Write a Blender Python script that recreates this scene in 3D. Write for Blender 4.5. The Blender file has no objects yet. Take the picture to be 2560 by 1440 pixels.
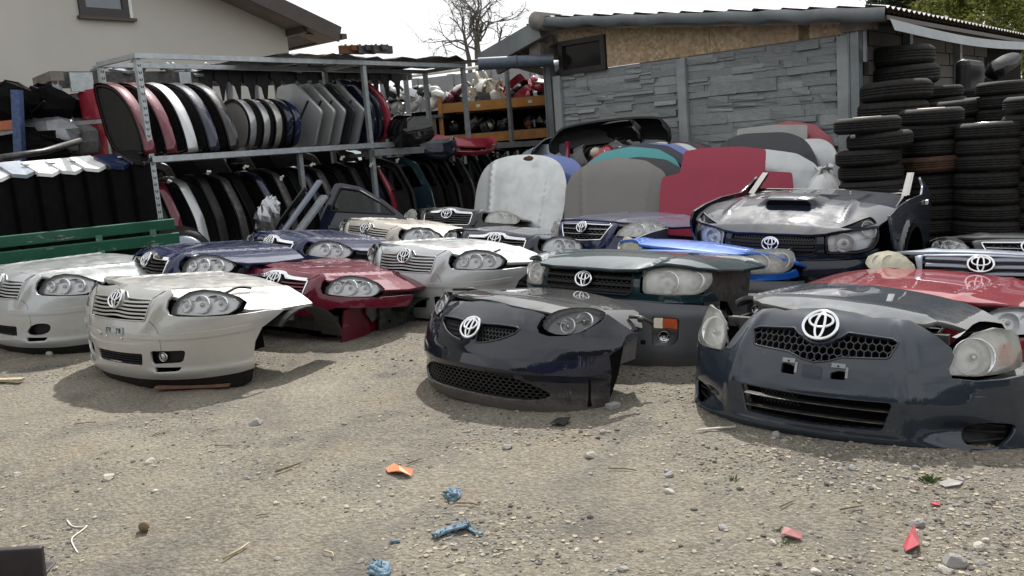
import bpy, bmesh, math, random
import numpy as np
from mathutils import Vector, Matrix
from mathutils.geometry import delaunay_2d_cdt
random.seed(7); RNG = np.random.RandomState(11)
SC = bpy.context.scene; COL = SC.collection
rad = math.radians

# ------------------------------------------------------------------ camera
CAM_H, FPX = 1.45, 2217.0
_p, _r = rad(9.0), rad(4.5)
FW = np.array([0, math.cos(_p), -math.sin(_p)])
_U0 = np.cross([1.0, 0, 0], FW)
RT = math.cos(_r) * np.array([1.0, 0, 0]) - math.sin(_r) * _U0
UP = np.cross(RT, FW)
CP = np.array([0, 0, CAM_H])
cam = bpy.data.cameras.new('camera'); camo = bpy.data.objects.new('camera', cam); COL.objects.link(camo)
cam.sensor_width = 36.0; cam.lens = 36.0 * FPX / 2560.0; cam.clip_start = 0.05; cam.clip_end = 1500
camo.matrix_world = Matrix(((RT[0], UP[0], -FW[0], 0), (RT[1], UP[1], -FW[1], 0), (RT[2], UP[2], -FW[2], CAM_H), (0, 0, 0, 1)))
SC.camera = camo

# ------------------------------------------------------------------ sky, sun, exposure
SUN_EL, SUN_AZ = rad(50), rad(14)          # azimuth from +Y towards +X: the sun stands behind the yard
w = bpy.data.worlds.new('World'); SC.world = w; w.use_nodes = True
nt = w.node_tree; nt.nodes.clear()
out = nt.nodes.new('ShaderNodeOutputWorld')
sky = nt.nodes.new('ShaderNodeTexSky'); sky.sky_type = 'NISHITA'; sky.sun_disc = False
sky.sun_elevation = SUN_EL; sky.sun_rotation = SUN_AZ; sky.dust_density = 3.0; sky.air_density = 1.2
b1 = nt.nodes.new('ShaderNodeBackground'); b1.inputs[1].default_value = 0.10
b2 = nt.nodes.new('ShaderNodeBackground'); b2.inputs[1].default_value = 1.0
tc = nt.nodes.new('ShaderNodeTexCoord'); mp = nt.nodes.new('ShaderNodeMapping'); mp.inputs['Scale'].default_value = (1, 1, 2.2)
n1 = nt.nodes.new('ShaderNodeTexNoise'); n1.inputs['Scale'].default_value = 1.3; n1.inputs['Detail'].default_value = 4; n1.inputs['Roughness'].default_value = 0.55
n1.inputs['Distortion'].default_value = 0.4
cr = nt.nodes.new('ShaderNodeValToRGB'); cr.color_ramp.elements[0].position = 0.30; cr.color_ramp.elements[0].color = (0.56, 0.61, 0.68, 1)
cr.color_ramp.elements[1].position = 0.52; cr.color_ramp.elements[1].color = (0.98, 0.99, 1.0, 1)
cf = nt.nodes.new('ShaderNodeValToRGB'); cf.color_ramp.elements[0].position = 0.30; cf.color_ramp.elements[0].color = (0.8, 0.8, 0.8, 1)
cf.color_ramp.elements[1].position = 0.50; cf.color_ramp.elements[1].color = (1, 1, 1, 1)
mx = nt.nodes.new('ShaderNodeMixShader')
L = nt.links.new
L(tc.outputs['Generated'], mp.inputs[0]); L(mp.outputs[0], n1.inputs['Vector']); L(n1.outputs[0], cr.inputs[0]); L(n1.outputs[0], cf.inputs[0])
L(sky.outputs[0], b1.inputs[0]); L(cr.outputs[0], b2.inputs[0]); L(cf.outputs[0], mx.inputs[0]); L(b1.outputs[0], mx.inputs[1]); L(b2.outputs[0], mx.inputs[2]); L(mx.outputs[0], out.inputs[0])
sun = bpy.data.lights.new('sun', 'SUN'); sun.energy = 5.0; sun.angle = rad(1.2); sun.color = (1.0, 0.97, 0.925)
suno = bpy.data.objects.new('sun', sun); COL.objects.link(suno)
_d = Vector((math.sin(SUN_AZ) * math.cos(SUN_EL), math.cos(SUN_AZ) * math.cos(SUN_EL), math.sin(SUN_EL)))
suno.rotation_euler = _d.to_track_quat('Z', 'Y').to_euler(); suno.location = (5, 20, 30)
SC.view_settings.view_transform = 'Standard'; SC.view_settings.look = 'None'; SC.view_settings.gamma = 1.0
SC.view_settings.use_curve_mapping = False; SC.view_settings.exposure = 0.28
SC.render.engine = 'CYCLES'
SC.cycles.max_bounces = 8; SC.cycles.transparent_max_bounces = 12; SC.cycles.caustics_reflective = False; SC.cycles.caustics_refractive = False
SC.cycles.use_denoising = True

# ------------------------------------------------------------------ helpers
def GZ(x, y): return -0.025 * x + 0.018 * np.maximum(0, y - 5.5)
def ray(u, v): return FW + RT * (u - 1280) / FPX - UP * (v - 720) / FPX
def at(u, v, y):
    d = ray(u, v); return CP + d * (y / d[1])
def gnd(u, v):
    d = ray(u, v); t = 1.0
    for _ in range(30):
        p = CP + d * t; t += (p[2] - GZ(p[0], p[1])) / (-d[2] + 1e-6) * 0.9
    return CP + d * t
E1 = np.array([math.cos(rad(40)), -math.sin(rad(40)), 0]); E2 = np.array([math.sin(rad(40)), math.cos(rad(40)), 0]); EZ = np.array([0, 0, 1.0])

def tag(o, label=None, cat=None, group=None, kind=None):
    if label: o['label'] = label
    if cat: o['category'] = cat
    if group: o['group'] = group
    if kind: o['kind'] = kind
    return o
def empty(name, loc, rz=0, rot=None, label=None, cat=None, group=None):
    o = bpy.data.objects.new(name, None); COL.objects.link(o); o.location = loc
    o.rotation_euler = rot if rot is not None else (0, 0, rz); o.empty_display_size = 0.1
    return tag(o, label, cat, group)
def link(name, me, parent=None, mats=None):
    o = bpy.data.objects.new(name, me); COL.objects.link(o)
    if parent is not None: o.parent = parent
    for m in (mats or []): me.materials.append(m)
    return o
def copy_tree(o, parent=None):
    c = o.copy(); COL.objects.link(c); c.parent = parent
    for ch in list(o.children): copy_tree(ch, c)
    return c
def setmat(o, m, i=0):
    s = o.material_slots[i]; s.link = 'OBJECT'; s.material = m

class MB:
    """collects simple solids into one mesh"""
    def __init__(s): s.v = []; s.f = []; s.m = []; s.sm = []
    def add(s, V, F, m=0, smooth=False):
        b = len(s.v); s.v.extend([tuple(map(float, p)) for p in V])
        for f in F: s.f.append(tuple(b + i for i in f)); s.m.append(m); s.sm.append(smooth)
        return s
    def box(s, c, size, R=None, m=0, taper=1.0):
        hx, hy, hz = [q / 2 for q in size]
        P = np.array([(x * (taper if z > 0 else 1), y * (taper if z > 0 else 1), z) for z in (-hz, hz) for y in (-hy, hy) for x in (-hx, hx)])
        if R is not None: P = P @ np.asarray(R).T
        return s.add(P + np.asarray(c), [(0, 2, 3, 1), (4, 5, 7, 6), (0, 1, 5, 4), (2, 6, 7, 3), (0, 4, 6, 2), (1, 3, 7, 5)], m)
    def beam(s, a, b, w, h, m=0, up=(0, 0, 1)):
        a = np.asarray(a, float); b = np.asarray(b, float); d = b - a; l = np.linalg.norm(d); d = d / l
        u = np.asarray(up, float)
        if abs(d @ u) > 0.98: u = np.array([1.0, 0, 0])
        x = np.cross(d, u); x /= np.linalg.norm(x); z = np.cross(x, d)
        return s.box((a + b) / 2, (w, l, h), np.stack([x, d, z], 1), m)
    def tube(s, pts, r, n=8, m=0, cap=True, closed=False):
        P = np.asarray(pts, float); k = len(P); r = np.broadcast_to(np.asarray(r, float), (k,))
        T = np.gradient(P, axis=0)
        if closed: T = np.roll(P, -1, 0) - np.roll(P, 1, 0)
        T /= np.linalg.norm(T, axis=1)[:, None] + 1e-12
        ref = np.array([0, 0, 1.0]) if abs(T[0][2]) < 0.9 else np.array([1.0, 0, 0])
        V = []
        x = np.cross(T[0], ref); x /= np.linalg.norm(x)
        for i in range(k):
            x = x - T[i] * (x @ T[i]); x /= np.linalg.norm(x) + 1e-12; y = np.cross(T[i], x)
            for j in range(n):
                a = 2 * math.pi * j / n; V.append(P[i] + r[i] * (math.cos(a) * x + math.sin(a) * y))
        F = []
        for i in range(k if closed else k - 1):
            i2 = (i + 1) % k
            for j in range(n): F.append((i * n + j, i * n + (j + 1) % n, i2 * n + (j + 1) % n, i2 * n + j))
        if cap and not closed: F.append(tuple(range(n - 1, -1, -1))); F.append(tuple((k - 1) * n + j for j in range(n)))
        return s.add(V, F, m, True)
    def lathe(s, prof, n=24, M=None, m=0):
        """prof: (r, z) rows, turned about local z"""
        V = []
        for r_, z_ in prof:
            for j in range(n):
                a = 2 * math.pi * j / n; V.append((r_ * math.cos(a), r_ * math.sin(a), z_))
        V = np.array(V)
        if M is not None: V = V @ np.asarray(M)[:3, :3].T + np.asarray(M)[:3, 3]
        F = [(i * n + j, i * n + (j + 1) % n, (i + 1) * n + (j + 1) % n, (i + 1) * n + j) for i in range(len(prof) - 1) for j in range(n)]
        return s.add(V, F, m, True)
    def ball(s, c, r, n=8, k=6, m=0, sc=(1, 1, 1), jit=0, R=None):
        V = []; 
        for i in range(k + 1):
            t = math.pi * i / k
            for j in range(n):
                a = 2 * math.pi * j / n; q = 1 + (RNG.rand() - .5) * jit
                V.append((math.sin(t) * math.cos(a) * q * sc[0] * r, math.sin(t) * math.sin(a) * q * sc[1] * r, math.cos(t) * q * sc[2] * r))
        V = np.array(V)
        if R is not None: V = V @ np.asarray(R).T
        F = [(i * n + j, (i + 1) * n + j, (i + 1) * n + (j + 1) % n, i * n + (j + 1) % n) for i in range(k) for j in range(n)]
        return s.add(V + np.asarray(c), F, m, jit == 0)
    def prism(s, poly, t, fr, m=0, mside=None):
        """poly: 2D outline; fr = (origin, xaxis, yaxis); extruded by t along x cross y (both sides closed)"""
        o, ax, ay = [np.asarray(q, float) for q in fr]; nz = np.cross(ax, ay)
        k = len(poly); P = [o + ax * a + ay * b for a, b in poly]; Q = [p + nz * t for p in P]
        b = len(s.v); s.v.extend([tuple(p) for p in P + Q])
        s.f.append(tuple(b + i for i in range(k - 1, -1, -1))); s.m.append(m); s.sm.append(False)
        s.f.append(tuple(b + k + i for i in range(k))); s.m.append(m); s.sm.append(False)
        for i in range(k):
            j = (i + 1) % k; s.f.append((b + i, b + j, b + k + j, b + k + i)); s.m.append(m if mside is None else mside); s.sm.append(False)
        return s
    def mesh(s, name):
        me = bpy.data.meshes.new(name); me.from_pydata(s.v, [], s.f)
        me.polygons.foreach_set('material_index', s.m); me.polygons.foreach_set('use_smooth', s.sm); me.update()
        return me
    def build(s, name, mats, parent=None, bevel=0):
        me = s.mesh(name); o = link(name, me, parent, mats if isinstance(mats, (list, tuple)) else [mats])
        if bevel:
            md = o.modifiers.new('bevel', 'BEVEL'); md.width = bevel; md.segments = 2; md.limit_method = 'ANGLE'; md.angle_limit = rad(40)
        return o

def area2(P): P = np.asarray(P); x, y = P[:, 0], P[:, 1]; return 0.5 * np.sum(x * np.roll(y, -1) - y * np.roll(x, -1))
def densify(P, step):
    P = np.asarray(P, float); o = []
    for i in range(len(P)):
        a, b = P[i], P[(i + 1) % len(P)]; n = max(1, int(round(np.linalg.norm(b - a) / step)))
        o.extend(a + (b - a) * k / n for k in range(n))
    return np.array(o)
def rnd(P, n=2, closed=True):
    """Chaikin corner rounding"""
    P = np.asarray(P, float)
    for _ in range(n):
        if closed:
            Q = np.roll(P, -1, 0); P = np.stack([P * .75 + Q * .25, P * .25 + Q * .75], 1).reshape(-1, P.shape[1])
        else:
            A, B = P[:-1], P[1:]; P = np.concatenate([P[:1], np.stack([A * .75 + B * .25, A * .25 + B * .75], 1).reshape(-1, P.shape[1]), P[-1:]])
    return P
def corner(P, r=0.02, n=4):
    """polygon with every corner rounded by r"""
    P = np.asarray(P, float); o = []
    for i in range(len(P)):
        a, b, c = P[i - 1], P[i], P[(i + 1) % len(P)]
        la, lc = np.linalg.norm(a - b), np.linalg.norm(c - b); q = min(r, la * .45, lc * .45)
        s, e = b + (a - b) / la * q, b + (c - b) / lc * q
        for k in range(n + 1):
            t = k / n; o.append((1 - t) ** 2 * s + 2 * t * (1 - t) * b + t * t * e)
    return np.array(o)
def inside(P, poly):
    x, y = P[:, 0], P[:, 1]; r = np.zeros(len(P), bool); q = np.asarray(poly)
    for i in range(len(q)):
        x1, y1 = q[i]; x2, y2 = q[(i + 1) % len(q)]
        if y1 == y2: continue
        c = ((y1 > y) != (y2 > y)) & (x < (x2 - x1) * (y - y1) / (y2 - y1) + x1); r ^= c
    return r
def dist_loop(P, loop):
    A = loop; B = np.roll(loop, -1, 0); d = np.full(len(P), 9.0)
    for a, b in zip(A, B):
        ab = b - a; t = np.clip(((P - a) @ ab) / (ab @ ab + 1e-12), 0, 1); d = np.minimum(d, np.linalg.norm(P - a - t[:, None] * ab, axis=1))
    return d
def normals(f, Q, e=2e-3):
    a, b = Q[:, 0], Q[:, 1]
    du = f(a + e, b) - f(a - e, b); dv = f(a, b + e) - f(a, b - e); n = np.cross(du, dv)
    return n / (np.linalg.norm(n, axis=1)[:, None] + 1e-12)
def offs(f, d):
    def g(a, b):
        a = np.atleast_1d(np.asarray(a, float)); b = np.atleast_1d(np.asarray(b, float)); Q = np.stack([a, b], 1)
        return f(a, b) + normals(f, Q) * d
    return g
def panel(name, f, outline, mat, parent=None, holes=(), step=0.03, lip=0.012, sign=1, extra=()):
    """sheet cut from the surface f(a,b) along an outline with holes, exact normals, turned-in edges"""
    loops = []
    o = densify(outline, step); o = o if area2(o) > 0 else o[::-1]; loops.append(o)
    for h in holes:
        h = densify(h, step * .8); loops.append(h if area2(h) < 0 else h[::-1])
    lo, hi = o.min(0), o.max(0)
    gx = np.arange(lo[0] + step / 2, hi[0], step); gy = np.arange(lo[1] + step / 2, hi[1], step * .87)
    G = np.array([(x + (j % 2) * step / 2, y) for j, y in enumerate(gy) for x in gx]).reshape(-1, 2)
    if len(G):
        k = inside(G, o) & (dist_loop(G, o) > step * .45)
        for h in loops[1:]: k &= ~inside(G, h) & (dist_loop(G, h) > step * .4)
        G = G[k]
    P = np.concatenate(loops + [G]) if len(G) else np.concatenate(loops)
    E = []; b = 0
    for l in loops: E += [(b + i, b + (i + 1) % len(l)) for i in range(len(l))]; b += len(l)
    V2, _, F2, *_ = delaunay_2d_cdt([Vector(p) for p in P], E, [], 0, 1e-6)
    V2 = np.array([tuple(p) for p in V2]); F2 = [f_ for f_ in F2]
    c = np.array([V2[list(f_)].mean(0) for f_ in F2])
    k = inside(c, o)
    for h in loops[1:]: k &= ~inside(c, h)
    F = []
    for f_, q in zip(F2, k):
        if q:
            f_ = list(f_)
            F.append(f_ if area2(V2[f_]) > 0 else f_[::-1])
    V = f(V2[:, 0], V2[:, 1]); N = normals(f, V2) * sign
    if sign < 0: F = [f_[::-1] for f_ in F]
    VV = [V]; NN = [N]; b = len(V)
    if lip:
        for l in loops:
            p = f(l[:, 0], l[:, 1]); n = normals(f, l) * sign; t = np.roll(p, -1, 0) - np.roll(p, 1, 0)
            s = np.cross(t, n) * sign; s /= np.linalg.norm(s, axis=1)[:, None] + 1e-12
            q = p - n * lip + s * abs(lip) * .15; k = len(l)
            VV += [p, q]; NN += [s * .8 + n * .6, s]
            for i in range(k):
                j = (i + 1) % k; fc = (b + i, b + k + i, b + k + j, b + j)
                F.append(fc if sign > 0 else fc[::-1])
            b += 2 * k
    V = np.concatenate(VV); N = np.concatenate(NN); N /= np.linalg.norm(N, axis=1)[:, None] + 1e-12
    me = bpy.data.meshes.new(name); me.from_pydata(V.tolist(), [], F)
    me.polygons.foreach_set('use_smooth', [True] * len(me.polygons)); me.update()
    me.normals_split_custom_set_from_vertices(N.tolist())
    return link(name, me, parent, [mat])
def strip(mb, f, path, h, d0, d1, m=0, w2=None):
    """bar of height h that follows f along path, from depth d0 to d1 (along the normal)"""
    P = np.asarray(path, float); k = len(P)
    n = normals(f, P); h = np.broadcast_to(h, (k,))
    hi = f(P[:, 0], P[:, 1] + h / 2); lo = f(P[:, 0], P[:, 1] - h / 2)
    V = []; F = []
    for i in range(k): V += [hi[i] + n[i] * d1, lo[i] + n[i] * d1, lo[i] + n[i] * d0, hi[i] + n[i] * d0]
    for i in range(k - 1):
        for j in range(4): F.append((i * 4 + j, i * 4 + (j + 1) % 4, i * 4 + 4 + (j + 1) % 4, i * 4 + 4 + j))
    F.append((3, 2, 1, 0)); F.append(tuple((k - 1) * 4 + j for j in range(4)))
    mb.add(V, F, m, False)
def lin(a, b, n): return np.stack([np.linspace(a[0], b[0], n), np.linspace(a[1], b[1], n)], 1)
def ribbon(mb, f, path, r, m=0, d=0.0, closed=False, n=6):
    """round bead along a path on f"""
    P = np.asarray(path, float); q = f(P[:, 0], P[:, 1]) + normals(f, P) * d
    mb.tube(q, r, n, m, closed=closed)
# ------------------------------------------------------------------ materials
def nodes(name):
    m = bpy.data.materials.new(name); m.use_nodes = True; t = m.node_tree; b = t.nodes['Principled BSDF']; return m, t, b
def rgb(c): return (c[0], c[1], c[2], 1.0)
def noise(t, scale, detail=6, rough=0.6, coord='Object', dist=0.0, sc=None):
    tc = t.nodes.new('ShaderNodeTexCoord'); n = t.nodes.new('ShaderNodeTexNoise'); n.inputs['Scale'].default_value = scale
    n.inputs['Detail'].default_value = detail; n.inputs['Roughness'].default_value = rough; n.inputs['Distortion'].default_value = dist
    if sc:
        mp = t.nodes.new('ShaderNodeMapping'); mp.inputs['Scale'].default_value = sc
        t.links.new(tc.outputs[coord], mp.inputs[0]); t.links.new(mp.outputs[0], n.inputs['Vector'])
    else: t.links.new(tc.outputs[coord], n.inputs['Vector'])
    return n
def ramp(t, src, *st):
    r = t.nodes.new('ShaderNodeValToRGB'); e = r.color_ramp.elements
    while len(e) < len(st): e.new(0.5)
    for q, (p, c) in zip(e, st): q.position = p; q.color = rgb(c) if hasattr(c, '__len__') else (c, c, c, 1)
    t.links.new(src, r.inputs[0]); return r.outputs[0]
def mixc(t, fac, a, b, mode='MIX'):
    m = t.nodes.new('ShaderNodeMix'); m.data_type = 'RGBA'; m.blend_type = mode
    if hasattr(fac, 'links'): t.links.new(fac, m.inputs[0])
    else: m.inputs[0].default_value = fac
    for i, q in ((6, a), (7, b)):
        if hasattr(q, 'links'): t.links.new(q, m.inputs[i])
        else: m.inputs[i].default_value = rgb(q)
    return m.outputs[2]
def bump(t, b, h, strength=0.3, dist=0.01):
    n = t.nodes.new('ShaderNodeBump'); n.inputs['Strength'].default_value = strength; n.inputs['Distance'].default_value = dist
    t.links.new(h, n.inputs['Height']); t.links.new(n.outputs[0], b.inputs['Normal'])
DUST = (0.30, 0.27, 0.22)
def simple(name, c, rough=0.5, metal=0.0, var=0.25, scale=6.0, bmp=0.0, spec=0.5, dust=0.0):
    m, t, b = nodes(name)
    n = noise(t, scale); c2 = tuple(q * (1 - var) for q in c); c3 = tuple(min(1, q * (1 + var * .7)) for q in c)
    col = ramp(t, n.outputs[0], (0.3, c2), (0.7, c3))
    if dust:
        n2 = noise(t, scale * 2.7, 8, .7); f = ramp(t, n2.outputs[0], (0.42, 0.0), (0.72, dust)); col = mixc(t, f, col, DUST)
    t.links.new(col, b.inputs['Base Color']); b.inputs['Roughness'].default_value = rough; b.inputs['Metallic'].default_value = metal
    b.inputs['Specular IOR Level'].default_value = spec
    if bmp: bump(t, b, noise(t, scale * 8, 4).outputs[0], bmp, 0.004)
    return m
def paint(name, c, metal=0.35, rough=0.32, dust=0.25, coat=1.0, mud=0.0, mudz=(0.0, 0.3), crough=0.03, spec=None):
    """car paint: flake base, clear coat, patchy road dust; mud dries on the lowest part of a bumper"""
    m, t, b = nodes(name)
    fl = noise(t, 900, 2, .5); col = mixc(t, ramp(t, fl.outputs[0], (.35, 0.0), (.65, 1.0)), tuple(q * .86 for q in c), tuple(min(1, q * 1.14) for q in c))
    n = noise(t, 5.5, 9, .68, dist=.6); f = ramp(t, n.outputs[0], (0.40, 0.0), (0.80, dust)); col = mixc(t, f, col, DUST)
    rr = ramp(t, n.outputs[0], (0.40, rough), (0.75, min(1, rough + .25)))
    cw = ramp(t, n.outputs[0], (0.45, coat), (0.85, coat * (.5 if dust > .09 else .95)))
    sc_ = noise(t, 3.0, 7, .7, sc=(2.2, 2.2, 26)); col = mixc(t, ramp(t, sc_.outputs[0], (.665, 0.0), (.70, .55)), col, (.06, .06, .062) if max(c) > .3 else (.16, .155, .15))
    if mud:
        tc = t.nodes.new('ShaderNodeTexCoord'); sp = t.nodes.new('ShaderNodeSeparateXYZ'); t.links.new(tc.outputs['Object'], sp.inputs[0])
        mr = t.nodes.new('ShaderNodeMapRange'); mr.inputs[1].default_value = mudz[0]; mr.inputs[2].default_value = mudz[1]; mr.inputs[3].default_value = 1; mr.inputs[4].default_value = 0
        t.links.new(sp.outputs[2], mr.inputs[0])
        sn = noise(t, 160, 3, .6); n3 = noise(t, 14, 6, .6)
        a = t.nodes.new('ShaderNodeMath'); a.operation = 'ADD'; t.links.new(sn.outputs[0], a.inputs[0]); t.links.new(n3.outputs[0], a.inputs[1])
        s2 = t.nodes.new('ShaderNodeMath'); s2.operation = 'MULTIPLY'; t.links.new(a.outputs[0], s2.inputs[0]); t.links.new(mr.outputs[0], s2.inputs[1])
        mf = ramp(t, s2.outputs[0], (0.45, 0.0), (0.80, mud)); col = mixc(t, mf, col, (0.20, 0.18, 0.15)); 
        cw = mixc(t, mf, cw, (0.0, 0.0, 0.0)); rr = mixc(t, mf, rr, (0.8, 0.8, 0.8))
    t.links.new(col, b.inputs['Base Color']); t.links.new(rr, b.inputs['Roughness']); t.links.new(cw, b.inputs['Coat Weight'])
    b.inputs['Metallic'].default_value = metal; b.inputs['Coat Roughness'].default_value = crough; b.inputs['Coat IOR'].default_value = 1.52
    b.inputs['Specular IOR Level'].default_value = (.12 if max(c) < .2 else .4) if spec is None else spec
    return m
def clear(name, tint=(1, 1, 1), haze=0.0, hazec=(0.75, 0.72, 0.55), ior=1.45):
    m = bpy.data.materials.new(name); m.use_nodes = True; t = m.node_tree; t.nodes.clear()
    o = t.nodes.new('ShaderNodeOutputMaterial'); tr = t.nodes.new('ShaderNodeBsdfTransparent'); tr.inputs[0].default_value = rgb(tint)
    gl = t.nodes.new('ShaderNodeBsdfGlossy'); gl.inputs['Roughness'].default_value = 0.02 + haze * .12
    fr = t.nodes.new('ShaderNodeFresnel'); fr.inputs[0].default_value = ior; mxs = t.nodes.new('ShaderNodeMixShader')
    t.links.new(fr.outputs[0], mxs.inputs[0]); t.links.new(gl.outputs[0], mxs.inputs[2])
    if haze:
        di = t.nodes.new('ShaderNodeBsdfDiffuse'); di.inputs[0].default_value = rgb(hazec); tl = t.nodes.new('ShaderNodeBsdfTranslucent'); tl.inputs[0].default_value = rgb(hazec)
        a = t.nodes.new('ShaderNodeMixShader'); a.inputs[0].default_value = .4; t.links.new(di.outputs[0], a.inputs[1]); t.links.new(tl.outputs[0], a.inputs[2])
        h = t.nodes.new('ShaderNodeMixShader'); n = noise(t, 9, 5); f = ramp(t, n.outputs[0], (.3, haze * .6), (.7, min(1, haze * 1.25)))
        t.links.new(f, h.inputs[0]); t.links.new(tr.outputs[0], h.inputs[1]); t.links.new(a.outputs[0], h.inputs[2]); t.links.new(h.outputs[0], mxs.inputs[1])
    else: t.links.new(tr.outputs[0], mxs.inputs[1])
    t.links.new(mxs.outputs[0], o.inputs[0]); return m
M = {}
M['silver'] = paint('silver_paint', (0.46, 0.475, 0.48), .55, .34, .22)
M['champagne'] = paint('champagne_paint', (0.44, 0.435, 0.415), .5, .34, .25)
M['beige'] = paint('beige_silver_paint', (0.50, 0.47, 0.41), .5, .34, .3)
M['navy'] = paint('navy_paint', (0.006, 0.013, 0.055), .0, .4, .02)
M['navy2'] = paint('dark_navy_paint', (0.005, 0.008, 0.026), .0, .4, .02)
M['black'] = paint('black_paint', (0.004, 0.004, 0.005), .0, .4, .015)
M['aygo'] = paint('blue_black_paint', (0.003, 0.005, 0.012), .0, .4, .0, mud=.55, mudz=(-.02, .27))
M['graphite'] = paint('graphite_paint', (0.017, 0.025, 0.037), .0, .45, .0, mud=.4, mudz=(-.10, .08))
M['slate'] = paint('slate_blue_paint', (0.006, 0.010, 0.021), .0, .45, .0, coat=.8)
M['burgundy'] = paint('burgundy_paint', (0.11, 0.004, 0.017), .1, .4, .04)
M['red'] = paint('red_paint', (0.30, 0.012, 0.035), .2, .35, .10)
M['redflat'] = paint('faded_red_paint', (0.33, 0.014, 0.050), .1, .5, .10, coat=.35, crough=.2)
M['redm'] = paint('red_metallic_paint', (0.19, 0.008, 0.018), .15, .4, .03)
M['green'] = paint('dark_green_paint', (0.004, 0.022, 0.029), .0, .42, .02)
M['blue'] = paint('bright_blue_paint', (0.003, 0.10, 0.46), .1, .36, .02)
M['teal'] = paint('teal_paint', (0.010, 0.25, 0.26), .2, .35, .08)
M['periwinkle'] = paint('periwinkle_blue_paint', (0.10, 0.15, 0.40), .35, .35, .12)
M['whitehood'] = paint('silver_white_paint', (0.60, 0.62, 0.62), .4, .36, .3, coat=.6)
M['taupe'] = paint('dull_grey_brown_paint', (0.215, 0.205, 0.195), .15, .55, .25, coat=.12, crough=.3)
M['greyflat'] = paint('dull_grey_paint', (0.33, 0.33, 0.32), .2, .5, .2, coat=.3, crough=.2)
M['bluegrey'] = paint('blue_grey_paint', (0.20, 0.23, 0.28), .4, .36, .2, coat=.6)
M['darkgrey'] = paint('dark_grey_paint', (0.022, 0.025, 0.029), .0, .42, .06, coat=.7)
M['white'] = paint('white_paint', (0.75, 0.75, 0.74), 0, .4, .15)
M['plastic'] = simple('black_plastic', (0.010, 0.010, 0.011), .5, 0, .3, 8, .15, spec=.3, dust=.04)
M['greyplastic'] = paint('grey_bumper_plastic', (0.085, 0.088, 0.098), .1, .45, .12, coat=.35, crough=.25, mud=.6, mudz=(0.0, .18))
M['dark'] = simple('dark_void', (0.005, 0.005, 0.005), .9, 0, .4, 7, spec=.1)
M['rubber'] = simple('tyre_rubber', (0.010, 0.0095, 0.0095), .75, 0, .45, 11, .3, .25, dust=.07)
M['rustrubber'] = simple('rusty_tyre_rubber', (0.060, 0.034, 0.020), .85, 0, .4, 9, .3, .3)
M['chrome'] = simple('chrome', (0.80, 0.81, 0.82), .08, 1.0, .06, 20)
M['satin'] = simple('satin_metal', (0.62, 0.63, 0.64), .28, 1.0, .12, 20)
M['housing'] = simple('lamp_housing', (0.84, 0.85, 0.86), .3, .0, .06, 12)
M['reflector'] = simple('lamp_reflector', (0.90, 0.91, 0.92), .12, .45, .05, 12)
M['darkhousing'] = simple('dark_lamp_housing', (0.10, 0.10, 0.105), .3, .5, .2, 12)
M['lens'] = clear('clear_lens')
M['hazy'] = clear('hazy_lens', haze=.40, hazec=(0.90, 0.89, 0.80))
M['yellowed'] = clear('yellowed_lens', haze=.8, hazec=(0.84, 0.81, 0.60))
M['glass'] = clear('tinted_glass', (.42, .50, .50))
M['amber'] = clear('amber_lens', (.95, .30, .06), .25, (.8, .25, .04))
M['redlens'] = clear('red_lens', (.8, .06, .06), .45, (.55, .04, .05))
M['galv'] = simple('galvanised_steel', (0.40, 0.44, 0.46), .42, .55, .22, 14, .05, dust=.25)
M['galvdark'] = simple('weathered_steel', (0.24, 0.26, 0.28), .5, .4, .3, 9, .1, dust=.3)
M['primer'] = simple('grey_primer_sheet', (0.12, 0.125, 0.13), .5, .3, .35, 7, .1, dust=.35)
M['darksheet'] = simple('dark_sheet_metal', (0.035, 0.036, 0.038), .45, .3, .4, 7, .1, dust=.3)
M['rust'] = simple('rusty_iron', (0.13, 0.055, 0.025), .85, .1, .5, 12, .4)
M['wood'] = simple('weathered_wood', (0.19, 0.165, 0.14), .85, 0, .35, 9, .3)
M['pvc'] = simple('blue_grey_pipe', (0.055, 0.075, 0.11), .35, 0, .2, 4, dust=.2)
M['whitepl'] = simple('white_plastic', (0.68, 0.67, 0.62), .45, 0, .2, 9, dust=.2)
M['cream'] = simple('cream_plastic', (0.60, 0.54, 0.40), .5, 0, .2, 9, dust=.2)
M['foil'] = simple('crumpled_foil', (0.42, 0.43, 0.45), .25, .95, .2, 14, .3)
M['orangebeam'] = simple('orange_rack_beam', (0.46, 0.19, 0.025), .5, 0, .25, 7, .05, dust=.3)
M['bluepost'] = simple('blue_rack_post', (0.03, 0.07, 0.19), .5, .1, .3, 7, dust=.25)
M['rack_red'] = simple('red_orange_beam', (0.42, 0.10, 0.03), .5, 0, .25, 7, dust=.25)
M['rag'] = simple('blue_rag', (0.16, 0.24, 0.30), .95, 0, .45, 40, .5)
M['orangepl'] = simple('orange_plastic', (0.80, 0.24, 0.12), .45, 0, .15, 20)
M['redpl'] = simple('red_plastic_shard', (0.42, 0.06, 0.08), .25, 0, .25, 20)
M['stick'] = simple('dry_stick', (0.20, 0.145, 0.09), .9, 0, .4, 30, .3)
M['string'] = simple('white_string', (0.62, 0.60, 0.54), .9, 0, .15, 30)
M['stone'] = simple('grey_stone', (0.27, 0.26, 0.245), .9, 0, .35, 14, .4)
M['stonelight'] = simple('pale_stone', (0.42, 0.39, 0.34), .9, 0, .3, 14, .4)
M['grass'] = simple('grass_blade', (0.07, 0.12, 0.025), .7, 0, .3, 10)
M['darkmesh'] = simple('dark_grille_mesh', (0.05, 0.05, 0.054), .35, .3, .2, 10)
M['black2'] = paint('glossy_black_paint', (0.004, 0.004, 0.005), .0, .4, .01)
M['rustwood'] = simple('brown_wood', (0.15, 0.075, 0.045), .9, 0, .3, 20, .2)
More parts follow.
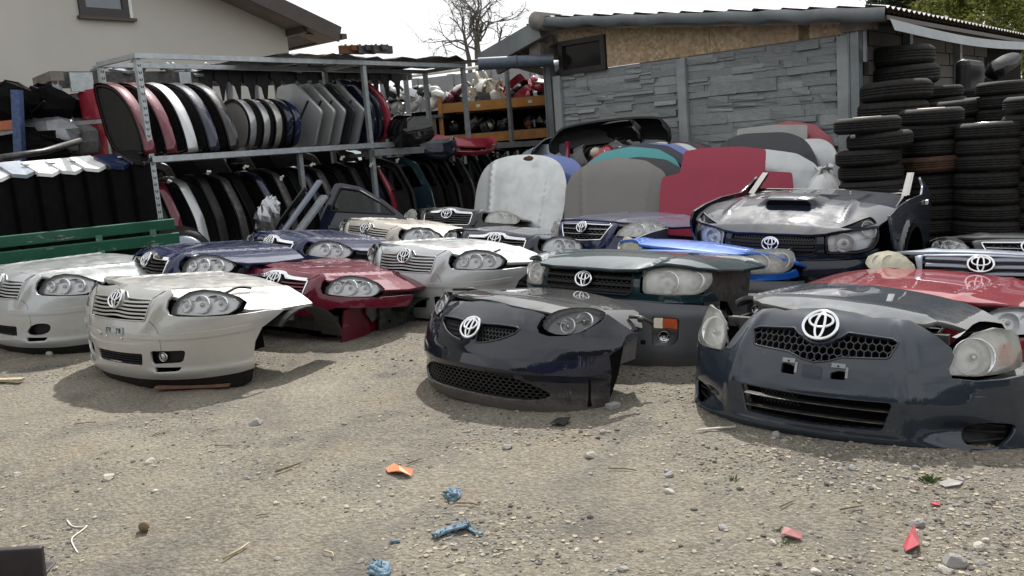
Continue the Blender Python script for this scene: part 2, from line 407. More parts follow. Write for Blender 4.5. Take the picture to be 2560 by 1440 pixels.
M['stringy'] = simple('pale_stick', (0.40, 0.33, 0.22), .9, 0, .3, 25, .2)
M['brownbox'] = simple('dark_brown_steel', (0.030, 0.024, 0.026), .6, .1, .35, 14, .1)
M['pinkpl'] = simple('pink_plastic_shard', (0.44, 0.20, 0.19), .3, 0, .25, 20)
# ------------------------------------------------------------------ ground
VN = {}
def vnoise(X, Y, s, seed=0):
    if seed not in VN: VN[seed] = np.random.RandomState(seed).rand(257, 257)
    T = VN[seed]; x = X / s + 57.3; y = Y / s + 31.7
    xi = np.floor(x).astype(int); yi = np.floor(y).astype(int); fx = x - xi; fy = y - yi; fx = fx * fx * (3 - 2 * fx); fy = fy * fy * (3 - 2 * fy)
    g = lambda a, b: T[a % 256, b % 256]
    return (g(xi, yi) * (1 - fx) + g(xi + 1, yi) * fx) * (1 - fy) + (g(xi, yi + 1) * (1 - fx) + g(xi + 1, yi + 1) * fx) * fy - .5
def relief(X, Y):
    h = .022 * vnoise(X, Y, .9, 1) + .016 * vnoise(X, Y, .33, 2) + .010 * vnoise(X, Y, .12, 3) + .006 * vnoise(X, Y, .05, 4) + .004 * vnoise(X, Y, .025, 5)
    return h - .004
def gmat():
    m, t, b = nodes('packed_dirt')
    a = noise(t, .55, 8, .6, dist=.8); c1 = ramp(t, a.outputs[0], (.30, (.120, .108, .086)), (.5, (.235, .208, .158)), (.72, (.355, .325, .255)))
    n2 = noise(t, 3.2, 8, .65); c2 = ramp(t, n2.outputs[0], (.35, (.155, .145, .130)), (.65, (.285, .245, .175))); col = mixc(t, .40, c1, c2)
    n3 = noise(t, 46, 6, .7); f = ramp(t, n3.outputs[0], (.42, 0.0), (.62, 1.0)); col = mixc(t, .42, col, mixc(t, f, (.085, .076, .066), (.36, .33, .28)))
    n5 = noise(t, 1.3, 5, .6, dist=1.2); f5 = ramp(t, n5.outputs[0], (.50, 0.0), (.68, .62)); col = mixc(t, f5, col, (.105, .100, .092))
    n6 = noise(t, 1.9, 6, .6, dist=.5); f6 = ramp(t, n6.outputs[0], (.58, 0.0), (.76, .38)); col = mixc(t, f6, col, (.30, .22, .13))
    t.links.new(col, b.inputs['Base Color']); b.inputs['Roughness'].default_value = .95; b.inputs['Specular IOR Level'].default_value = .2
    v = t.nodes.new('ShaderNodeTexVoronoi'); v.inputs['Scale'].default_value = 55; tc = t.nodes.new('ShaderNodeTexCoord'); t.links.new(tc.outputs['Object'], v.inputs['Vector'])
    ad = t.nodes.new('ShaderNodeMath'); ad.operation = 'SUBTRACT'; n4 = noise(t, 120, 5, .7); t.links.new(n4.outputs[0], ad.inputs[0]); t.links.new(v.outputs['Distance'], ad.inputs[1])
    bump(t, b, ad.outputs[0], .8, .016); return m
M['dirt'] = gmat()
def grid(name, x0, x1, y0, y1, st, hf):
    X, Y = np.meshgrid(np.arange(x0, x1 + 1e-6, st), np.arange(y0, y1 + 1e-6, st)); Z = hf(X, Y); ny, nx = X.shape
    V = np.stack([X, Y, Z], -1).reshape(-1, 3); i = np.arange(nx * ny).reshape(ny, nx)
    F = np.stack([i[:-1, :-1], i[:-1, 1:], i[1:, 1:], i[1:, :-1]], -1).reshape(-1, 4)
    me = bpy.data.meshes.new(name); me.vertices.add(len(V)); me.vertices.foreach_set('co', V.ravel()); me.loops.add(F.size); me.loops.foreach_set('vertex_index', F.ravel())
    me.polygons.add(len(F)); me.polygons.foreach_set('loop_start', np.arange(0, F.size, 4)); me.polygons.foreach_set('loop_total', np.full(len(F), 4)); me.update(calc_edges=True); me.validate()
    me.polygons.foreach_set('use_smooth', np.ones(len(F), bool)); return me
NX0, NX1, NY0, NY1 = -4.5, 4.0, 1.6, 8.6
def near_h(X, Y):
    e = np.minimum.reduce([(X - NX0) / .4, (NX1 - X) / .4, (Y - NY0) / .2, (NY1 - Y) / .4]); return GZ(X, Y) + relief(X, Y) * np.clip(e, 0, 1)
tag(link('ground', grid('ground', NX0, NX1, NY0, NY1, .022, near_h), None, [M['dirt']]), kind='structure')
# the rest of the yard: one wide sheet round the fine patch
mb = MB(); xs = [-400, -60, -20, -8, NX0, NX1, 8, 20, 60, 400]; ys = [-200, -30, -5, 0, NY0, NY1, 14, 20, 30, 80, 700]
for i in range(len(xs) - 1):
    for j in range(len(ys) - 1):
        if xs[i] >= NX0 and xs[i + 1] <= NX1 and ys[j] >= NY0 and ys[j + 1] <= NY1: continue
        sub = lambda a, b, n: np.linspace(a, b, n + 1)
        q = [(xs[i], ys[j]), (xs[i + 1], ys[j]), (xs[i + 1], ys[j + 1]), (xs[i], ys[j + 1])]
        mb.add([(a, b, float(-.025 * np.clip(a, -20, 20) + .018 * np.clip(b - 5.5, 0, 25))) for a, b in q], [(0, 1, 2, 3)])
tag(mb.build('yard_ground', M['dirt']), kind='structure')
HX = np.arange(NX0, NX1, .022); HY = np.arange(NY0, NY1, .022); HT_ = near_h(*np.meshgrid(HX, HY)); NT_ = vnoise(*np.meshgrid(HX, HY), .6, 9)
def GH(x, y):
    if NX0 < x < NX1 - .05 and NY0 < y < NY1 - .05: return float(HT_[int(round((y - NY0) / .022)), int(round((x - NX0) / .022))])
    return float(GZ(x, y))
# gravel
def stone_mesh(name, seed, n=7, k=5):
    r = np.random.RandomState(seed); mb = MB(); V = []
    d = r.randn(10, 3); d /= np.linalg.norm(d, axis=1)[:, None]; o = .55 + .45 * r.rand(10)
    mb.ball((0, 0, 0), 1, n, k); P = np.array(mb.v)
    for a, b in zip(d, o):
        t = P @ a; P -= np.outer(np.maximum(0, t - b), a)
    mb.v = [tuple(p) for p in P]; mb.sm = [False] * len(mb.sm); return mb
def scatter(name, N, mats, size, seed, region, flat=.6):
    r = np.random.RandomState(seed); base = [stone_mesh('s', 100 + i, 5, 3) for i in range(6)]
    VV = []; FF = []; MI = []; b = 0; n = 0
    while n < N:
        x, y = region(r)
        s = size(r); Bm = base[r.randint(6)]; P = np.array(Bm.v); a = r.rand() * 6.28; ca, sa = math.cos(a), math.sin(a)
        P = P * np.array([1, .6 + .4 * r.rand(), flat * (.5 + .7 * r.rand())]) * s
        P = np.stack([P[:, 0] * ca - P[:, 1] * sa, P[:, 0] * sa + P[:, 1] * ca, P[:, 2]], 1) + np.array([x, y, GH(x, y) + s * .12])
        mi = r.randint(len(mats)); VV.append(P)
        for f_ in Bm.f: FF.append(tuple(b + q for q in f_)); MI.append(mi)
        b += len(P); n += 1
    me = bpy.data.meshes.new(name); me.from_pydata(np.concatenate(VV).tolist(), [], FF); me.polygons.foreach_set('material_index', MI); me.update()
    return tag(link(name, me, None, mats), kind='stuff')
def reg1(r):
    while True:
        y = 2.3 + 6 * r.rand() ** 1.3; x = (r.rand() - .5) * 2 * (.62 * y + .2)
        if NX0 + .1 < x < NX1 - .1:
            d = NT_[int((y - NY0) / .022), int((x - NX0) / .022)] + .25 * np.clip((x + .3) / 2, -.6, 1)
            if r.rand() < .35 + d * 1.1: return x, y
M['gravel1'] = simple('gravel_grey', (.22, .21, .198), .95, 0, .3, 30); M['gravel2'] = simple('gravel_tan', (.32, .285, .225), .95, 0, .3, 30); M['chip1'] = simple('bark_chip', (.085, .065, .05), .95, 0, .3, 30); M['chip2'] = simple('pale_chip', (.34, .29, .21), .95, 0, .3, 30); M['gravel3'] = simple('gravel_dark', (.10, .093, .085), .95, 0, .3, 30)
scatter('gravel', 26000, [M['gravel1'], M['gravel2'], M['gravel2'], M['gravel3']], lambda r: .003 + .0065 * r.rand() ** 2 + (.011 * r.rand() if r.rand() < .14 else 0), 3, reg1)
scatter('wood_chips', 2600, [M['chip1'], M['chip2']], lambda r: .006 + .012 * r.rand() ** 2, 5, reg1, .16)
# ------------------------------------------------------------------ buildings, fence, trees
def hit(u, v, p0, n):
    d = ray(u, v); t = ((np.asarray(p0) - CP) @ n) / (d @ n); return CP + d * t
def relmb(mb, name, mats, loc, parent=None, **kw):
    mb.v = [tuple(np.array(p) - loc) for p in mb.v]; o = mb.build(name, mats, parent, **kw); o.location = (0, 0, 0) if parent is not None else loc; return o
M['render'] = simple('beige_render', (0.49, 0.475, 0.43), .9, 0, .05, 1.2, .08)
M['fascia'] = simple('brown_fascia', (0.055, 0.042, 0.036), .6, 0, .25, 3)
M['soffit'] = simple('soffit_boards', (0.15, 0.125, 0.11), .8, 0, .2, 3)
M['rooftile'] = simple('dark_roof', (0.05, 0.045, 0.043), .7, 0, .25, 4)
M['frame'] = simple('dark_window_frame', (0.022, 0.017, 0.016), .4, 0, .2, 8)
M['pane'] = simple('window_pane', (0.10, 0.13, 0.16), .08, 0, .15, 2, spec=.9)
M['sill'] = simple('brown_sill', (0.07, 0.045, 0.035), .5, 0, .2, 8)
# the beige house on the left: gable wall along E2
c0 = at(722, 128, 18.0); c0[2] = 0; n1v = E1
house = empty('house', (c0[0], c0[1], 0), label='beige rendered house with dark verge boards behind the racks on the left', cat='house')
lo = np.array([c0[0], c0[1], 0.0])
a1 = hit(625, 0, c0, n1v); a2 = hit(719, 50, c0, n1v); sl = (a1[2] - a2[2]) / ((a1 - a2) @ -E2)
zc = a2[2]; R_ = 7.5; back = -E1 * 9
rz = zc + sl * R_
P = [lo - E2 * 0, lo + EZ * zc, lo - E2 * R_ + EZ * rz, lo - E2 * 2 * R_ + EZ * zc, lo - E2 * 2 * R_]
mb = MB(); k = len(P); V = P + [p + back for p in P]; mb.add(V, [tuple(range(k - 1, -1, -1)), tuple(range(k, 2 * k))] + [(i, (i + 1) % k, k + (i + 1) % k, k + i) for i in range(k)])
relmb(mb, 'wall', [M['render']], lo, house)
e_ = hit(848, 97, lo + E1 * .65, n1v); v_ = hit(640, 0, lo + E1 * .65, n1v); sv = (v_[2] - e_[2]) / ((v_ - e_) @ -E2)
for sg in (0, 1):
    dirv = -E2 * 9.2 + EZ * sv * 9.2; o = e_ + EZ * .02
    if sg: o = o - E2 * 2 * (R_ + (o - lo) @ E2); dirv = E2 * 9.2 + EZ * sv * 9.2
    th = np.array([0, 0, .22]); A = o; B = o + dirv * ((R_ + (e_ - lo) @ E2) / 9.2)
    mb = MB(); Q = [A, B, B - E1 * 11, A - E1 * 11]; mb.add(Q + [q + th for q in Q], [(0, 1, 2, 3), (7, 6, 5, 4), (0, 4, 5, 1), (1, 5, 6, 2), (2, 6, 7, 3), (3, 7, 4, 0)], 0)
    r_ = relmb(mb, 'roof', [M['rooftile']], lo, house)
    if not sg:
        mb = MB(); mb.beam(A + E1 * .03 + EZ * .06, B + E1 * .03 + EZ * .06, .05, .30); relmb(mb, 'verge_board', [M['fascia']], lo, r_)
        mb = MB(); q = [A - EZ * .02 - E1 * .02, B - EZ * .02 - E1 * .02, B - EZ * .02 - E1 * .62, A - EZ * .02 - E1 * .62]; mb.add(q + [p - EZ * .03 for p in q], [(0, 1, 2, 3), (7, 6, 5, 4), (0, 4, 5, 1), (1, 5, 6, 2), (2, 6, 7, 3), (3, 7, 4, 0)]); relmb(mb, 'soffit', [M['soffit']], lo, r_)
        mb = MB(); mb.beam(A + E2 * .06 + EZ * .02 + E1 * .1, A + E2 * .06 + EZ * .02 - E1 * 10.9, .12, .10); relmb(mb, 'gutter', [M['fascia']], lo, r_)
        mb = MB(); q = lo + E2 * .02 + EZ * (zc - .55); mb.beam(q + E1 * .55 + EZ * .30, q + EZ * .3 - E1 * .02, .10, .14); mb.beam(q + E1 * .35 + EZ * .28 + E2 * .0, q + EZ * .28 + E1 * .35 + E2 * .55, .08, .10); relmb(mb, 'rafter', [M['fascia']], lo, r_)
wl = hit(198, 38, lo, n1v); wr = hit(322, 43, lo, n1v); ww = np.linalg.norm((wr - wl)[:2]); zb = wl[2]
def wbox(a, b, z0, z1, d0, d1):      # box on the gable wall: along E2 from wl, height, out of the wall
    c = wl + E2 * (a + b) / 2; c = np.array([c[0], c[1], (z0 + z1) / 2]) + E1 * (d0 + d1) / 2
    return c, (abs(d1 - d0), abs(b - a), z1 - z0), np.stack([E1, E2, EZ], 1)
hh = 1.25
mb = MB()
for a, b, z0, z1 in ((0, .11, 0, hh), (ww - .11, ww, 0, hh), (.11, ww - .11, 0, .13), (.11, ww - .11, hh - .1, hh)): mb.box(*wbox(a, b, zb + z0, zb + z1, .0, .05))
wo_ = relmb(mb, 'window', [M['frame']], lo, house)
mb = MB(); mb.box(*wbox(.10, ww - .10, zb + .12, zb + hh - .09, .005, .02)); relmb(mb, 'pane', [M['pane']], lo, wo_)
mb = MB(); mb.box(*wbox(-.04, ww + .09, zb - .06, zb - .01, .0, .10)); relmb(mb, 'sill', [M['sill']], lo, wo_)
mb = MB(); mb.box(*wbox(ww + .005, ww + .07, zb, zb + hh, .001, .02)); relmb(mb, 'reveal', [M['white']], lo, wo_)

# the shed with stone-faced concrete panels
def osbmat():
    m, t, b = nodes('osb_board'); tc = t.nodes.new('ShaderNodeTexCoord'); mp = t.nodes.new('ShaderNodeMapping'); mp.inputs['Rotation'].default_value = (0.3, .5, .6)
    t.links.new(tc.outputs['Object'], mp.inputs[0]); v = t.nodes.new('ShaderNodeTexVoronoi'); v.inputs['Scale'].default_value = 26; t.links.new(mp.outputs[0], v.inputs['Vector'])
    c = ramp(t, v.outputs['Color'], (.1, (.30, .20, .115)), (.5, (.46, .335, .20)), (.9, (.60, .48, .31)))
    n = noise(t, 1.6, 6, .6); c = mixc(t, ramp(t, n.outputs[0], (.35, 0.0), (.65, .65)), c, (.36, .26, .18)); t.links.new(c, b.inputs['Base Color']); b.inputs['Roughness'].default_value = .85; return m
M['osb'] = osbmat()
M['concrete'] = simple('concrete_post', (0.30, 0.315, 0.32), .9, 0, .18, 5, .12); M['stonepanel'] = simple('stone_faced_concrete', (0.245, 0.26, 0.262), .92, 0, .24, 6, .35)
M['stonepanel2'] = simple('stone_faced_concrete_pale', (0.30, 0.315, 0.318), .92, 0, .22, 7, .35)
M['flash'] = simple('dull_metal_flashing', (0.20, 0.225, 0.235), .45, .5, .25, 2.5, .1, dust=.2); M['roofsheet'] = simple('corrugated_roof_sheet', (0.20, 0.18, 0.165), .6, .1, .3, 3, dust=.4)
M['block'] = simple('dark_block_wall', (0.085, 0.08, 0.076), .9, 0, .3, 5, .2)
S1 = at(1405, 300, 13.3); S3 = at(2118, 250, 10.55); S1[2] = S3[2] = 0
dS = (S3 - S1); LS = np.linalg.norm(dS); dS /= LS; nS = np.array([dS[1], -dS[0], 0]); bS = -nS       # nS points to the yard
SB = np.stack([dS, nS, EZ], 1)
shed = empty('shed', tuple(S1), label='long shed with stone-faced concrete panels, chipboard band and sheet metal roof', cat='shed')
zg = float(GZ(S1[0], S1[1])) - .1; ZT = 2.44
def sbox(mb, a, b, d0, d1, z0, z1, m=0): mb.box(S1 + dS * (a + b) / 2 + nS * (d0 + d1) / 2 + EZ * (z0 + z1) / 2, (b - a, d1 - d0, z1 - z0), SB, m)
posts = [0.0, LS / 2 - .04, LS - .02]; pw = .13
for a in posts:
    mb = MB(); sbox(mb, a - pw / 2, a + pw / 2, -.06, .085, zg, ZT - .02); relmb(mb, 'post', [M['concrete']], S1, shed, bevel=.008)
for a, w_ in ((-.17, .09), (LS + .10, .09)):
    mb = MB(); sbox(mb, a - w_ / 2, a + w_ / 2, -.04, .06, zg, 2.6); sbox(mb, a - w_ / 2 - .02, a - w_ / 2 + .004, -.05, .075, zg, 2.6); sbox(mb, a + w_ / 2 - .004, a + w_ / 2 + .02, -.05, .075, zg, 2.6); relmb(mb, 'steel_channel', [M['flash']], S1, shed)
mb = MB(); sbox(mb, LS + .20, LS + .23, -.02, .03, 2.1, 2.5); relmb(mb, 'bracket', [M['galvdark']], S1, shed)
stones = [MB().box((0, 0, 0), (1, 1, 1)).mesh('stone_block') for _ in range(1)]
def stoneblock(seed):
    r = np.random.RandomState(seed); V = []
    for y in (0, 1):
        q = [(-.5, -.5), (.5, -.5), (.5, .5), (-.5, .5)]
        if y: q = [(a * .992 + (r.rand() - .5) * .012, b * .95 + (r.rand() - .5) * .10) for a, b in q]
        V += [(a, y + (r.rand() - .5) * .7 * y, b) for a, b in q]
    mb = MB(); mb.add(V, [(0, 1, 2, 3), (7, 6, 5, 4), (4, 5, 1, 0), (5, 6, 2, 1), (6, 7, 3, 2), (7, 4, 0, 3)]); return mb.mesh('stone')
SM = [stoneblock(i) for i in range(7)]
for me in SM: me.materials.append(M['stonepanel'])
for bi in range(2):
    xa, xb = posts[bi] + pw / 2, posts[bi + 1] - pw / 2
    mb = MB(); sbox(mb, xa + .002, xb - .002, -.04, .0, zg, ZT); pn = relmb(mb, 'wall_panel', [M['stonepanel']], S1, shed)
    r = np.random.RandomState(5 + bi); z = .78; row = 0
    def put(x, l, z, h):
        o = bpy.data.objects.new('stone', SM[r.randint(7)]); COL.objects.link(o); o.parent = pn
        o.matrix_local = Matrix.Translation(Vector(dS * (x + l / 2) + EZ * (z + h / 2) - nS * .004)) @ Matrix(((dS[0], nS[0], 0, 0), (dS[1], nS[1], 0, 0), (0, 0, 1, 0), (0, 0, 0, 1))) @ Matrix.Rotation((r.rand() - .5) * .03, 4, 'Y') @ Matrix.Diagonal((l + .004, .012 + .034 * r.rand() ** 1.5, h + .001, 1))
        if r.rand() < .3: setmat(o, M['stonepanel2'])
    while z < ZT - .03:
        H = min(.085 + .075 * r.rand(), ZT - .012 - z); x = xa + .006
        if ZT - .012 - z - H < .05: H = ZT - .012 - z
        while x < xb - .02:
            l = min(.20 + .45 * r.rand() ** 1.4, xb - .004 - x)
            if xb - x - l < .14: l = xb - .004 - x
            q = r.rand()
            if q < .42: put(x, l, z, H)
            elif q < .85: k = .35 + .3 * r.rand(); put(x, l, z, H * k); put(x - .02 * r.rand(), l * (.8 + .2 * r.rand()), z + H * k, H * (1 - k))
            else: put(x, l, z, H * .3); put(x, l * .55, z + H * .3, H * .38); put(x + l * .5, l * .5, z + H * .3, H * .34); put(x, l, z + H * .66, H * .34)
            x += l
        z += H; row += 1
# verge line and chipboard band
vL = hit(1352, 62, S1 + nS * .30, nS); vR = hit(2213, 42, S1 + nS * .30, nS); sv_ = (vL[2] - vR[2]) / ((vR - vL) @ dS)
tx = lambda p: (p - S1) @ dS
zroof = lambda t: vL[2] - sv_ * (t - tx(vL))
wi0, wi1 = tx(hit(1402, 130, S1, nS)), tx(hit(1518, 130, S1, nS)); wz1 = zroof(wi1) - .13
def band(a, b, z0a, z0b, m, name, d=.0, top=.05):
    mb = MB(); q = [S1 + dS * a + EZ * z0a, S1 + dS * b + EZ * z0b, S1 + dS * b + EZ * (zroof(b) - top), S1 + dS * a + EZ * (zroof(a) - top)]
    mb.add([p + nS * d for p in q] + [p + nS * (d - .03) for p in q], [(0, 1, 2, 3), (7, 6, 5, 4), (0, 4, 5, 1), (1, 5, 6, 2), (2, 6, 7, 3), (3, 7, 4, 0)]); return relmb(mb, name, [m], S1, shed)
ms = [wi1 + .01, wi1 + 1.6, wi1 + 2.9, LS - .55, LS + .02]
for a, b in zip(ms[:-1], ms[1:]): band(a, b - .006, ZT + .004, ZT + .004, M['osb'], 'chipboard', .03)
band(wi0 - .02, wi1, zroof(wi0) - .27, zroof(wi1) - .13, M['osb'], 'chipboard', .025)
mb = MB()
for a, b, z0, z1 in ((wi0, wi0 + .07, ZT - .02, wz1), (wi1 - .07, wi1, ZT - .02, wz1), (wi0 + .07, wi1 - .07, ZT - .02, ZT + .05), (wi0 + .07, wi1 - .07, wz1 - .07, wz1)): sbox(mb, a, b, .0, .07, z0, z1)
wn = relmb(mb, 'window', [M['frame']], S1, shed); mb = MB(); sbox(mb, wi0 + .06, wi1 - .06, .005, .015, ZT + .03, wz1 - .05); relmb(mb, 'pane', [simple('dark_pane', (0.012, 0.012, 0.013), .12, 0, .2, 2)], S1, wn)
mb = MB(); sbox(mb, LS - .02, LS + .33, -.1, .12, 2.45, 2.63); relmb(mb, 'beam_end', [M['wood']], S1, shed)
mb = MB(); sbox(mb, -.32, -.12, -.3, .25, zroof(0) - .42, zroof(0) - .22); relmb(mb, 'beam_end', [M['wood']], S1, shed)
# roof: right slope is a tiled sheet (steps down the slope, waves along the eave), left slope plain
def roofsheet(t0, t1, dep, z_of, name):
    nt_, nd = 150, 260; T_, D_ = np.meshgrid(np.linspace(t0, t1, nt_), np.linspace(-.34, dep, nd)); Z = z_of(T_) + .018 * np.cos(2 * np.pi * D_ / .19) + .028 * (1 - ((T_ - t0) / .33) % 1.0) * 1.0
    V = S1[None, None] + T_[..., None] * dS + D_[..., None] * bS + Z[..., None] * EZ - S1[None, None]; i = np.arange(nt_ * nd).reshape(nd, nt_)
    F = np.stack([i[:-1, :-1], i[:-1, 1:], i[1:, 1:], i[1:, :-1]], -1).reshape(-1, 4)
    me = bpy.data.meshes.new(name); me.from_pydata(V.reshape(-1, 3).tolist(), [], F.tolist()); return link(name, me, shed, [M['roofsheet']])
tE = tx(vR) + .02
rs = roofsheet(tx(vL) - .05, tE, 9.0, lambda T: zroof(T) + .10, 'roof')
mb = MB(); q0 = S1 + dS * (tx(vL) - .06) + nS * .36; q1 = S1 + dS * tE + nS * .36
A = q0 + EZ * (zroof(tx(q0))), q1 + EZ * (zroof(tx(q1)))
npt = 26; V = []
for i in range(npt + 1):
    p = A[0] + (A[1] - A[0]) * i / npt; w_ = .022 * math.sin(i * 1.7) + .014 * math.sin(i * 4.1)
    V += [p + EZ * (.10 + w_ * .4), p + EZ * (-.02 + w_ * .8) + nS * (.03 + w_), p + EZ * (-.05 + w_ * .8) - nS * .06]
F = [];
for i in range(npt): F += [(i * 3, i * 3 + 1, i * 3 + 4, i * 3 + 3), (i * 3 + 1, i * 3 + 2, i * 3 + 5, i * 3 + 4)]
mb.add(V, F, 0, True); relmb(mb, 'verge_flashing', [M['flash']], S1, rs)
mb = MB()      # eave flashing bows a little as it runs back
pts = [S1 + dS * (tE + .03) + bS * d + EZ * (zroof(tE) - .03 - .05 * math.sin(d * .5)) for d in np.linspace(-.3, 8.8, 24)]
V = []; F = []
for p in pts: V += [p, p + dS * .05 - EZ * .13]
for i in range(23): F.append((2 * i, 2 * i + 1, 2 * i + 3, 2 * i + 2))
mb.add(V, F, 0, True); relmb(mb, 'eave_flashing', [M['flash']], S1, rs)
mb = MB(); q = [S1 + dS * a + bS * b + EZ * (zroof(a) + .02) for a, b in ((-.3, -.30), (tE, -.30), (tE, 8.8), (-.3, 8.8))]; mb.add(q + [p - EZ * .05 for p in q], [(3, 2, 1, 0), (4, 5, 6, 7), (0, 1, 5, 4), (1, 2, 6, 5), (2, 3, 7, 6), (3, 0, 4, 7)]); relmb(mb, 'roof_deck', [M['fascia']], S1, rs)
lv = hit(1212, 142, S1 + nS * .3, nS); sl2 = (vL[2] - lv[2]) / (tx(vL) - tx(lv))
mb = MB(); q = [S1 + dS * a + bS * b + EZ * (vL[2] + .06 - sl2 * (tx(vL) - a)) for a, b in ((tx(vL), -.33), (tx(lv), -.33), (tx(lv), 8.8), (tx(vL), 8.8))]
mb.add(q + [p - EZ * .07 for p in q], [(0, 1, 2, 3), (7, 6, 5, 4), (0, 4, 5, 1), (1, 5, 6, 2), (2, 6, 7, 3), (3, 7, 4, 0)]); r2 = relmb(mb, 'roof', [M['flash']], S1, shed)
mb = MB(); mb.beam(q[0] - EZ * .12 - bS * .02, q[1] - EZ * .12 - bS * .02, .03, .26); relmb(mb, 'verge_flashing', [M['flash']], S1, r2)
mb = MB(); mb.beam(q[0] - EZ * .25 + bS * .3, q[1] - EZ * .25 + bS * .3, .08, .14); mb.beam(S1 - dS * .25 + EZ * 2.45 + bS * .3, S1 - dS * 1.15 + EZ * 2.75 + bS * .3, .07, .10); relmb(mb, 'rafter', [M['wood']], S1, r2)
mb = MB(); mb.tube([S1 + dS * tx(vL) + nS * .42 + EZ * (vL[2] + .05), S1 + dS * tx(vL) + bS * 8.8 + EZ * (vL[2] + .05)], .13, 12); relmb(mb, 'ridge_cap', [M['roofsheet']], S1, shed)
# side wall of dark blocks under the eave
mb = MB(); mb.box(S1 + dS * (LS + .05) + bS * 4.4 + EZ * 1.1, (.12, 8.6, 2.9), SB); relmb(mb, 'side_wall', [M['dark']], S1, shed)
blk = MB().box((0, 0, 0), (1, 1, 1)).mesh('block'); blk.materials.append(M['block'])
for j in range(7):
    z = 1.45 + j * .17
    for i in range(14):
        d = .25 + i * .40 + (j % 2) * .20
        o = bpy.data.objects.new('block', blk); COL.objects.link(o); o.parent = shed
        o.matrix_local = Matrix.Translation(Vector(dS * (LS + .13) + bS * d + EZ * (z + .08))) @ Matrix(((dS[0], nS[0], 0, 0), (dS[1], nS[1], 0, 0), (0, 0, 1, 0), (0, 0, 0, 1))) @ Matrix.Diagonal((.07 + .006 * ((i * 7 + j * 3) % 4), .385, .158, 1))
for d in (1.55, 3.9):
    mb = MB(); mb.box(S1 + dS * (LS + .22) + bS * d + EZ * 1.3, (.09, .11, 2.5), SB); relmb(mb, 'post', [M['galvdark']], S1, shed)

# concrete fence behind the racks
f0 = at(1040, 203, 17.6); f1 = at(1420, 163, 16.2); f0[2] = f1[2] = 0; dF = (f1 - f0); LF = np.linalg.norm(dF); dF /= LF; FB = np.stack([dF, np.array([dF[1], -dF[0], 0]), EZ], 1)
fence = empty('concrete_fence', tuple(f0), label='plain grey concrete panel fence behind the orange rack', cat='fence')
npn = 4
for i in range(npn + 1):
    mb = MB(); mb.box(f0 + dF * LF * i / npn + EZ * 1.45, (.12, .14, 2.9), FB); relmb(mb, 'post', [M['concrete']], f0, fence)
    if i < npn:
        for j in range(6):
            mb = MB(); mb.box(f0 + dF * LF * (i + .5) / npn + EZ * (.25 + j * .48), (LF / npn - .13, .05, .472), FB); relmb(mb, 'panel', [M['concrete']], f0, fence)
mb = MB(); mb.tube([f0 - dF * 1 + EZ * 2.95, f1 + EZ * 2.98], .03, 8); relmb(mb, 'top_rail', [M['whitepl']], f0, fence)

# trees
M['bark'] = simple('bark', (0.105, 0.098, 0.088), .95, 0, .3, 6, .3)
def bare_tree():
    b0 = at(1185, 150, 55); b0[2] = 0; r = np.random.RandomState(4)
    t = empty('bare_tree', tuple(b0), label='leafless tree with thin bent branches rising behind the fence', cat='tree'); tr = MB(); cw = MB()
    cam_r = np.array([1.0, 0, 0])
    def grow(p, d, l, rad_, lev, mbk):
        n = 5; pts = [p]; q = p.copy(); dd = d.copy()
        for i in range(n):
            dd = dd + r.randn(3) * .26 + EZ * .04; dd /= np.linalg.norm(dd); q = q + dd * l / n; pts.append(q)
        mbk.tube(pts, np.linspace(rad_, rad_ * .58, n + 1) * .72, 5 if lev > 1 else 7, cap=False)
        if lev >= 5: return
        for i in range(r.randint(2, 4)):
            k = r.randint(2, n + 1); nd = dd + r.randn(3) * (.62 if lev else .45); nd[2] = nd[2] * .8 + .10; nd /= np.linalg.norm(nd)
            grow(pts[k], nd, l * (.58 + .25 * r.rand()), rad_ * .55, lev + 1, cw)
    pz = lambda u, v: at(u, v, 55)
    for (ua, va, ub, vb, rr) in ((1173, 150, 1160, 85, .14), (1194, 150, 1190, 70, .18), (1197, 145, 1207, 60, .15)):
        a, b = pz(ua, va), pz(ub, vb); base = a.copy(); base[2] = 0
        tr.tube([base, a, (a + b) / 2 + r.randn(3) * .1, b], [rr * 1.5, rr, rr * .8, rr * .6], 8)
        for (ang, k) in ((-.8, .3), (.7, .5), (-.35, .8), (.3, 1.0), (0, 1.0), (-1.0, .7), (1.0, .75)):
            p = a + (b - a) * k; grow(p, np.array([math.sin(ang), .4 * r.randn(), math.cos(ang)]), 1.75, rr * .5, 1, cw)
    p = pz(1240, 135); bs = p.copy(); bs[2] = 0; q = pz(1255, 75); tr.tube([bs, p, q], [.12, .09, .05], 6)
    for ang in (-.7, .6, .1, -.2, .9): grow(p + (q - p) * (.5 + .5 * r.rand()), np.array([math.sin(ang), .3 * r.randn(), math.cos(ang)]), 1.0, .045, 2, cw)
    relmb(tr, 'trunk', [M['bark']], b0, t); relmb(cw, 'crown', [M['bark']], b0, t)
bare_tree()
def leafmat(name, c):
    m, t, b = nodes(name); n = noise(t, .8, 3); col = ramp(t, n.outputs[0], (.3, tuple(q * .6 for q in c)), (.7, tuple(q * 1.35 for q in c))); t.links.new(col, b.inputs['Base Color']); b.inputs['Roughness'].default_value = .6
    tl = t.nodes.new('ShaderNodeBsdfTranslucent'); t.links.new(col, tl.inputs[0]); ms_ = t.nodes.new('ShaderNodeMixShader'); ms_.inputs[0].default_value = .45; t.links.new(b.outputs[0], ms_.inputs[1]); t.links.new(tl.outputs[0], ms_.inputs[2]); t.links.new(ms_.outputs[0], t.nodes['Material Output'].inputs[0]); return m
M['leafy'] = leafmat('spring_leaves', (.21, .235, .055)); M['needles'] = leafmat('pine_needles', (.040, .062, .032))
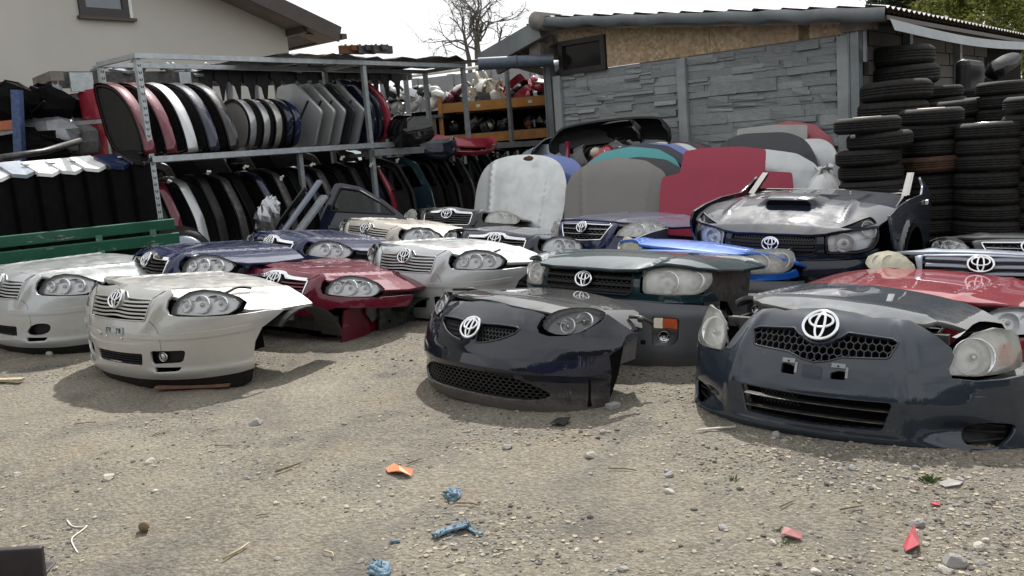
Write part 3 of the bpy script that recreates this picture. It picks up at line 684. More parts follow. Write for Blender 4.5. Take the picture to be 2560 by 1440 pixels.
def leaf_tree(u, v, dep, R3, N, mat, label, name, seed, size=.10, clumps=60, fl=1.0):
    c = at(u, v, dep); r = np.random.RandomState(seed); b0 = np.array([c[0], c[1], 0.0]); t = empty(name, tuple(b0), label=label, cat='tree')
    mb = MB(); mb.tube([b0, b0 + EZ * c[2] * .5 + r.randn(3) * .1, c + EZ * R3[2] * .5], [.22, .16, .05], 8)
    cc = r.randn(clumps, 3); cc /= np.linalg.norm(cc, axis=1)[:, None]; cc *= (r.rand(clumps, 1) ** .45) * np.array(R3)
    for q in cc[:40]: mb.tube([c + np.array([0, 0, -R3[2] * .6 + .3 * q[2]]), c + q * .6 + r.randn(3) * .08, c + q], [.05, .03, .012], 5, cap=False)
    relmb(mb, 'trunk', [M['bark']], b0, t)
    k = r.randint(clumps, size=N); P = c + cc[k] + r.randn(N, 3) * np.array([.42, .42, .36]) * fl * R3[0] / 3.0
    a = r.randn(N, 3); a /= np.linalg.norm(a, axis=1)[:, None]; b = np.cross(a, r.randn(N, 3)); b /= np.linalg.norm(b, axis=1)[:, None]
    s = size * (.6 + .8 * r.rand(N, 1)); V = np.stack([P - a * s, P + b * s * .35, P + a * s, P - b * s * .35], 1).reshape(-1, 3) - b0; F = np.arange(N * 4).reshape(-1, 4)
    me = bpy.data.meshes.new('crown'); me.from_pydata(V.tolist(), [], F.tolist()); link('crown', me, t, [mat])
leaf_tree(2240, -15, 30, (.95, .9, 1.5), 7000, M['needles'], 'dark pine standing left of the bright spring trees above the shed roof', 'pine_tree', 1, .09, 50)
leaf_tree(2420, -30, 28, (1.5, 1.2, 2.2), 16000, M['leafy'], 'bright yellow-green tree above the middle of the corrugated eave', 'spring_tree', 2, .075, 80)
leaf_tree(2560, 10, 26, (1.6, 1.3, 2.2), 16000, M['leafy'], 'bright yellow-green tree at the top right corner', 'spring_tree', 3, .075, 80)
leaf_tree(2330, -20, 34, (1.0, 1.0, 1.7), 6000, M['needles'], 'dark pine showing between the two bright spring trees', 'pine_tree', 5, .09, 40)

# trees and bushes along the lane behind the photographer (they show in the paint of the front ends)
r = np.random.RandomState(9); N_ = 16000; k = r.randint(60, size=N_); cx = np.linspace(-26, 26, 60) + r.randn(60); cz = 1.0 + 3.6 * r.rand(60)
P = np.stack([cx[k] + r.randn(N_) * .9, -15 + r.randn(N_) * .8, np.abs(cz[k] + r.randn(N_) * .8)], 1); a = r.randn(N_, 3); a /= np.linalg.norm(a, axis=1)[:, None]; b = np.cross(a, r.randn(N_, 3)); b /= np.linalg.norm(b, axis=1)[:, None]
V = np.stack([P - a * .34, P + b * .24, P + a * .34, P - b * .24], 1).reshape(-1, 3); me = bpy.data.meshes.new('treeline'); me.from_pydata(V.tolist(), [], np.arange(N_ * 4).reshape(-1, 4).tolist()); tag(link('treeline', me, None, [M['needles']]), kind='stuff')
# ------------------------------------------------------------------ car front ends
class Shell:
    """plan curve (right half, optional other left half) times a height profile; f(u, z) -> local point, u is arc length from the middle"""
    def __init__(s, ctrl, prof, side=None, u1=.5, u2=.9, bumps=None, left=None):
        s.T = []
        for c in (ctrl, left or ctrl):
            P = np.array(c, float); full = np.concatenate([(P * [-1, 1])[:0:-1], P]); q = rnd(full, 4, False)
            i = int(np.argmin(np.abs(q[:, 0]) + (q[:, 1] > P[0, 1] + .2) * 9)); q = q[i:]; q[0, 0] = 0
            l = np.concatenate([[0], np.cumsum(np.linalg.norm(np.diff(q, axis=0), axis=1))])
            U_ = np.linspace(0, l[-1], 240); X = np.interp(U_, l, q[:, 0]); Y = np.interp(U_, l, q[:, 1])
            ker = np.ones(9) / 9; tx = np.gradient(X); ty = np.gradient(Y)
            pad = lambda a: np.convolve(np.pad(a, 4, 'edge'), ker, 'valid')
            nx, ny = pad(ty), -pad(tx); nx[0] = 0; ln = np.hypot(nx, ny); s.T.append((U_, X, Y, nx / ln, ny / ln))
        def tab(p):
            z = np.linspace(-.1, 1.0, 551); v = np.interp(z, [q[0] for q in p], [q[1] for q in p]); k = np.ones(13) / 13
            for _ in range(2): v = np.convolve(np.pad(v, 6, 'edge'), k, 'valid')
            return z, v
        s.pc = tab(prof); s.ps = tab(side or prof); s.u1, s.u2, s.bumps = u1, u2, bumps
    def U(s, x, y):
        U_, X, Y, *_ = s.T[0]; return float(U_[np.argmin((X - x) ** 2 + (Y - y) ** 2)])
    def __call__(s, u, z):
        u = np.atleast_1d(np.asarray(u, float)); z = np.atleast_1d(np.asarray(z, float)); u, z = np.broadcast_arrays(u, z)
        a = np.abs(u); sg = np.where(u < 0, -1.0, 1.0); o = []
        for k in range(1, 5):
            r_ = np.interp(a, s.T[0][0], s.T[0][k]); l_ = np.interp(a, s.T[1][0], s.T[1][k]); o.append(np.where(u < 0, l_, r_))
        X, Y, nx, ny = o
        over_r = np.maximum(0, a - np.where(u < 0, s.T[1][0][-1], s.T[0][0][-1]))       # run on straight past the end
        X = X - ny * over_r * 0 + (-ny) * over_r; Y = Y + nx * over_r
        t = np.clip((a - s.u1) / (s.u2 - s.u1), 0, 1); t = t * t * (3 - 2 * t)
        d = np.interp(z, *s.pc) * (1 - t) + np.interp(z, *s.ps) * t
        if s.bumps is not None: d = d - s.bumps(a, z)
        return np.stack([sg * (X - nx * d), Y - ny * d, z + 0 * u], -1)
def mir(P): return [(-a, b) for a, b in P][::-1]
def sym(right): return list(right) + [(-a, b) for a, b in right[::-1] if abs(a) > 1e-6]
def flip(P): return [(-a, b) for a, b in P]
def shrink(P, k, c=None):
    P = np.asarray(P, float); c = P.mean(0) if c is None else np.asarray(c); return c + (P - c) * k
def gs(a, c, w): return np.exp(-((a - c) / w) ** 2)

def emblem(root, f, z0, w, h, off=.012, t=.0058, u0=0.0, mat=None):
    """badge of three ellipses on a dark backing"""
    ex = mat or M['chrome']; A = np.linspace(0, 2 * np.pi, 40, endpoint=False); mb = MB()
    for cx, cz, rx, rz, k in ((0, 0, w / 2, h / 2, 1.15), (0, h * .165, w * .345, h * .215, .95), (0, 0, w * .125, h * .455, .95)):
        pth = np.stack([u0 + cx + rx * np.cos(A), z0 + cz + rz * np.sin(A)], 1); q = f(pth[:, 0], pth[:, 1]) + normals(f, pth) * off
        mb.tube(q, t * k, 6, 0, closed=True)
    o = mb.build('emblem', ex, root)
    bk = np.stack([u0 + w * .50 * np.cos(A), z0 + h * .50 * np.sin(A)], 1)
    panel('emblem_backing', offs(f, off - .006), bk, M['dark'], o, lip=.02, step=.02)
    return o
def bowl(mb, p, axis, r, d, n=20):
    z = np.asarray(axis, float); z /= np.linalg.norm(z); x = np.cross([0, 0, 1.0], z); x /= np.linalg.norm(x); y = np.cross(z, x)
    Mx = np.eye(4); Mx[:3, 0], Mx[:3, 1], Mx[:3, 2], Mx[:3, 3] = x, y, z, p
    prof = [(r * q, d * (q * q - 1)) for q in (.06, .3, .55, .8, 1.0)] + [(r * 1.06, .004), (r * 1.07, -.012)]
    mb.lathe(prof, n, Mx); return Mx
def headlight(root, f, poly, bowls, lens, housing, depth=.07, left=False, bulb=True, ind=None):
    """housing with reflector bowls, bulbs and a lens that follows the body"""
    P = np.asarray(poly, float); P = np.array(flip(P)) if left else P; depth = depth * .55
    panel('lamp_bucket', offs(f, -depth - .05), shrink(P, 1.16), M['dark'], root, step=.08, lip=-.04)
    o = panel('headlight', offs(f, -depth), shrink(P, .93), housing, root, step=.035, lip=-depth * .97)
    for (u, z, r) in bowls:
        u = -u if left else u; q = np.array([[u, z]]); p = f(q[:, 0], q[:, 1])[0]; n = normals(f, q)[0]; ax = np.array([n[0] * .45, -1, .05 + n[2] * .35])
        mb = MB(); bowl(mb, p - n * .022, ax, r, min(depth * .9, r * .8)); mb.build('reflector', M['reflector'], o)
        if bulb:
            b = MB(); b.ball(p - n * .03, r * .24, 10, 6); b.build('bulb', M['satin'], o)
    if ind is not None:
        I = np.asarray(ind, float); I = np.array(flip(I)) if left else I
        panel('turn_lamp', offs(f, -.012), I, M['amber'], o, step=.04, lip=.01)
    panel('lens', offs(f, -.002), P, lens, o, step=.03, lip=.016)
    return o
def hexmesh(name, root, f, poly, cell, mat, off=-.02, depth=.02, wall=.16, sx=1.0, sy=1.0):
    P = np.asarray(poly, float); lo, hi = P.min(0), P.max(0); r = cell / math.sqrt(3); C_ = []
    dx, dz = cell * sx, r * 1.5 * sy; j = 0; z = lo[1] - dz
    while z < hi[1] + dz:
        x = lo[0] - dx + (j % 2) * dx / 2
        while x < hi[0] + dx: C_.append((x, z)); x += dx
        z += dz; j += 1
    C_ = np.array(C_); k = inside(C_, shrink(P, 1.06)); C_ = C_[k]
    A = np.pi / 6 + np.arange(6) * np.pi / 3; ox = np.cos(A) * r * sx * 1.005; oz = np.sin(A) * r * sy * 1.005
    V = []; F = []
    rings = [(1.0, off), (1 - wall, off), (1 - wall * 1.15, off - depth)]
    pts = np.concatenate([np.stack([C_[:, 0, None] + ox * q, C_[:, 1, None] + oz * q], -1).reshape(-1, 2) for q, _ in rings])
    n = normals(f, pts); base = f(pts[:, 0], pts[:, 1]); m = len(C_) * 6
    d = np.concatenate([np.full(m, dd) for _, dd in rings]); V = base + n * d[:, None]
    for c in range(len(C_)):
        for i in range(6):
            a, b = c * 6 + i, c * 6 + (i + 1) % 6
            F.append((a, b, m + b, m + a)); F.append((m + a, m + b, 2 * m + b, 2 * m + a))
    mb = MB(); mb.add(V, F); return mb.build(name, mat, root)
def seam(root, f, path, r_=.0022):
    mb = MB(); ribbon(mb, f, rnd(densify_open(path, .04), 1, False), r_, 0, 0); return mb.build('panel_gap', M['dark'], root)
def densify_open(P, st):
    P = np.asarray(P, float); o = [P[0]]
    for a, b in zip(P[:-1], P[1:]):
        n = max(1, int(np.linalg.norm(b - a) / st)); o += [a + (b - a) * (k + 1) / n for k in range(n)]
    return np.array(o)
RC = np.random.RandomState(77)
def slats(root, f, rows, mat, h=.017, d0=-.035, d1=.0, bulge=None, n=15):
    for (ul, ur, z) in rows:
        p = lin((ul, z), (ur, z), n)
        if bulge: p[:, 1] += bulge * gs(p[:, 0], 0, .10)
        mb = MB(); strip(mb, f, p, h, d0, d1); mb.build('slat', mat, root, bevel=.003)
def hood(root, f, outline, mat, pivot, tilt=(0, 0, 0), liner=True, lip=.022, step=.05):
    """bonnet skin with turned edge and a dark inner frame, hinged about its pivot"""
    pv = np.array(pivot); g = lambda a, b: f(a, b) - pv
    o = panel('hood', g, outline, mat, root, step=step, lip=lip); o.location = pivot; o.rotation_euler = tilt
    if liner: panel('hood_liner', offs(g, -.03), shrink(outline, .955), M['dark'], o, step=.09, lip=0)
    return o
def sheet(name, root, poly, x, mat, t=.012, holes=(), sgn=1):
    """flat pressed sheet standing at local x, outline in (y, z), with round holes shown as dark recesses"""
    mb = MB(); P = [(a, b) for a, b in poly]
    mb.prism(P, t, ((x, 0, 0), (0, 1, 0), (0, 0, 1)))
    for (y, z, r) in holes:
        for xx in (x - .002, x + t + .002):
            c = [(y + r * math.cos(a), z + r * math.sin(a)) for a in np.linspace(0, 2 * np.pi, 10, endpoint=False)]
            mb.prism(c, .001, ((xx, 0, 0), (0, 1, 0), (0, 0, 1)), 1)
    return mb.build(name, [mat, M['dark']], root)
def bay(root, w=.42, y0=.22, z1=.56, fend=.63, mat=None, rail=((.38, .50), (.60, .46), (.97, .41), (.94, .24), (.78, .29), (.62, .30), (.45, .22), (.38, .30)), liner=True, zb=.03):
    mb = MB(); mb.box((0, y0 + .05, (z1 + zb) / 2), (w * 2, .08, z1 - zb)); mb.build('radiator', M['dark'], root)
    mb = MB(); mb.beam((-w - .14, y0 + .02, z1 - .03), (w + .14, y0 + .02, z1 - .03), .06, .05); mb.build('crossmember', M['darksheet'], root)
    mb = MB(); mb.box((0, y0 + .45, .20), (w * 1.9, .35, .30)); mb.build('subframe', M['dark'], root)
    for k in range(4):
        sg = 1 if k < 3 else -1; a = np.array([sg * (w + .02 + .12 * RC.rand()), y0 + .02 + .1 * RC.rand(), z1 - .01]); P = [a]
        for j in range(4): P.append(P[-1] + np.array([sg * .05 * RC.randn(), .10, -.03 + .035 * RC.randn()]))
        mb = MB(); mb.tube(rnd(np.array(P), 2, False), .006 + .004 * RC.rand(), 6); mb.build('cable', M['plastic'], root)
    for sg in (-1, 1):
        mb = MB(); p = np.array([sg * (w + .16), y0 + .03, z1 - .02]); mb.beam(p, p + [sg * .05, .05, .03], .03, .006); mb.beam(p + [sg * .05, .05, .03], p + [sg * .09, .05, .03], .028, .006); mb.build('lamp_bracket', M['darksheet'], root)
    for sg in (-1, 1):
        x = sg * fend - (0.012 if sg < 0 else 0)
        sheet('inner_wing', root, rail, x, mat or M['primer'], .012, [(.55, .40, .012), (.75, .37, .010), (.86, .33, .016), (.66, .36, .008)])
        if liner:
            mb = MB(); A = np.linspace(.15, math.pi * .72, 12); q = []
            for a in A: q.append((.86 + .34 * math.cos(a), .04 + .33 * math.sin(a)))
            mb.prism(q + [(y_ * .94 + .05, z_ - .012) for y_, z_ in q[::-1]], .20 * 1, ((sg * (fend + .02) - (.20 if sg < 0 else 0), 0, 0), (0, 1, 0), (0, 0, 1)))
            mb.build('wheel_liner', M['plastic'], root)

def front(name, pose, label, group='car front ends on the yard', cat='car front end'):
    x, y, yaw, dz, pi, ro = pose
    o = empty(name, (x, y, float(GZ(x, y)) + dz), label=label, cat=cat, group=group)
    o.rotation_mode = 'YXZ'; o.rotation_euler = (rad(pi), rad(ro), rad(yaw)); return o

# --- saloon front end (the commonest one on the yard)
def av_bumps(a, z):
    ridge = .020 * gs(a, .345 + (z - .46) * .62, .045) * np.clip((z - .36) / .1, 0, 1) * np.clip((.66 - z) / .06, 0, 1)
    nose = .014 * gs(a, 0, .12) * np.clip((z - .52) / .05, 0, 1)
    shelf = .012 * gs(z, .105, .022) * np.clip((a - .25) / .1, 0, 1)
    return ridge + nose + shelf
AV = Shell([(0, -.045), (.2, -.036), (.36, .0), (.50, .055), (.66, .15), (.80, .30), (.865, .46), (.878, .64), (.875, .82)],
           [(-.1, .10), (0, .05), (.05, .02), (.10, 0), (.28, 0), (.36, .008), (.42, .022), (.46, .034), (.52, .05), (.575, .075), (.62, .115), (.66, .18), (.70, .26)],
           [(-.1, .06), (0, .035), (.06, .01), (.12, 0), (.40, 0), (.46, .008), (.5, .025), (.56, .055), (.62, .10), (.68, .16)], .45, .85, av_bumps)
AV_OUT = [(0, .060), (.6, .060), (.90, .065), (1.00, .075), (1.005, .16), (1.03, .25), (1.09, .33), (1.29, .405), (1.15, .432), (.95, .447), (.75, .462), (.55, .475), (.485, .488), (.468, .53), (.478, .575), (.500, .612), (.478, .632), (.40, .630), (.25, .637), (.09, .656), (0, .660)]
AV_GR = [(-.345, .580), (-.12, .590), (-.075, .622), (.075, .622), (.12, .590), (.345, .580), (.315, .462), (.29, .452), (-.29, .452), (-.315, .462)]
AV_LAMP = [(.505, .487), (.512, .53), (.555, .585), (.63, .618), (.73, .626), (.85, .608), (.965, .562), (1.005, .525), (.965, .488), (.90, .464), (.72, .470)]
def av_hood_f(x, y):
    x = np.asarray(x, float); y = np.asarray(y, float)
    z = .652 - .12 * x * x - .30 * np.maximum(0, np.abs(x) - .52) ** 2 - .03 * (y - .2) - 1.1 * np.maximum(0, .30 - y) ** 2 + .012 * gs(np.abs(x), .30 + (y - .2) * .12, .035) * np.clip((y - .15) / .2, 0, 1)
    return np.stack([x, y, z], -1)
AV_HOOD = [(0, .155), (.2, .17), (.40, .195), (.462, .212), (.485, .245), (.53, .262), (.60, .31), (.69, .40), (.755, .54), (.775, .78), (.745, 1.08), (.5, 1.13), (0, 1.16)]
def saloon(label, pose, body, trim='plain', tilt=(0, 0, 0), lens='lens', lower=True, plate=False, fog=True, detail=True, slatmat=None, broken=False, housing='housing'):
    r = front('car_front_end', pose, label)
    bm_ = M[body]
    holes = [AV_GR]
    intake = corner(sym([(0, .155), (.245, .155), (.262, .238), (0, .236)]), .015)
    fogR = corner([(.325, .165), (.555, .175), (.590, .258), (.325, .260)], .03) if fog else rnd([(.33, .16), (.56, .17), (.60, .262), (.42, .262)], 2); slit = corner([(.345, .118), (.52, .123), (.545, .148), (.345, .150)], .012)
    outl = AV_OUT
    if broken: outl = [(0, .30), (.45, .33), (.60, .385), (.9, .375), (1.24, .345), (1.32, .425), (1.15, .440)] + AV_OUT[10:]
    full = sym(outl)
    if not broken: holes += [intake, fogR, np.array(flip(fogR)), slit, np.array(flip(slit))]
    if plate: holes += [[(-.075, .362), (-.035, .362), (-.035, .398), (-.075, .398)], [(.035, .362), (.075, .362), (.075, .398), (.035, .398)]]
    body_o = panel('bumper', AV, full, bm_, r, holes, step=.032, lip=.018)
    # grille
    g = panel('grille', offs(AV, -.045), shrink(AV_GR, 1.05), M['dark'], r, step=.06, lip=0)
    sm = M[slatmat or body]
    zz = (.567, .543, .519, .495, .471) if trim == 'plain' else (.560, .534, .508, .482)
    for z in zz:
        ul = .335 - (.575 - z) * .27
        slats(g, AV, [(-ul, ul, z)], sm, .0125 if trim == 'plain' else .014, -.04, .002, bulge=.010)
    if trim == 'plain':
        for uu in (-.26, -.17, .17, .26):
            mb = MB(); strip(mb, AV, lin((uu * .9, .46), (uu, .575), 4) + [0, 0], .006, -.03, -.012); 
    e = AV_GR
    if trim == 'chrome':
        mb = MB(); ribbon(mb, AV, densify(e, .03), .0075, 0, .003, closed=True); 
        top = [(-.34, .588), (-.13, .598), (-.085, .628), (.085, .628), (.13, .598), (.34, .588)]
        strip(mb, AV, rnd(top, 2, False), .020, -.004, .010); mb.build('grille_surround', M['chrome'], r)
    else:
        mb = MB(); ribbon(mb, AV, densify(e, .03), .005, 0, .002, closed=True); mb.build('grille_surround', bm_, r)
    panel('badge_boss', offs(AV, .008), np.stack([.078 * np.cos(np.linspace(0, 6.28, 25)[:-1]), .577 + .055 * np.sin(np.linspace(0, 6.28, 25)[:-1])], 1), bm_ if trim == 'plain' else M['plastic'], r, lip=.05, step=.03)
    emblem(r, AV, .577, .135, .096, .014, .0064)
    hm = M[housing]
    for sg in (-1, 1): seam(r, AV, [(sg * .350, .588), (sg * .40, .612), (sg * .440, .630)]); seam(r, AV, [(sg * .352, .455), (sg * .40, .40), (sg * .42, .30), (sg * .41, .20)], .0012)
    for lf in (False, True):
        headlight(r, AV, AV_LAMP, [(.60, .545, .042), (.72, .542, .056), (.85, .535, .046)] if detail else [(.70, .545, .055), (.83, .54, .05)], M[lens], hm, .075, lf)
        mold = corner([(.16, .338), (.60, .331), (1.02, .338), (1.045, .357), (1.02, .374), (.60, .372), (.20, .368), (.155, .352)], .02)
        if not broken: panel('bumper_moulding', offs(AV, .009), np.array(flip(mold)) if lf else mold, bm_, r, step=.05, lip=.012)
    if not broken:
        panel('lower_grille', offs(AV, -.05), shrink(intake, 1.08), M['dark'], r, step=.08, lip=0)
        if lower: slats(r, AV, [(-.262, .262, z) for z in (.170, .186, .202, .218)], M['plastic'], .006, -.04, -.008, n=9)
        lipP = sym([(0, -.05), (.6, -.05), (.92, -.04), (.98, -.02), (1.0, .082), (.6, .068), (0, .068)])
        panel('bumper_lip', offs(AV, -.004), lipP, M['plastic'], r, step=.06, lip=.02)
        for lf in (False, True):
            q = np.array(flip(fogR)) if lf else fogR
            panel('fog_recess', offs(AV, -.05), shrink(q, 1.02), M['plastic'], r, step=.06, lip=-.048)
            if fog and not lf:
                p = AV(.39, .212)[0]; mb = MB(); bowl(mb, p + np.array([0, .03, 0]), (0.15, -1, 0), .030, .025, 16); mb.ball(p + np.array([0, .028, 0]), .027, 12, 8, sc=(1, .35, 1)); mb.build('fog_lamp', M['satin'], r)
    else:
        mb = MB(); mb.prism([(.10, .05), (.16, .36), (.62, .40), (.60, .12), (.45, .06)], .015, ((.60, 0, 0), (0, 1, 0), (0, 0, 1))); mb.build('inner_panel', M['burgundy'], r)
        mb = MB(); mb.beam((.56, .25, .30), (.56, .25, -.05), .05, .075); mb.beam((.50, .25, .0), (.62, .25, .0), .08, .02); mb.build('chassis_leg', M['galvdark'], r)
        mb = MB(); mb.beam((-.6, .12, .25), (.55, .12, .25), .08, .12); mb.build('bumper_beam', M['darksheet'], r)
        sheet('side_member', r, [(.5, .12), (.5, .36), (1.15, .36), (1.15, .16), (.9, .12)], .66, M['darksheet'], .014, [(.62, .2, .015), (.9, .22, .012)])
    if plate:
        mb = MB(); strip(mb, AV, lin((-.10, .400), (.10, .400), 7), .006, 0, .010); strip(mb, AV, lin((-.10, .358), (.10, .358), 7), .006, 0, .008); strip(mb, AV, lin((-.03, .38), (.03, .38), 4), .034, 0, .006)
        for uu in (-.092, .092): strip(mb, AV, lin((uu - .008, .379), (uu + .008, .379), 2), .038, 0, .009)
        mb.build('plate_bracket', M['satin'] if body != 'champagne' else M['galv'], r)
        for uu in (-.085, .085):
            mb = MB(); mb.ball(AV(uu, .335)[0] + np.array([0, -.004, 0]), .008, 6, 4); mb.build('screw', M['chrome'], r)
    hood(r, av_hood_f, sym(AV_HOOD), bm_, (0, .19, .64), tilt)
    bay(r, mat=M['primer'])
    return r

# --- compact hatchback fronts, off-roaders and so on
def hatch_bumps(a, z):
    return .022 * gs(a, .43 - (z - .3) * .10, .035) * np.clip((z - .10) / .15, 0, 1) * np.clip((.66 - z) / .05, 0, 1) + .012 * gs(z, .075, .02) + .02 * gs(a, 0, .13) * gs(z, .60, .07) - .05 * gs(a, .66, .12) * gs(z, .155, .045)
YA = Shell([(0, -.09), (.2, -.082), (.38, -.048), (.55, .0), (.72, .07), (.87, .19), (.97, .37), (1.02, .58)],
           [(-.1, .12), (0, .06), (.04, .03), (.09, 0), (.28, 0), (.36, .02), (.42, .04), (.47, .07), (.54, .12), (.58, .155), (.62, .20), (.66, .26)],
           [(-.1, .08), (0, .03), (.06, .01), (.12, 0), (.36, 0), (.44, .01), (.52, .03), (.60, .06)], .45, .85, hatch_bumps,
           left=[(0, -.09), (.2, -.08), (.38, -.035), (.55, .06), (.70, .20), (.79, .40), (.815, .60)])
YL = Shell([(0, -.09), (.2, -.08), (.38, -.035), (.55, .04), (.70, .14), (.83, .30), (.90, .48), (.93, .70)], [(-.1, .12), (0, .06), (.04, .03), (.09, 0), (.28, 0), (.36, .02), (.42, .04), (.47, .07), (.54, .12), (.58, .155), (.62, .20), (.66, .26)], [(-.1, .08), (0, .03), (.06, .01), (.12, 0), (.36, 0), (.44, .01), (.52, .03), (.60, .06)], .45, .85,
           left=[(0, -.09), (.2, -.08), (.38, -.035), (.55, .06), (.70, .20), (.79, .40), (.815, .60)])
def hatch_front(label, pose):
    r = front('car_front_end', pose, label); bm_ = M['graphite']; f = YA
    outR = [(0, -.005), (.5, -.02), (.85, -.02), (1.02, .0), (1.12, .08), (1.14, .22), (1.13, .33), (1.26, .52), (1.12, .455), (.98, .425), (.85, .405), (.72, .392), (.615, .398), (.600, .44), (.625, .495), (.615, .53), (.56, .572), (.50, .605), (.44, .630), (.34, .637), (.25, .632), (.16, .648), (0, .660)]
    outL = [(-a, b) for a, b in [(.5, .012), (.85, .015), (.95, .04), (.97, .14), (.965, .30), (1.0, .42), (1.06, .525), (1.03, .50), (.95, .45), (.85, .415), (.70, .395), (.58, .395), (.525, .43), (.505, .50), (.49, .555), (.475, .60), (.43, .628), (.34, .637), (.25, .632), (.16, .648)]][::-1]
    gr = [(-.36, .548), (-.14, .562), (-.10, .535), (0, .515), (.10, .535), (.14, .562), (.36, .548), (.385, .535), (.345, .468), (.33, .462), (.13, .452), (.06, .428), (0, .418), (-.06, .428), (-.13, .452), (-.33, .462), (-.345, .468), (-.385, .535)]
    low = corner(sym([(0, .122), (.33, .132), (.365, .255), (.355, .268), (0, .262)]), .02)
    fogR = rnd([(.66, .105), (.76, .085), (.86, .10), (.915, .17), (.90, .205), (.70, .205)], 2)
    s1 = corner([(-.155, .352), (-.085, .350), (-.085, .388), (-.12, .400), (-.155, .400)], .01); s2 = corner([(.085, .350), (.155, .352), (.155, .392), (.12, .392), (.085, .380)], .01)
    panel('bumper', f, outR + outL, bm_, r, [gr, low, fogR, flip(fogR), s1, s2], step=.026, lip=.02)
    g = panel('grille', offs(f, -.06), shrink(gr, 1.06), M['dark'], r, step=.06, lip=0)
    hexmesh('grille_mesh', g, f, gr, .036, M['darkmesh'], -.014, .026, .11)
    mb = MB(); ribbon(mb, f, densify(gr, .02), .005, 0, .001, closed=True); mb.build('grille_surround', bm_, r)
    panel('badge_boss', offs(f, .003), np.stack([.108 * np.cos(np.linspace(0, 6.28, 33)[:-1]), .575 + .074 * np.sin(np.linspace(0, 6.28, 33)[:-1])], 1), bm_, r, lip=.05, step=.02)
    emblem(r, f, .575, .168, .116, .020, .0085)
    panel('lower_grille', offs(f, -.09), shrink(low, 1.06), M['dark'], r, step=.08, lip=0)
    slats(r, f, [(-.36, .36, z) for z in (.165, .222)], M['darksheet'], .006, -.06, -.006, n=13)
    mb = MB()
    for k in range(9):
        a = -.30 + k * .022; strip(mb, f, lin((a, .185), (a + .05, .25), 3), .003, -.08, -.076); strip(mb, f, lin((a + .05, .185), (a, .25), 3), .003, -.08, -.076)
    mb.build('wire_mesh', M['darksheet'], r)
    for lf in (0, 1):
        q = np.array(flip(fogR)) if lf else fogR
        o = panel('fog_recess', offs(f, -.06), shrink(q, 1.02), M['plastic'], r, step=.06, lip=-.058)
        for z in (.125, .155, .18):
            mb = MB(); s_ = -1 if lf else 1; strip(mb, f, lin((s_ * .70, z), (s_ * .88, z), 7), .008, -.05, -.03); mb.build('slat', M['plastic'], o)
    for c in (-.12, .12):
        mb = MB(); strip(mb, f, lin((c - .032, .413), (c + .032, .413), 3), .020, 0, .008); strip(mb, f, lin((c + .034, .385), (c + .046, .385), 2), .05, 0, .006); mb.ball(f(c, .414)[0] + np.array([0, -.011, 0]), .005, 6, 4, 1); mb.build('plate_bracket', [M['galvdark'], M['dark']], r)
    panel('plate_pad', offs(f, .004), corner([(-.05, .345), (.045, .342), (.045, .402), (-.05, .405)], .012), M['slate'], r, lip=.01, step=.03)
    lamp = [(.56, .405), (.575, .47), (.63, .545), (.72, .595), (.84, .612), (.96, .60), (1.01, .575), (1.005, .49), (.985, .435), (.86, .412), (.70, .400)]
    lampR = [(a + .045, b) for a, b in lamp]
    headlight(r, offs(YL, -.01), lampR, [(.75, .49, .085)], M['hazy'], M['housing'], .09, False, ind=corner([(.92, .44), (1.01, .455), (1.025, .55), (.94, .545)], .02))
    h = headlight(r, YL, lamp, [(.70, .49, .075)], M['hazy'], M['housing'], .09, True)
    def hf(x, y):
        x = np.asarray(x, float); y = np.asarray(y, float)
        z = .688 - .16 * x * x - .9 * np.maximum(0, np.abs(x) - .42) ** 2 - .9 * np.maximum(0, .40 - y) ** 2 + .02 * (y - .2) - .010 * gs(np.abs(x), .44, .03) * np.clip((1.0 - y) / .3, 0, 1)
        return np.stack([x, y, z], -1)
    ho = sym([(0, .145), (.2, .16), (.36, .20), (.43, .26), (.47, .34), (.50, .35), (.56, .40), (.65, .50), (.70, .62), (.69, .85), (.64, 1.0), (.3, 1.06), (0, 1.08)])
    hood(r, hf, ho, bm_, (0, .2, .675), (rad(-.5), rad(3.0), rad(-5)))
    bay(r, w=.40, y0=.24, z1=.57, fend=.60)
    return r

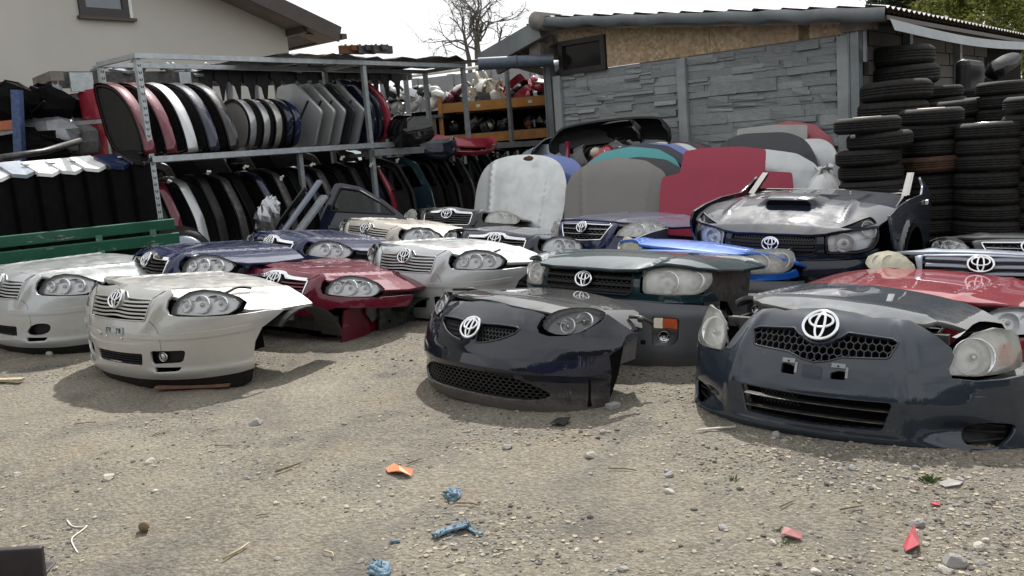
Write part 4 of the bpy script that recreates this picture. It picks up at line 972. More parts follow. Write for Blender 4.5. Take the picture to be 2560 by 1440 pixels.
AY = Shell([(0, -.05), (.2, -.04), (.38, .0), (.55, .10), (.68, .23), (.76, .40), (.79, .58), (.80, .75)],
           [(-.1, .08), (0, .035), (.05, .005), (.10, 0), (.22, 0), (.30, .008), (.38, .03), (.45, .07), (.5, .115), (.55, .175), (.6, .25)],
           [(-.1, .06), (0, .02), (.08, 0), (.36, 0), (.42, .015), (.48, .04), (.54, .075), (.62, .13)], .4, .75,
           lambda a, z: .02 * gs(a, 0, .10) * gs(z, .44, .05) + .012 * np.clip((z - .19) / .03, 0, 1) * np.clip((.40 - z) / .15, 0, 1) + .010 * gs(a, .36 - (z - .45) * .8, .04) * gs(z, .49, .05))
def small_front(label, pose):
    r = front('car_front_end', pose, label); bm_ = M['aygo']; f = AY
    outl = sym([(0, 0), (.55, 0), (.82, .005), (.91, .06), (.915, .20), (.90, .33), (1.12, .425), (1.02, .49), (.935, .548), (.87, .508), (.76, .462), (.65, .437), (.55, .432), (.49, .445), (.468, .475), (.485, .515), (.50, .540), (.40, .553), (.2, .562), (.1, .575), (0, .578)])
    gr = [(.062, .465), (.20, .470), (.33, .468), (.362, .458), (.33, .432), (.24, .395), (.15, .372), (.062, .360)]
    low = rnd(sym([(0, .068), (.42, .068), (.53, .080), (.585, .115), (.50, .155), (.36, .195), (.2, .205), (0, .208)]), 1)
    panel('bumper', f, outl, bm_, r, [gr, flip(gr), low], step=.026, lip=.018)
    for q in (gr, flip(gr)):
        g = panel('grille', offs(f, -.05), shrink(q, 1.04), M['dark'], r, step=.05, lip=0)
        hexmesh('grille_mesh', g, f, q, .026, M['darkmesh'], -.018, .018, .13)
        mb = MB(); ribbon(mb, f, densify(q, .02), .006, 0, .001, closed=True); mb.build('grille_surround', bm_, r)
    emblem(r, f, .432, .142, .100, .018, .0080)
    panel('lower_grille', offs(f, -.07), shrink(low, 1.04), M['dark'], r, step=.08, lip=0)
    hexmesh('lower_grille_mesh', r, f, low, .034, M['plastic'], -.022, .024, .26, 1.25, .62)
    mold = rnd([(.43, .262), (.46, .285), (.60, .302), (.80, .314), (.89, .320), (.895, .240), (.82, .222), (.60, .222), (.45, .235)], 2)
    lamp = rnd([(.50, .478), (.515, .525), (.58, .565), (.70, .588), (.82, .585), (.90, .572), (.935, .552), (.86, .510), (.76, .465), (.66, .442), (.56, .447)], 1)
    for lf in (False, True):
        panel('bumper_moulding', offs(f, .007), np.array(flip(mold)) if lf else mold, M['navy2'], r, step=.04, lip=.009)
        headlight(r, f, lamp, [(.66, .500, .042), (.775, .525, .046)], M['lens'], M['housing'] if lf else M['darkhousing'], .07, lf)
    for xx in (.68, -.69):
        mb = MB(); mb.prism([(.25, .05), (.25, .34), (.56, .42), (.50, .20), (.42, .05)], .012, ((xx, 0, 0), (0, 1, 0), (0, 0, 1))); mb.build('wheel_liner', M['dark'], r)
    def hf(x, y):
        x = np.asarray(x, float); y = np.asarray(y, float)
        z = .612 - .13 * x * x - .8 * np.maximum(0, np.abs(x) - .40) ** 2 - .55 * np.maximum(0, .45 - y) ** 2 - .012 * (1 - np.clip((np.abs(np.abs(x) - (.50 - (y - .2) * .1)) - .004) / .008, 0, 1)) + .018 * gs(x, 0, .2) * gs(y, .2, .15)
        return np.stack([x, y, z], -1)
    ho = sym([(0, .165), (.15, .17), (.28, .20), (.42, .235), (.50, .285), (.58, .36), (.66, .48), (.70, .60), (.68, .74), (.55, .86), (.3, .93), (0, .95)])
    h = hood(r, hf, ho, M['black2'], (0, .2, .57), (rad(-2), rad(2.5), 0))
    mb = MB(); mb.ball((.67, .72, .49), .02, 8, 5); mb.tube([(.60, .70, .50), (.66, .74, .50), (.70, .80, .46)], .012, 6); mb.build('hinge', M['darksheet'], r)
    mb = MB(); mb.tube([(-.52, .30, .60), (-.46, .42, .60), (-.40, .44, .585)], [.008, .012, .006], 6); mb.build('lamp_bracket', M['plastic'], r)
    bay(r, w=.38, y0=.22, z1=.50, fend=.58, rail=((.36, .44), (.60, .44), (.80, .40), (.78, .24), (.45, .20), (.36, .28)), liner=False)
    return r

RV = Shell([(0, -.06), (.25, -.05), (.42, -.005), (.56, .06), (.70, .16), (.80, .31), (.84, .5), (.845, .85)],
           [(-.1, .10), (0, .05), (.08, .01), (.14, 0), (.36, 0), (.41, .012), (.445, .05), (.46, .055), (.5, .045), (.58, .05), (.66, .085), (.70, .125), (.76, .2)],
           [(-.1, .06), (0, .04), (.08, .01), (.14, 0), (.38, 0), (.445, .03), (.46, .035), (.5, .02), (.6, .03), (.66, .055), (.72, .10)], .45, .85,
           lambda a, z: -.02 * gs(a, .60, .10) * gs(z, .27, .09))
RV_GR = corner(sym([(0, .492), (.345, .490), (.378, .515), (.372, .648), (0, .652)]), .02)
def offroad(label, pose, body, bump, lens, tilt=(0, 0, 0), hooded=True, fascia=True):
    r = front('car_front_end', pose, label); bm_ = M[body]; f = RV
    fas = sym([(0, .452), (.55, .452), (.80, .458), (1.02, .470), (.955, .535), (.90, .520), (.75, .506), (.60, .500), (.462, .500), (.430, .512), (.428, .60), (.436, .660), (.40, .672), (0, .676)])
    panel('grille_panel', f, fas, bm_, r, [RV_GR], step=.03, lip=.02)
    g = panel('grille', offs(f, -.035), shrink(RV_GR, 1.02), M['plastic'], r, step=.05, lip=-.03)
    slats(g, f, [(-.37, .37, z) for z in (.512, .553, .597, .640)], M['plastic'], .020, -.03, .006, n=11)
    for za, zb in ((.520, .545), (.562, .588), (.606, .632)):
        hexmesh('grille_mesh', g, f, [(-.35, za), (.35, za), (.35, zb), (-.35, zb)], .030, M['plastic'], -.010, .022, .22, 1.3, .75)
    mb = MB(); ribbon(mb, f, densify(RV_GR, .04), .010, 0, -.002, closed=True); mb.build('grille_surround', M['plastic'], r)
    emblem(r, f, .577, .132, .092, .020, .0074)
    lamp = corner([(.452, .507), (.448, .64), (.475, .665), (.60, .690), (.78, .700), (.90, .692), (.965, .665), (.955, .60), (.90, .545), (.82, .513), (.60, .502)], .03)
    for lf in (False, True):
        headlight(r, f, lamp, [(.62, .59, .070), (.82, .61, .055)], M['hazy' if (lens == 'yellowed' and not lf) else lens], M['housing'], .085, lf)
    bo = sym([(0, .0), (.6, 0), (.86, .03), (.97, .12), (.99, .28), (1.10, .43), (.8, .447), (.4, .452), (0, .452)])
    fogR = corner([(.535, .175), (.665, .180), (.705, .22), (.705, .360), (.525, .365)], .022)
    if fascia:
        panel('bumper', f, bo, M[bump], r, [fogR, flip(fogR)], step=.032, lip=.02)
        for lf in (0, 1):
            s_ = -1 if lf else 1
            o = panel('fog_lamp', offs(f, -.05), np.array(flip(fogR)) if lf else fogR, M['darkhousing'], r, step=.04, lip=-.045)
            A_ = corner([(s_ * a, b) for a, b in [(.545, .285), (.695, .285), (.692, .350), (.54, .352)]], .012)
            panel('turn_lamp', offs(f, -.012), shrink([(s_ * a, b) for a, b in [(.60, .285), (.695, .285), (.692, .350), (.60, .352)]], .98), M['amber'], o, step=.04, lip=.02)
            panel('turn_reflector', offs(f, -.03), A_, M['chrome'], o, step=.04, lip=.01)
            q = f(s_ * .61, .235)[0]; n = normals(f, np.array([[s_ * .61, .235]]))[0]
            mb = MB(); bowl(mb, q - n * .016, (n[0], n[1], 0), .036, .03, 16); mb.ball(q - n * .03, .010, 8, 5); mb.build('reflector', M['chrome'], o)
            panel('lens', offs(f, -.006), shrink(np.array(flip(fogR)) if lf else fogR, .97), M['lens'], o, step=.05, lip=.01)
    else: panel('bumper', f, bo, M[bump], r, step=.04, lip=.02)
    if hooded:
        def hf(x, y):
            x = np.asarray(x, float); y = np.asarray(y, float)
            z = .765 - .10 * x * x - .55 * np.maximum(0, np.abs(x) - .5) ** 2 - .40 * np.maximum(0, .45 - y) ** 2 - .03 * np.maximum(0, y - .5) - .014 * gs(np.abs(x), .46 + (y) * .06, .02) * np.clip((.9 - y) / .4, 0, 1) + .012 * np.clip((np.abs(x) - .46) / .05, 0, 1)
            return np.stack([x, y, z], -1)
        ho = sym([(0, -.055), (.25, -.045), (.40, -.005), (.435, .03), (.455, .085), (.50, .12), (.60, .165), (.72, .25), (.79, .40), (.80, .70), (.76, 1.13), (.4, 1.2), (0, 1.22)])
        hood(r, hf, ho, bm_, (0, .0, .68), tilt)
    bay(r, w=.42, y0=.20, z1=.60, fend=.66, mat=M['darksheet'], rail=((.42, .66), (.70, .685), (1.08, .70), (1.06, .50), (.90, .52), (.75, .42), (.55, .25), (.42, .25)), liner=True)
    return r
CO_GR = [(-.375, .590), (-.10, .596), (0, .602), (.10, .596), (.375, .590), (.262, .452), (0, .440), (-.262, .452)]
CO_LAMP = [(.425, .492), (.46, .545), (.53, .592), (.62, .622), (.74, .630), (.86, .612), (.965, .580), (.93, .53), (.83, .495), (.62, .480)]
def compact(label, pose, body, lens='lens', tilt=(0, 0, 0), bars='mesh', trim=True, gr=None, lamp=None, emb=(.128, .088), ez=.566, hoodz=0.0):
    r = front('car_front_end', pose, label); bm_ = M[body]; f = AV; G_ = gr or CO_GR; LP = lamp or CO_LAMP
    outl = [(0, .045), (.6, .045), (.90, .05), (1.00, .06), (1.005, .16), (1.03, .25), (1.09, .33), (1.27, .405), (1.12, .442), (.92, .470), (.72, .470), (.45, .478), (.405, .505), (.43, .56), (.455, .600), (.40, .612), (.2, .622), (0, .626)]
    low = corner(sym([(0, .13), (.32, .135), (.36, .25), (0, .255)]), .02)
    panel('bumper', f, sym(outl), bm_, r, [G_, low], step=.032, lip=.018)
    g = panel('grille', offs(f, -.045), shrink(G_, 1.04), M['dark'], r, step=.06, lip=0)
    if bars == 'mesh':
        hexmesh('grille_mesh', g, f, G_, .042, M['darkmesh'], -.016, .02, .16, 1.5, .55)
        slats(g, f, [(-.33, .33, .553), (-.29, .29, .505)], M['satin'], .006, -.014, .002, n=11)
    else:
        slats(g, f, [(-.375, .375, .592), (-.36, .36, .545), (-.345, .345, .500)], bm_, .022, -.035, .004, n=13, bulge=-.006)
        slats(g, f, [(-.36, .36, .568), (-.35, .35, .522), (-.335, .335, .476)], M['darkmesh'], .008, -.04, -.02, n=9)
    mb = MB(); ribbon(mb, f, densify(G_, .03), .0085, 0, .003, closed=True); mb.build('grille_surround', M['chrome'] if trim else bm_, r)
    emblem(r, f, ez, emb[0], emb[1], .020, .0072)
    panel('lower_grille', offs(f, -.05), shrink(low, 1.08), M['dark'], r, step=.08, lip=0)
    for lf in (False, True):
        headlight(r, f, LP, [(.55, .545, .044), (.67, .555, .054), (.80, .56, .044)], M[lens], M['housing'], .07, lf)
    ho = sym([(0, .16), (.2, .17), (.38, .19), (.45, .215), (.50, .25), (.60, .30), (.70, .38), (.76, .50), (.785, .75), (.75, 1.05), (.5, 1.12), (0, 1.15)])
    hf = lambda x, y: av_hood_f(x, y) + np.array([0, 0, hoodz])
    hood(r, hf, ho, bm_, (0, .19, .63 + hoodz), tilt)
    bay(r, mat=M['darksheet']); return r

def suv_front(label, pose):
    """complete nose with bonnet scoop, wings and cut pillar stubs"""
    r = front('car_front_end', pose, label); bm_ = M['slate']
    SV = Shell([(0, -.07), (.25, -.06), (.42, -.02), (.56, .04), (.70, .12), (.80, .25), (.86, .45), (.87, .85)], RV.pc and [(-.1, .10), (0, .05), (.08, .01), (.14, 0), (.33, 0), (.40, .02), (.445, .055), (.46, .06), (.5, .055), (.58, .07), (.66, .11), (.70, .15), (.76, .23)],
               [(-.1, .06), (0, .03), (.08, .01), (.14, 0), (.38, 0), (.43, .025), (.46, .03), (.5, .02), (.6, .03), (.68, .06), (.74, .10), (.8, .16)], .45, .85)
    f = SV; G_ = corner(sym([(0, .478), (.335, .490), (.372, .525), (.375, .640), (0, .648)]), .02)
    fas = sym([(0, .448), (.55, .448), (.86, .455), (.90, .50), (.80, .492), (.60, .488), (.465, .490), (.440, .51), (.440, .63), (.43, .648), (0, .656)])
    panel('grille_panel', f, fas, bm_, r, [G_], step=.03, lip=.02)
    g = panel('grille', offs(f, -.03), shrink(G_, 1.02), M['plastic'], r, step=.05, lip=-.025)
    slats(g, f, [(-.37, .37, .580), (-.37, .37, .530), (-.36, .36, .555)], M['plastic'], .020, -.03, .008, n=11)
    for za, zb in ((.60, .636), (.492, .516)): hexmesh('grille_mesh', g, f, [(-.36, za), (.36, za), (.36, zb), (-.36, zb)], .024, M['darkmesh'], -.012, .015, .2)
    mb = MB(); ribbon(mb, f, densify(G_, .04), .008, 0, -.002, closed=True); mb.build('grille_surround', M['plastic'], r)
    emblem(r, f, .572, .135, .092, .020, .0076)
    lamp = corner([(.458, .500), (.455, .635), (.52, .668), (.66, .708), (.80, .742), (.90, .745), (.93, .715), (.925, .64), (.885, .56), (.82, .512), (.72, .498)], .03)
    for lf in (False, True):
        o = headlight(r, f, lamp, [(.60, .58, .070)], M['lens'], M['housing'], .085, lf)
        c = np.stack([(.835 + .075 * np.cos(np.linspace(0, 6.28, 25)[:-1])) * (-1 if lf else 1), .665 + .062 * np.sin(np.linspace(0, 6.28, 25)[:-1])], 1)
        panel('turn_lamp', offs(f, -.012), c, M['hazy'], o, step=.03, lip=.02); mb = MB(); ribbon(mb, f, c, .006, 0, -.008, closed=True); mb.build('lamp_ring', M['satin'], o)
        mb = MB(); q = np.array(flip(lamp)) if lf else lamp; ribbon(mb, f, densify(q, .03), .008, 0, 0, closed=True); mb.build('lamp_seal', M['plastic'], o)
    panel('bumper', f, sym([(0, .0), (.6, 0), (.9, .03), (1.05, .1), (1.08, .30), (1.10, .42), (.8, .44), (.4, .442), (0, .442)]), bm_, r, step=.035, lip=.02)
    def hf(x, y):
        x = np.asarray(x, float); y = np.asarray(y, float); a = np.abs(x)
        rib = .016 * gs(a, .50 - (y - .3) * .06, .03) * np.clip((y - .15) / .3, 0, 1) * np.clip((1.35 - y) / .2, 0, 1)
        sc = .062 * np.clip((.27 - a) / .07, 0, 1) ** .8 * np.clip((y - .43) / .06, 0, 1) * np.clip((1.10 - y) / .55, 0, 1)
        z = .80 - .09 * a * a - .5 * np.maximum(0, a - .62) ** 2 - .26 * np.maximum(0, .72 - y) ** 2 - .16 * np.maximum(0, .12 - y) - .115 * np.maximum(0, y - .7) + rib + sc
        return np.stack([x, y, z], -1)
    ho = sym([(0, .02), (.3, .03), (.42, .06), (.47, .085), (.56, .125), (.68, .19), (.77, .28), (.80, .40), (.79, .75), (.70, 1.48), (.4, 1.53), (0, 1.55)])
    h = hood(r, hf, ho, bm_, (0, .03, .655), (0, 0, 0), step=.03)
    mb = MB(); A = corner([(-.195, .006), (.195, .006), (.170, .058), (-.170, .058)], .024)
    z0 = float(hf(np.array([0.]), np.array([.43]))[0][2])
    mb.prism([(a, b) for a, b in A], .03, ((0, .475, z0 - .655 + .0), (1, 0, 0), (0, -.12, .99))); o = mb.build('scoop_opening', M['dark'], h); o.location = (0, -.03, 0)
    mb = MB(); mb.tube([(a, .452 - .03 - .12 * b, z0 - .655 + b * .99 + .002) for a, b in A], .007, 6, closed=True); mb.build('scoop_rim', bm_, h)
    for xx, yy in ((-.25, 1.25), (-.1, 1.2), (.02, 1.22), (.28, 1.3)):
        mb = MB(); mb.ball((xx, yy - .03, float(hf(np.array([xx]), np.array([yy]))[0][2]) - .655 + .004), .009, 6, 4); mb.build('washer_jet', M['satin'], h)
    # wings
    def wf(y, z):
        y = np.asarray(y, float); z = np.asarray(z, float)
        d = np.hypot(y - .92, z - .13); fl = .028 * gs(d, .44, .035)
        x = .862 - .10 * np.maximum(0, .45 - y) ** 1.5 - 1.2 * np.maximum(0, z - .60) ** 2 + fl - .05 * np.maximum(0, y - 1.0) * np.clip((z - .6) / .2, 0, 1) * 1.6
        return np.stack([x, y, z], -1)
    arch = [(.92 + .40 * math.cos(a), .13 + .40 * math.sin(a)) for a in np.linspace(.15, math.pi - .55, 16)]
    wo = [(1.32, .15), (1.75, .15), (1.80, .50), (1.80, .68), (1.77, .78), (1.68, .72), (1.50, .675), (1.0, .735), (.6, .755), (.36, .745), (.33, .66), (.36, .55), (.42, .47)] + [(.58, .345)] + arch[::-1][1:-1]
    for sg in (1, -1):
        g2 = (lambda y, z: wf(y, z) * np.array([1, 1, 1])) if sg > 0 else (lambda y, z: wf(y, z) * np.array([-1, 1, 1]))
        w_ = panel('wing', g2, wo, bm_, r, step=.035, lip=.02, sign=1 if sg > 0 else -1)
        mb = MB(); mb.box((sg * .874, 1.53, .60), (.02, .05, .035)); mb.build('side_repeater', M['whitepl'], w_)
        mb = MB(); mb.beam((sg * .70, 1.46, .655), (sg * .675, 1.80, .80), .045, .03); mb.beam((sg * .73, 1.48, .65), (sg * .70, 1.81, .79), .02, .05); mb.build('pillar_stub', M['plastic'], r)
        A = np.linspace(.1, math.pi - .2, 12); q = [(.92 + .41 * math.cos(a), .13 + .41 * math.sin(a)) for a in A]
        mb = MB(); mb.prism(q + [(.92 + (a - .92) * .94, .13 + (b - .13) * .94) for a, b in q[::-1]], .28, ((sg * .62 if sg > 0 else -.86, 0, 0), (0, 1, 0), (0, 0, 1))); mb.build('wheel_liner', M['dark'], r)
    mb = MB(); mb.box((0, 1.60, .645), (1.36, .12, .05)); mb.beam((-.70, 1.63, .675), (.70, 1.63, .675), .03, .02); mb.build('scuttle', M['plastic'], r)
    mb = MB(); mb.box((0, .95, .35), (1.2, 1.2, .5)); mb.build('engine_bay', M['dark'], r)
    return r

G_EN = 'car front ends'
saloon('silver saloon front end cut off by the left edge of the photo', (-4.12, 7.1, -36, .0, 3, 2), 'silver', fog=False, tilt=(rad(-3), rad(2.5), 0))
q = saloon('champagne saloon front end with bare plate bracket and scuffed moulding, nearest of the left-hand cars', (-2.63, 5.84, -35.0, .01, 3.0, 1.5), 'champagne', plate=True, tilt=(rad(-8), rad(5), rad(-3)))
saloon('burgundy saloon front end with chrome grille frame and broken-off lower bumper', (-1.94, 7.01, -32.7, -.095, -2.0, 3.3), 'burgundy', 'chrome', broken=True, tilt=(rad(-2), rad(4), rad(-6)))
saloon('navy blue saloon front end directly in front of the green bench', (-3.07, 7.42, -45.1, .068, -.4, 1.0), 'navy', 'chrome', slatmat='black', tilt=(rad(-2), rad(2), 0))
saloon('navy blue saloon front end behind the burgundy one, below the leaning door', (-2.38, 8.58, -40.2, .035, -3.1, 3.7), 'navy', 'chrome', slatmat='black', tilt=(rad(-2), rad(2.5), 0), detail=False)
saloon('beige silver saloon front end beside the leaning car door', (-1.61, 9.66, -39.7, .014, -2.8, 4.7), 'beige', tilt=(rad(-3), rad(3), 0), detail=False)
saloon('bright silver saloon front end between the burgundy and the dark green front ends', (-.91, 7.54, -38.6, -.035, 2.3, 1.9), 'silver', tilt=(rad(-6), rad(4), 0))
saloon('black saloon front end with yellowed lamps at the foot of the upright white bonnet', (-.77, 10.65, -23.8, .033, -4.2, 3.3), 'black', 'chrome', slatmat='black', lens='hazy', tilt=(rad(-3), rad(2), 0), detail=False)
saloon('black saloon front end with chrome grille top behind the bright silver one', (-.19, 8.71, -27.2, -.073, -.9, 4.5), 'navy2', 'chrome', slatmat='black', tilt=(rad(-3), rad(3), 0), detail=False)
compact('navy compact front end with mesh grille in front of the grey-brown bonnet', (.72, 8.85, -49.9, -.006, -2.0, .5), 'navy', 'hazy', (rad(1), rad(1), 0))
offroad('dark green off-road front end with hazy lamps on a grey plastic bumper', (.44, 5.9, -42, -.038, -7.8, 1.3), 'green', 'greyplastic', 'hazy', (rad(1.5), rad(0), 0))
offroad('bright blue off-road front end with yellowed lamp behind the dark green one', (1.34, 7.0, -36, -.11, -2, 4.5), 'blue', 'greyplastic', 'yellowed', (rad(-11), rad(1), 0))
suv_front('dark slate off-road nose with bonnet scoop, wings and cut pillar stubs', (2.15, 7.24, -36.6, -.035, 7.0, 2.7))
small_front('blue-black small car front end with muddy lower bumper in the middle foreground', (-.29, 5.03, -46.3, -.007, -5.8, 1.0))
hatch_front('graphite hatchback front end with honeycomb grille in the right foreground', (1.41, 4.16, -35.1, -.067, -5.3, 2.4))
p = at(2450, 671, 5.8)
compact('silver front end with yellowed dome lamp and wide emblem at the right edge', (p[0] - .02, 5.8, -30, -.05, -6, 2), 'bluegrey', 'yellowed', (rad(0), rad(1), 0), bars='bars', trim=False, gr=[(-.40, .602), (0, .612), (.40, .602), (.36, .452), (0, .448), (-.36, .452)], emb=(.155, .10), ez=.555)
p = at(2570, 632, 6.8)
compact('dark grey front end with chrome-framed mesh grille in front of the tyre stacks', (p[0], 6.8, -30, -.12, -5, 2), 'darkgrey', 'lens', (rad(1), rad(1), 0))
p = at(2290, 800, 5.1)
compact('red front end with twin round lamps behind the graphite hatchback front', (2.17, 5.10, -42, -.20, -2, 2), 'redm', 'lens', (rad(2), rad(1), 0), hoodz=.03)
# ------------------------------------------------------------------ racks and what stands on them
A1 = at(380, 440, 9.8); A2 = at(930, 397, 12.3); dA = np.array([A2[0] - A1[0], A2[1] - A1[1], 0]); LA = np.linalg.norm(dA); dA /= LA; wA = np.array([dA[1], -dA[0], 0])   # wA points to the viewer side
A1 = np.array([A1[0], A1[1], 0.0]); ZTOP = float(at(362, 130, 9.8)[2]); ZSH = float(at(400, 397, 9.8)[2]); DP = .80
AB = np.stack([dA, wA, EZ], 1)
ap = lambda t, w_, z: A1 + dA * t + wA * w_ + EZ * z       # rack coordinates: along, towards the viewer (0 = front posts), height
gza = lambda t, w_=0: float(GZ(*(ap(t, w_, 0)[:2])))
def post_perf(o, t, w_, z0, z1, name='post', mat='galv', sgn=1, holes=True):
    """perforated angle post: two legs at right angles and rows of slots"""
    mb = MB(); p = ap(t, w_, 0)
    mb.box(p + dA * .030 * sgn + EZ * (z0 + z1) / 2, (.06, .004, z1 - z0), AB); mb.box(p + wA * -.026 + EZ * (z0 + z1) / 2, (.004, .052, z1 - z0), AB)
    q = relmb(mb, name, [M[mat]], A1, o)
    if holes:
        mb = MB(); n = int((z1 - z0) / .075)
        for k in range(n):
            z = z0 + .05 + k * .075
            for s_ in (-1, 1):
                mb.box(p + dA * (.030 * sgn + s_ * .011) + wA * .0025 + EZ * z, (.009, .003, .028), AB @ np.array([[math.cos(.3 * s_), 0, math.sin(.3 * s_)], [0, 1, 0], [-math.sin(.3 * s_), 0, math.cos(.3 * s_)]]))
        h = relmb(mb, 'slots', [M['dark']], A1, q); h['kind'] = 'stuff'
    return q
def beam(o, a, b, w_=.05, h=.055, mat='galv', name='beam', org=None):
    mb = MB(); mb.beam(a, b, w_, h); return relmb(mb, name, [M[mat]], A1 if org is None else org, o)
ra = empty('storage_rack', tuple(A1), label='tall galvanised angle-iron rack holding tailgates, middle of the photo', cat='rack')
T3, T4 = LA + 2.03, LA + 3.1
for w_, sg in ((0, 1), (-DP, 1)):
    post_perf(ra, 0, w_, gza(0, w_), ZTOP); post_perf(ra, LA, w_, gza(LA), ZTOP, holes=False)
    beam(ra, ap(-.02, w_, ZTOP - .03), ap(T3 + .05, w_, ZTOP - .03)); beam(ra, ap(.02, w_, ZSH), ap(LA + 1.7, w_, ZSH), .05, .065)
    post_perf(ra, T3, w_, gza(T3), ZTOP, holes=False)
for t in (0, LA, T3): beam(ra, ap(t, .0, ZTOP - .031), ap(t, -DP, ZTOP - .031), .045, .05); 
for t in (.02, LA - .02): beam(ra, ap(t, 0, ZSH - .002), ap(t, -DP, ZSH - .002), .04, .05)
post_perf(ra, 2.05, -.06, gza(2), ZSH - .04, mat='galvdark', holes=False)
mb = MB(); mb.box(ap(LA / 2, -DP / 2, ZSH + .01), (LA, DP - .1, .02), AB); relmb(mb, 'shelf', [M['darksheet']], A1, ra)
post_perf(ra, T4, 0, ZSH - .15, ZTOP - .05, mat='galvdark', holes=False)
beam(ra, ap(LA, .02, ZSH - .10), ap(T4 + .9, .02, ZSH - .14), .10, .09, 'galvdark'); beam(ra, ap(LA, -.5, ZSH - .12), ap(T4 + .9, -.5, ZSH - .14), .10, .05, 'wood', 'shelf_board')

ORD_ = ['first', 'second', 'third', 'fourth', 'fifth', 'sixth', 'seventh', 'eighth', 'ninth', 'tenth', 'eleventh']
def frame_at(t, w_, z, yaw=0, lean=0):
    """local frame for a panel standing across the rack: x along the depth (towards the viewer), y up, thickness along the rack"""
    c, s = math.cos(yaw), math.sin(yaw); ax = wA * c + dA * s; th = np.cross(ax, EZ); up = EZ * math.cos(lean) + th * math.sin(lean); return ap(t, w_, z), ax, up
def gate(name, outline, t, w_, z, th, paintm, inner, label, cat, group, yaw=0, lean=0, glass=None, rim=.03, flipside=False, seal=True):
    if flipside: outline = np.asarray(outline, float) * [-1, 1]; glass = None if glass is None else np.asarray(glass, float) * [-1, 1]
    """pressed panel: painted skin and turned rim, dark trim on the inside, rubber seal, optional window"""
    o, ax, up = frame_at(t, w_, z, yaw, lean); ax = -ax if flipside else ax; nz = np.cross(ax, up); root = empty(name, tuple(o), label=label, cat=cat, group=group); root['kind'] = 'thing'
    P = np.asarray(outline, float); P = P if area2(P) > 0 else P[::-1]; R3 = np.stack([ax, up, nz], 1)
    cx = P.mean(0); f = lambda a, b: (np.stack([a, b, .10 * th - .55 * th * (((a - cx[0]) / .5) ** 2 + ((b - cx[1]) / .7) ** 2)], -1)) @ R3.T
    hol = [shrink(glass, 1.0)] if glass is not None else []
    s_ = -1 if flipside else 1
    sk = panel('skin', offs(f, th / 2), P, paintm, root, hol, step=.07, lip=th * .9)
    inn = panel('inner_trim', offs(f, -th * .42), shrink(P, .90), inner, root, hol, step=.09, lip=-.01, sign=-1)
    if seal:
        mb = MB(); ribbon(mb, f, densify(shrink(P, .955), .05), .011, 0, -th * .38, closed=True); mb.build('seal', M['plastic'], root)
    if glass is not None: panel('window_pane', f, shrink(glass, 1.02), M['glass'], root, step=.1, lip=.006)
    return root
GA = rnd([(-.02, 0), (.80, .0), (.79, .14), (.71, .40), (.58, .64), (.38, .84), (.14, .93), (-.04, .92)], 2)
GB_ = rnd([(.12, .02), (.50, .0), (.68, .20), (.74, .40), (.58, .60), (.32, .68), (.08, .62), (.0, .36)], 2)
GC_ = corner([(.10, .0), (.50, .0), (.70, .48), (.38, .90), (.10, .88), (-.02, .45)], .05)
GD = rnd([(.0, 0), (.62, 0), (.68, .4), (.60, .72), (.36, .98), (.05, 1.02), (-.02, .5)], 2)
zs = ZSH + .035; GA = GA * [1, .93]; GB_ = GB_ * [1, .96]; GC_ = GC_ * [1, .93]; GD = GD * [1, .90]
for i, (t, m_, lab) in enumerate(((.10, 'burgundy', 'dark burgundy tailgate nearest the left post on the upper shelf'), (.36, 'burgundy', 'second burgundy tailgate on the upper shelf, beside the silver one'), (.62, 'silver', 'tall silver edged tailgate between burgundy and navy ones on the upper shelf'), (.90, 'navy2', 'navy tailgate on the upper shelf, right of the tall silver edged one'), (1.17, 'black', 'blue-black tailgate at the right end of the tall curved row'))):
    gate('tailgate', GA, t, -DP + .02, zs, .13, M[m_], M['plastic'], lab, 'tailgate', 'tailgates standing on the upper shelf', yaw=-.05, lean=.12, flipside=True)
for i, (t, m_, lab) in enumerate(((1.52, 'silver', 'small silver hatch showing its grey inner side on the upper shelf'), (1.72, 'silver', 'second small silver hatch in the row on the upper shelf'), (1.90, 'champagne', 'third small silver hatch, next to the navy hatches'), (2.07, 'navy2', 'first of two small dark navy hatches on the upper shelf'), (2.19, 'navy', 'second small navy hatch, against the pale pointed panels'))):
    gate('tailgate', GB_, t, -DP + .06, zs, .09, M[m_], M['greyflat'] if i == 0 else M['plastic'], lab, 'tailgate', 'tailgates standing on the upper shelf', yaw=-.12, lean=.06, seal=i > 0, flipside=True)
for i, (t, m_, lab) in enumerate(((2.36, 'bluegrey', 'palest pointed silver panel, first in its row on the upper shelf'), (2.58, 'bluegrey', 'second pointed silver panel on the upper shelf'), (2.76, 'bluegrey', 'third pointed silver panel, left of the dark green-grey one'), (2.93, 'darkgrey', 'dark green-grey pointed panel on the upper shelf'), (3.10, 'bluegrey', 'pointed silver panel right of the dark green-grey one'))):
    q = gate('tailgate', GC_, t, -DP + .02, zs, .06, M['silver'] if m_ == 'bluegrey' else M[m_], M['plastic'], lab, 'tailgate', 'tailgates standing on the upper shelf', yaw=.30, lean=.10, seal=False)
    mb = MB(); o_, ax_, up_ = frame_at(t, 0, 0, .30, .10); nz_ = np.cross(ax_, up_); mb.beam(ax_ * .36 + up_ * .34 + nz_ * .045, ax_ * .55 + up_ * .60 + nz_ * .035, .035, .012); mb.build('handle_slot', M['plastic'], q)
for i, (t, m_, lab) in enumerate(((3.28, 'navy2', 'dark navy panel behind the red one at the end of the upper shelf'), (3.42, 'slate', 'slate blue panel next to the red one on the upper shelf'), (3.56, 'red', 'red tailgate at the right end of the upper shelf'))):
    gate('tailgate', GD, t, -DP + .02, zs, .10, M[m_], M['plastic'], lab, 'tailgate', 'tailgates standing on the upper shelf', yaw=.32, lean=.02)
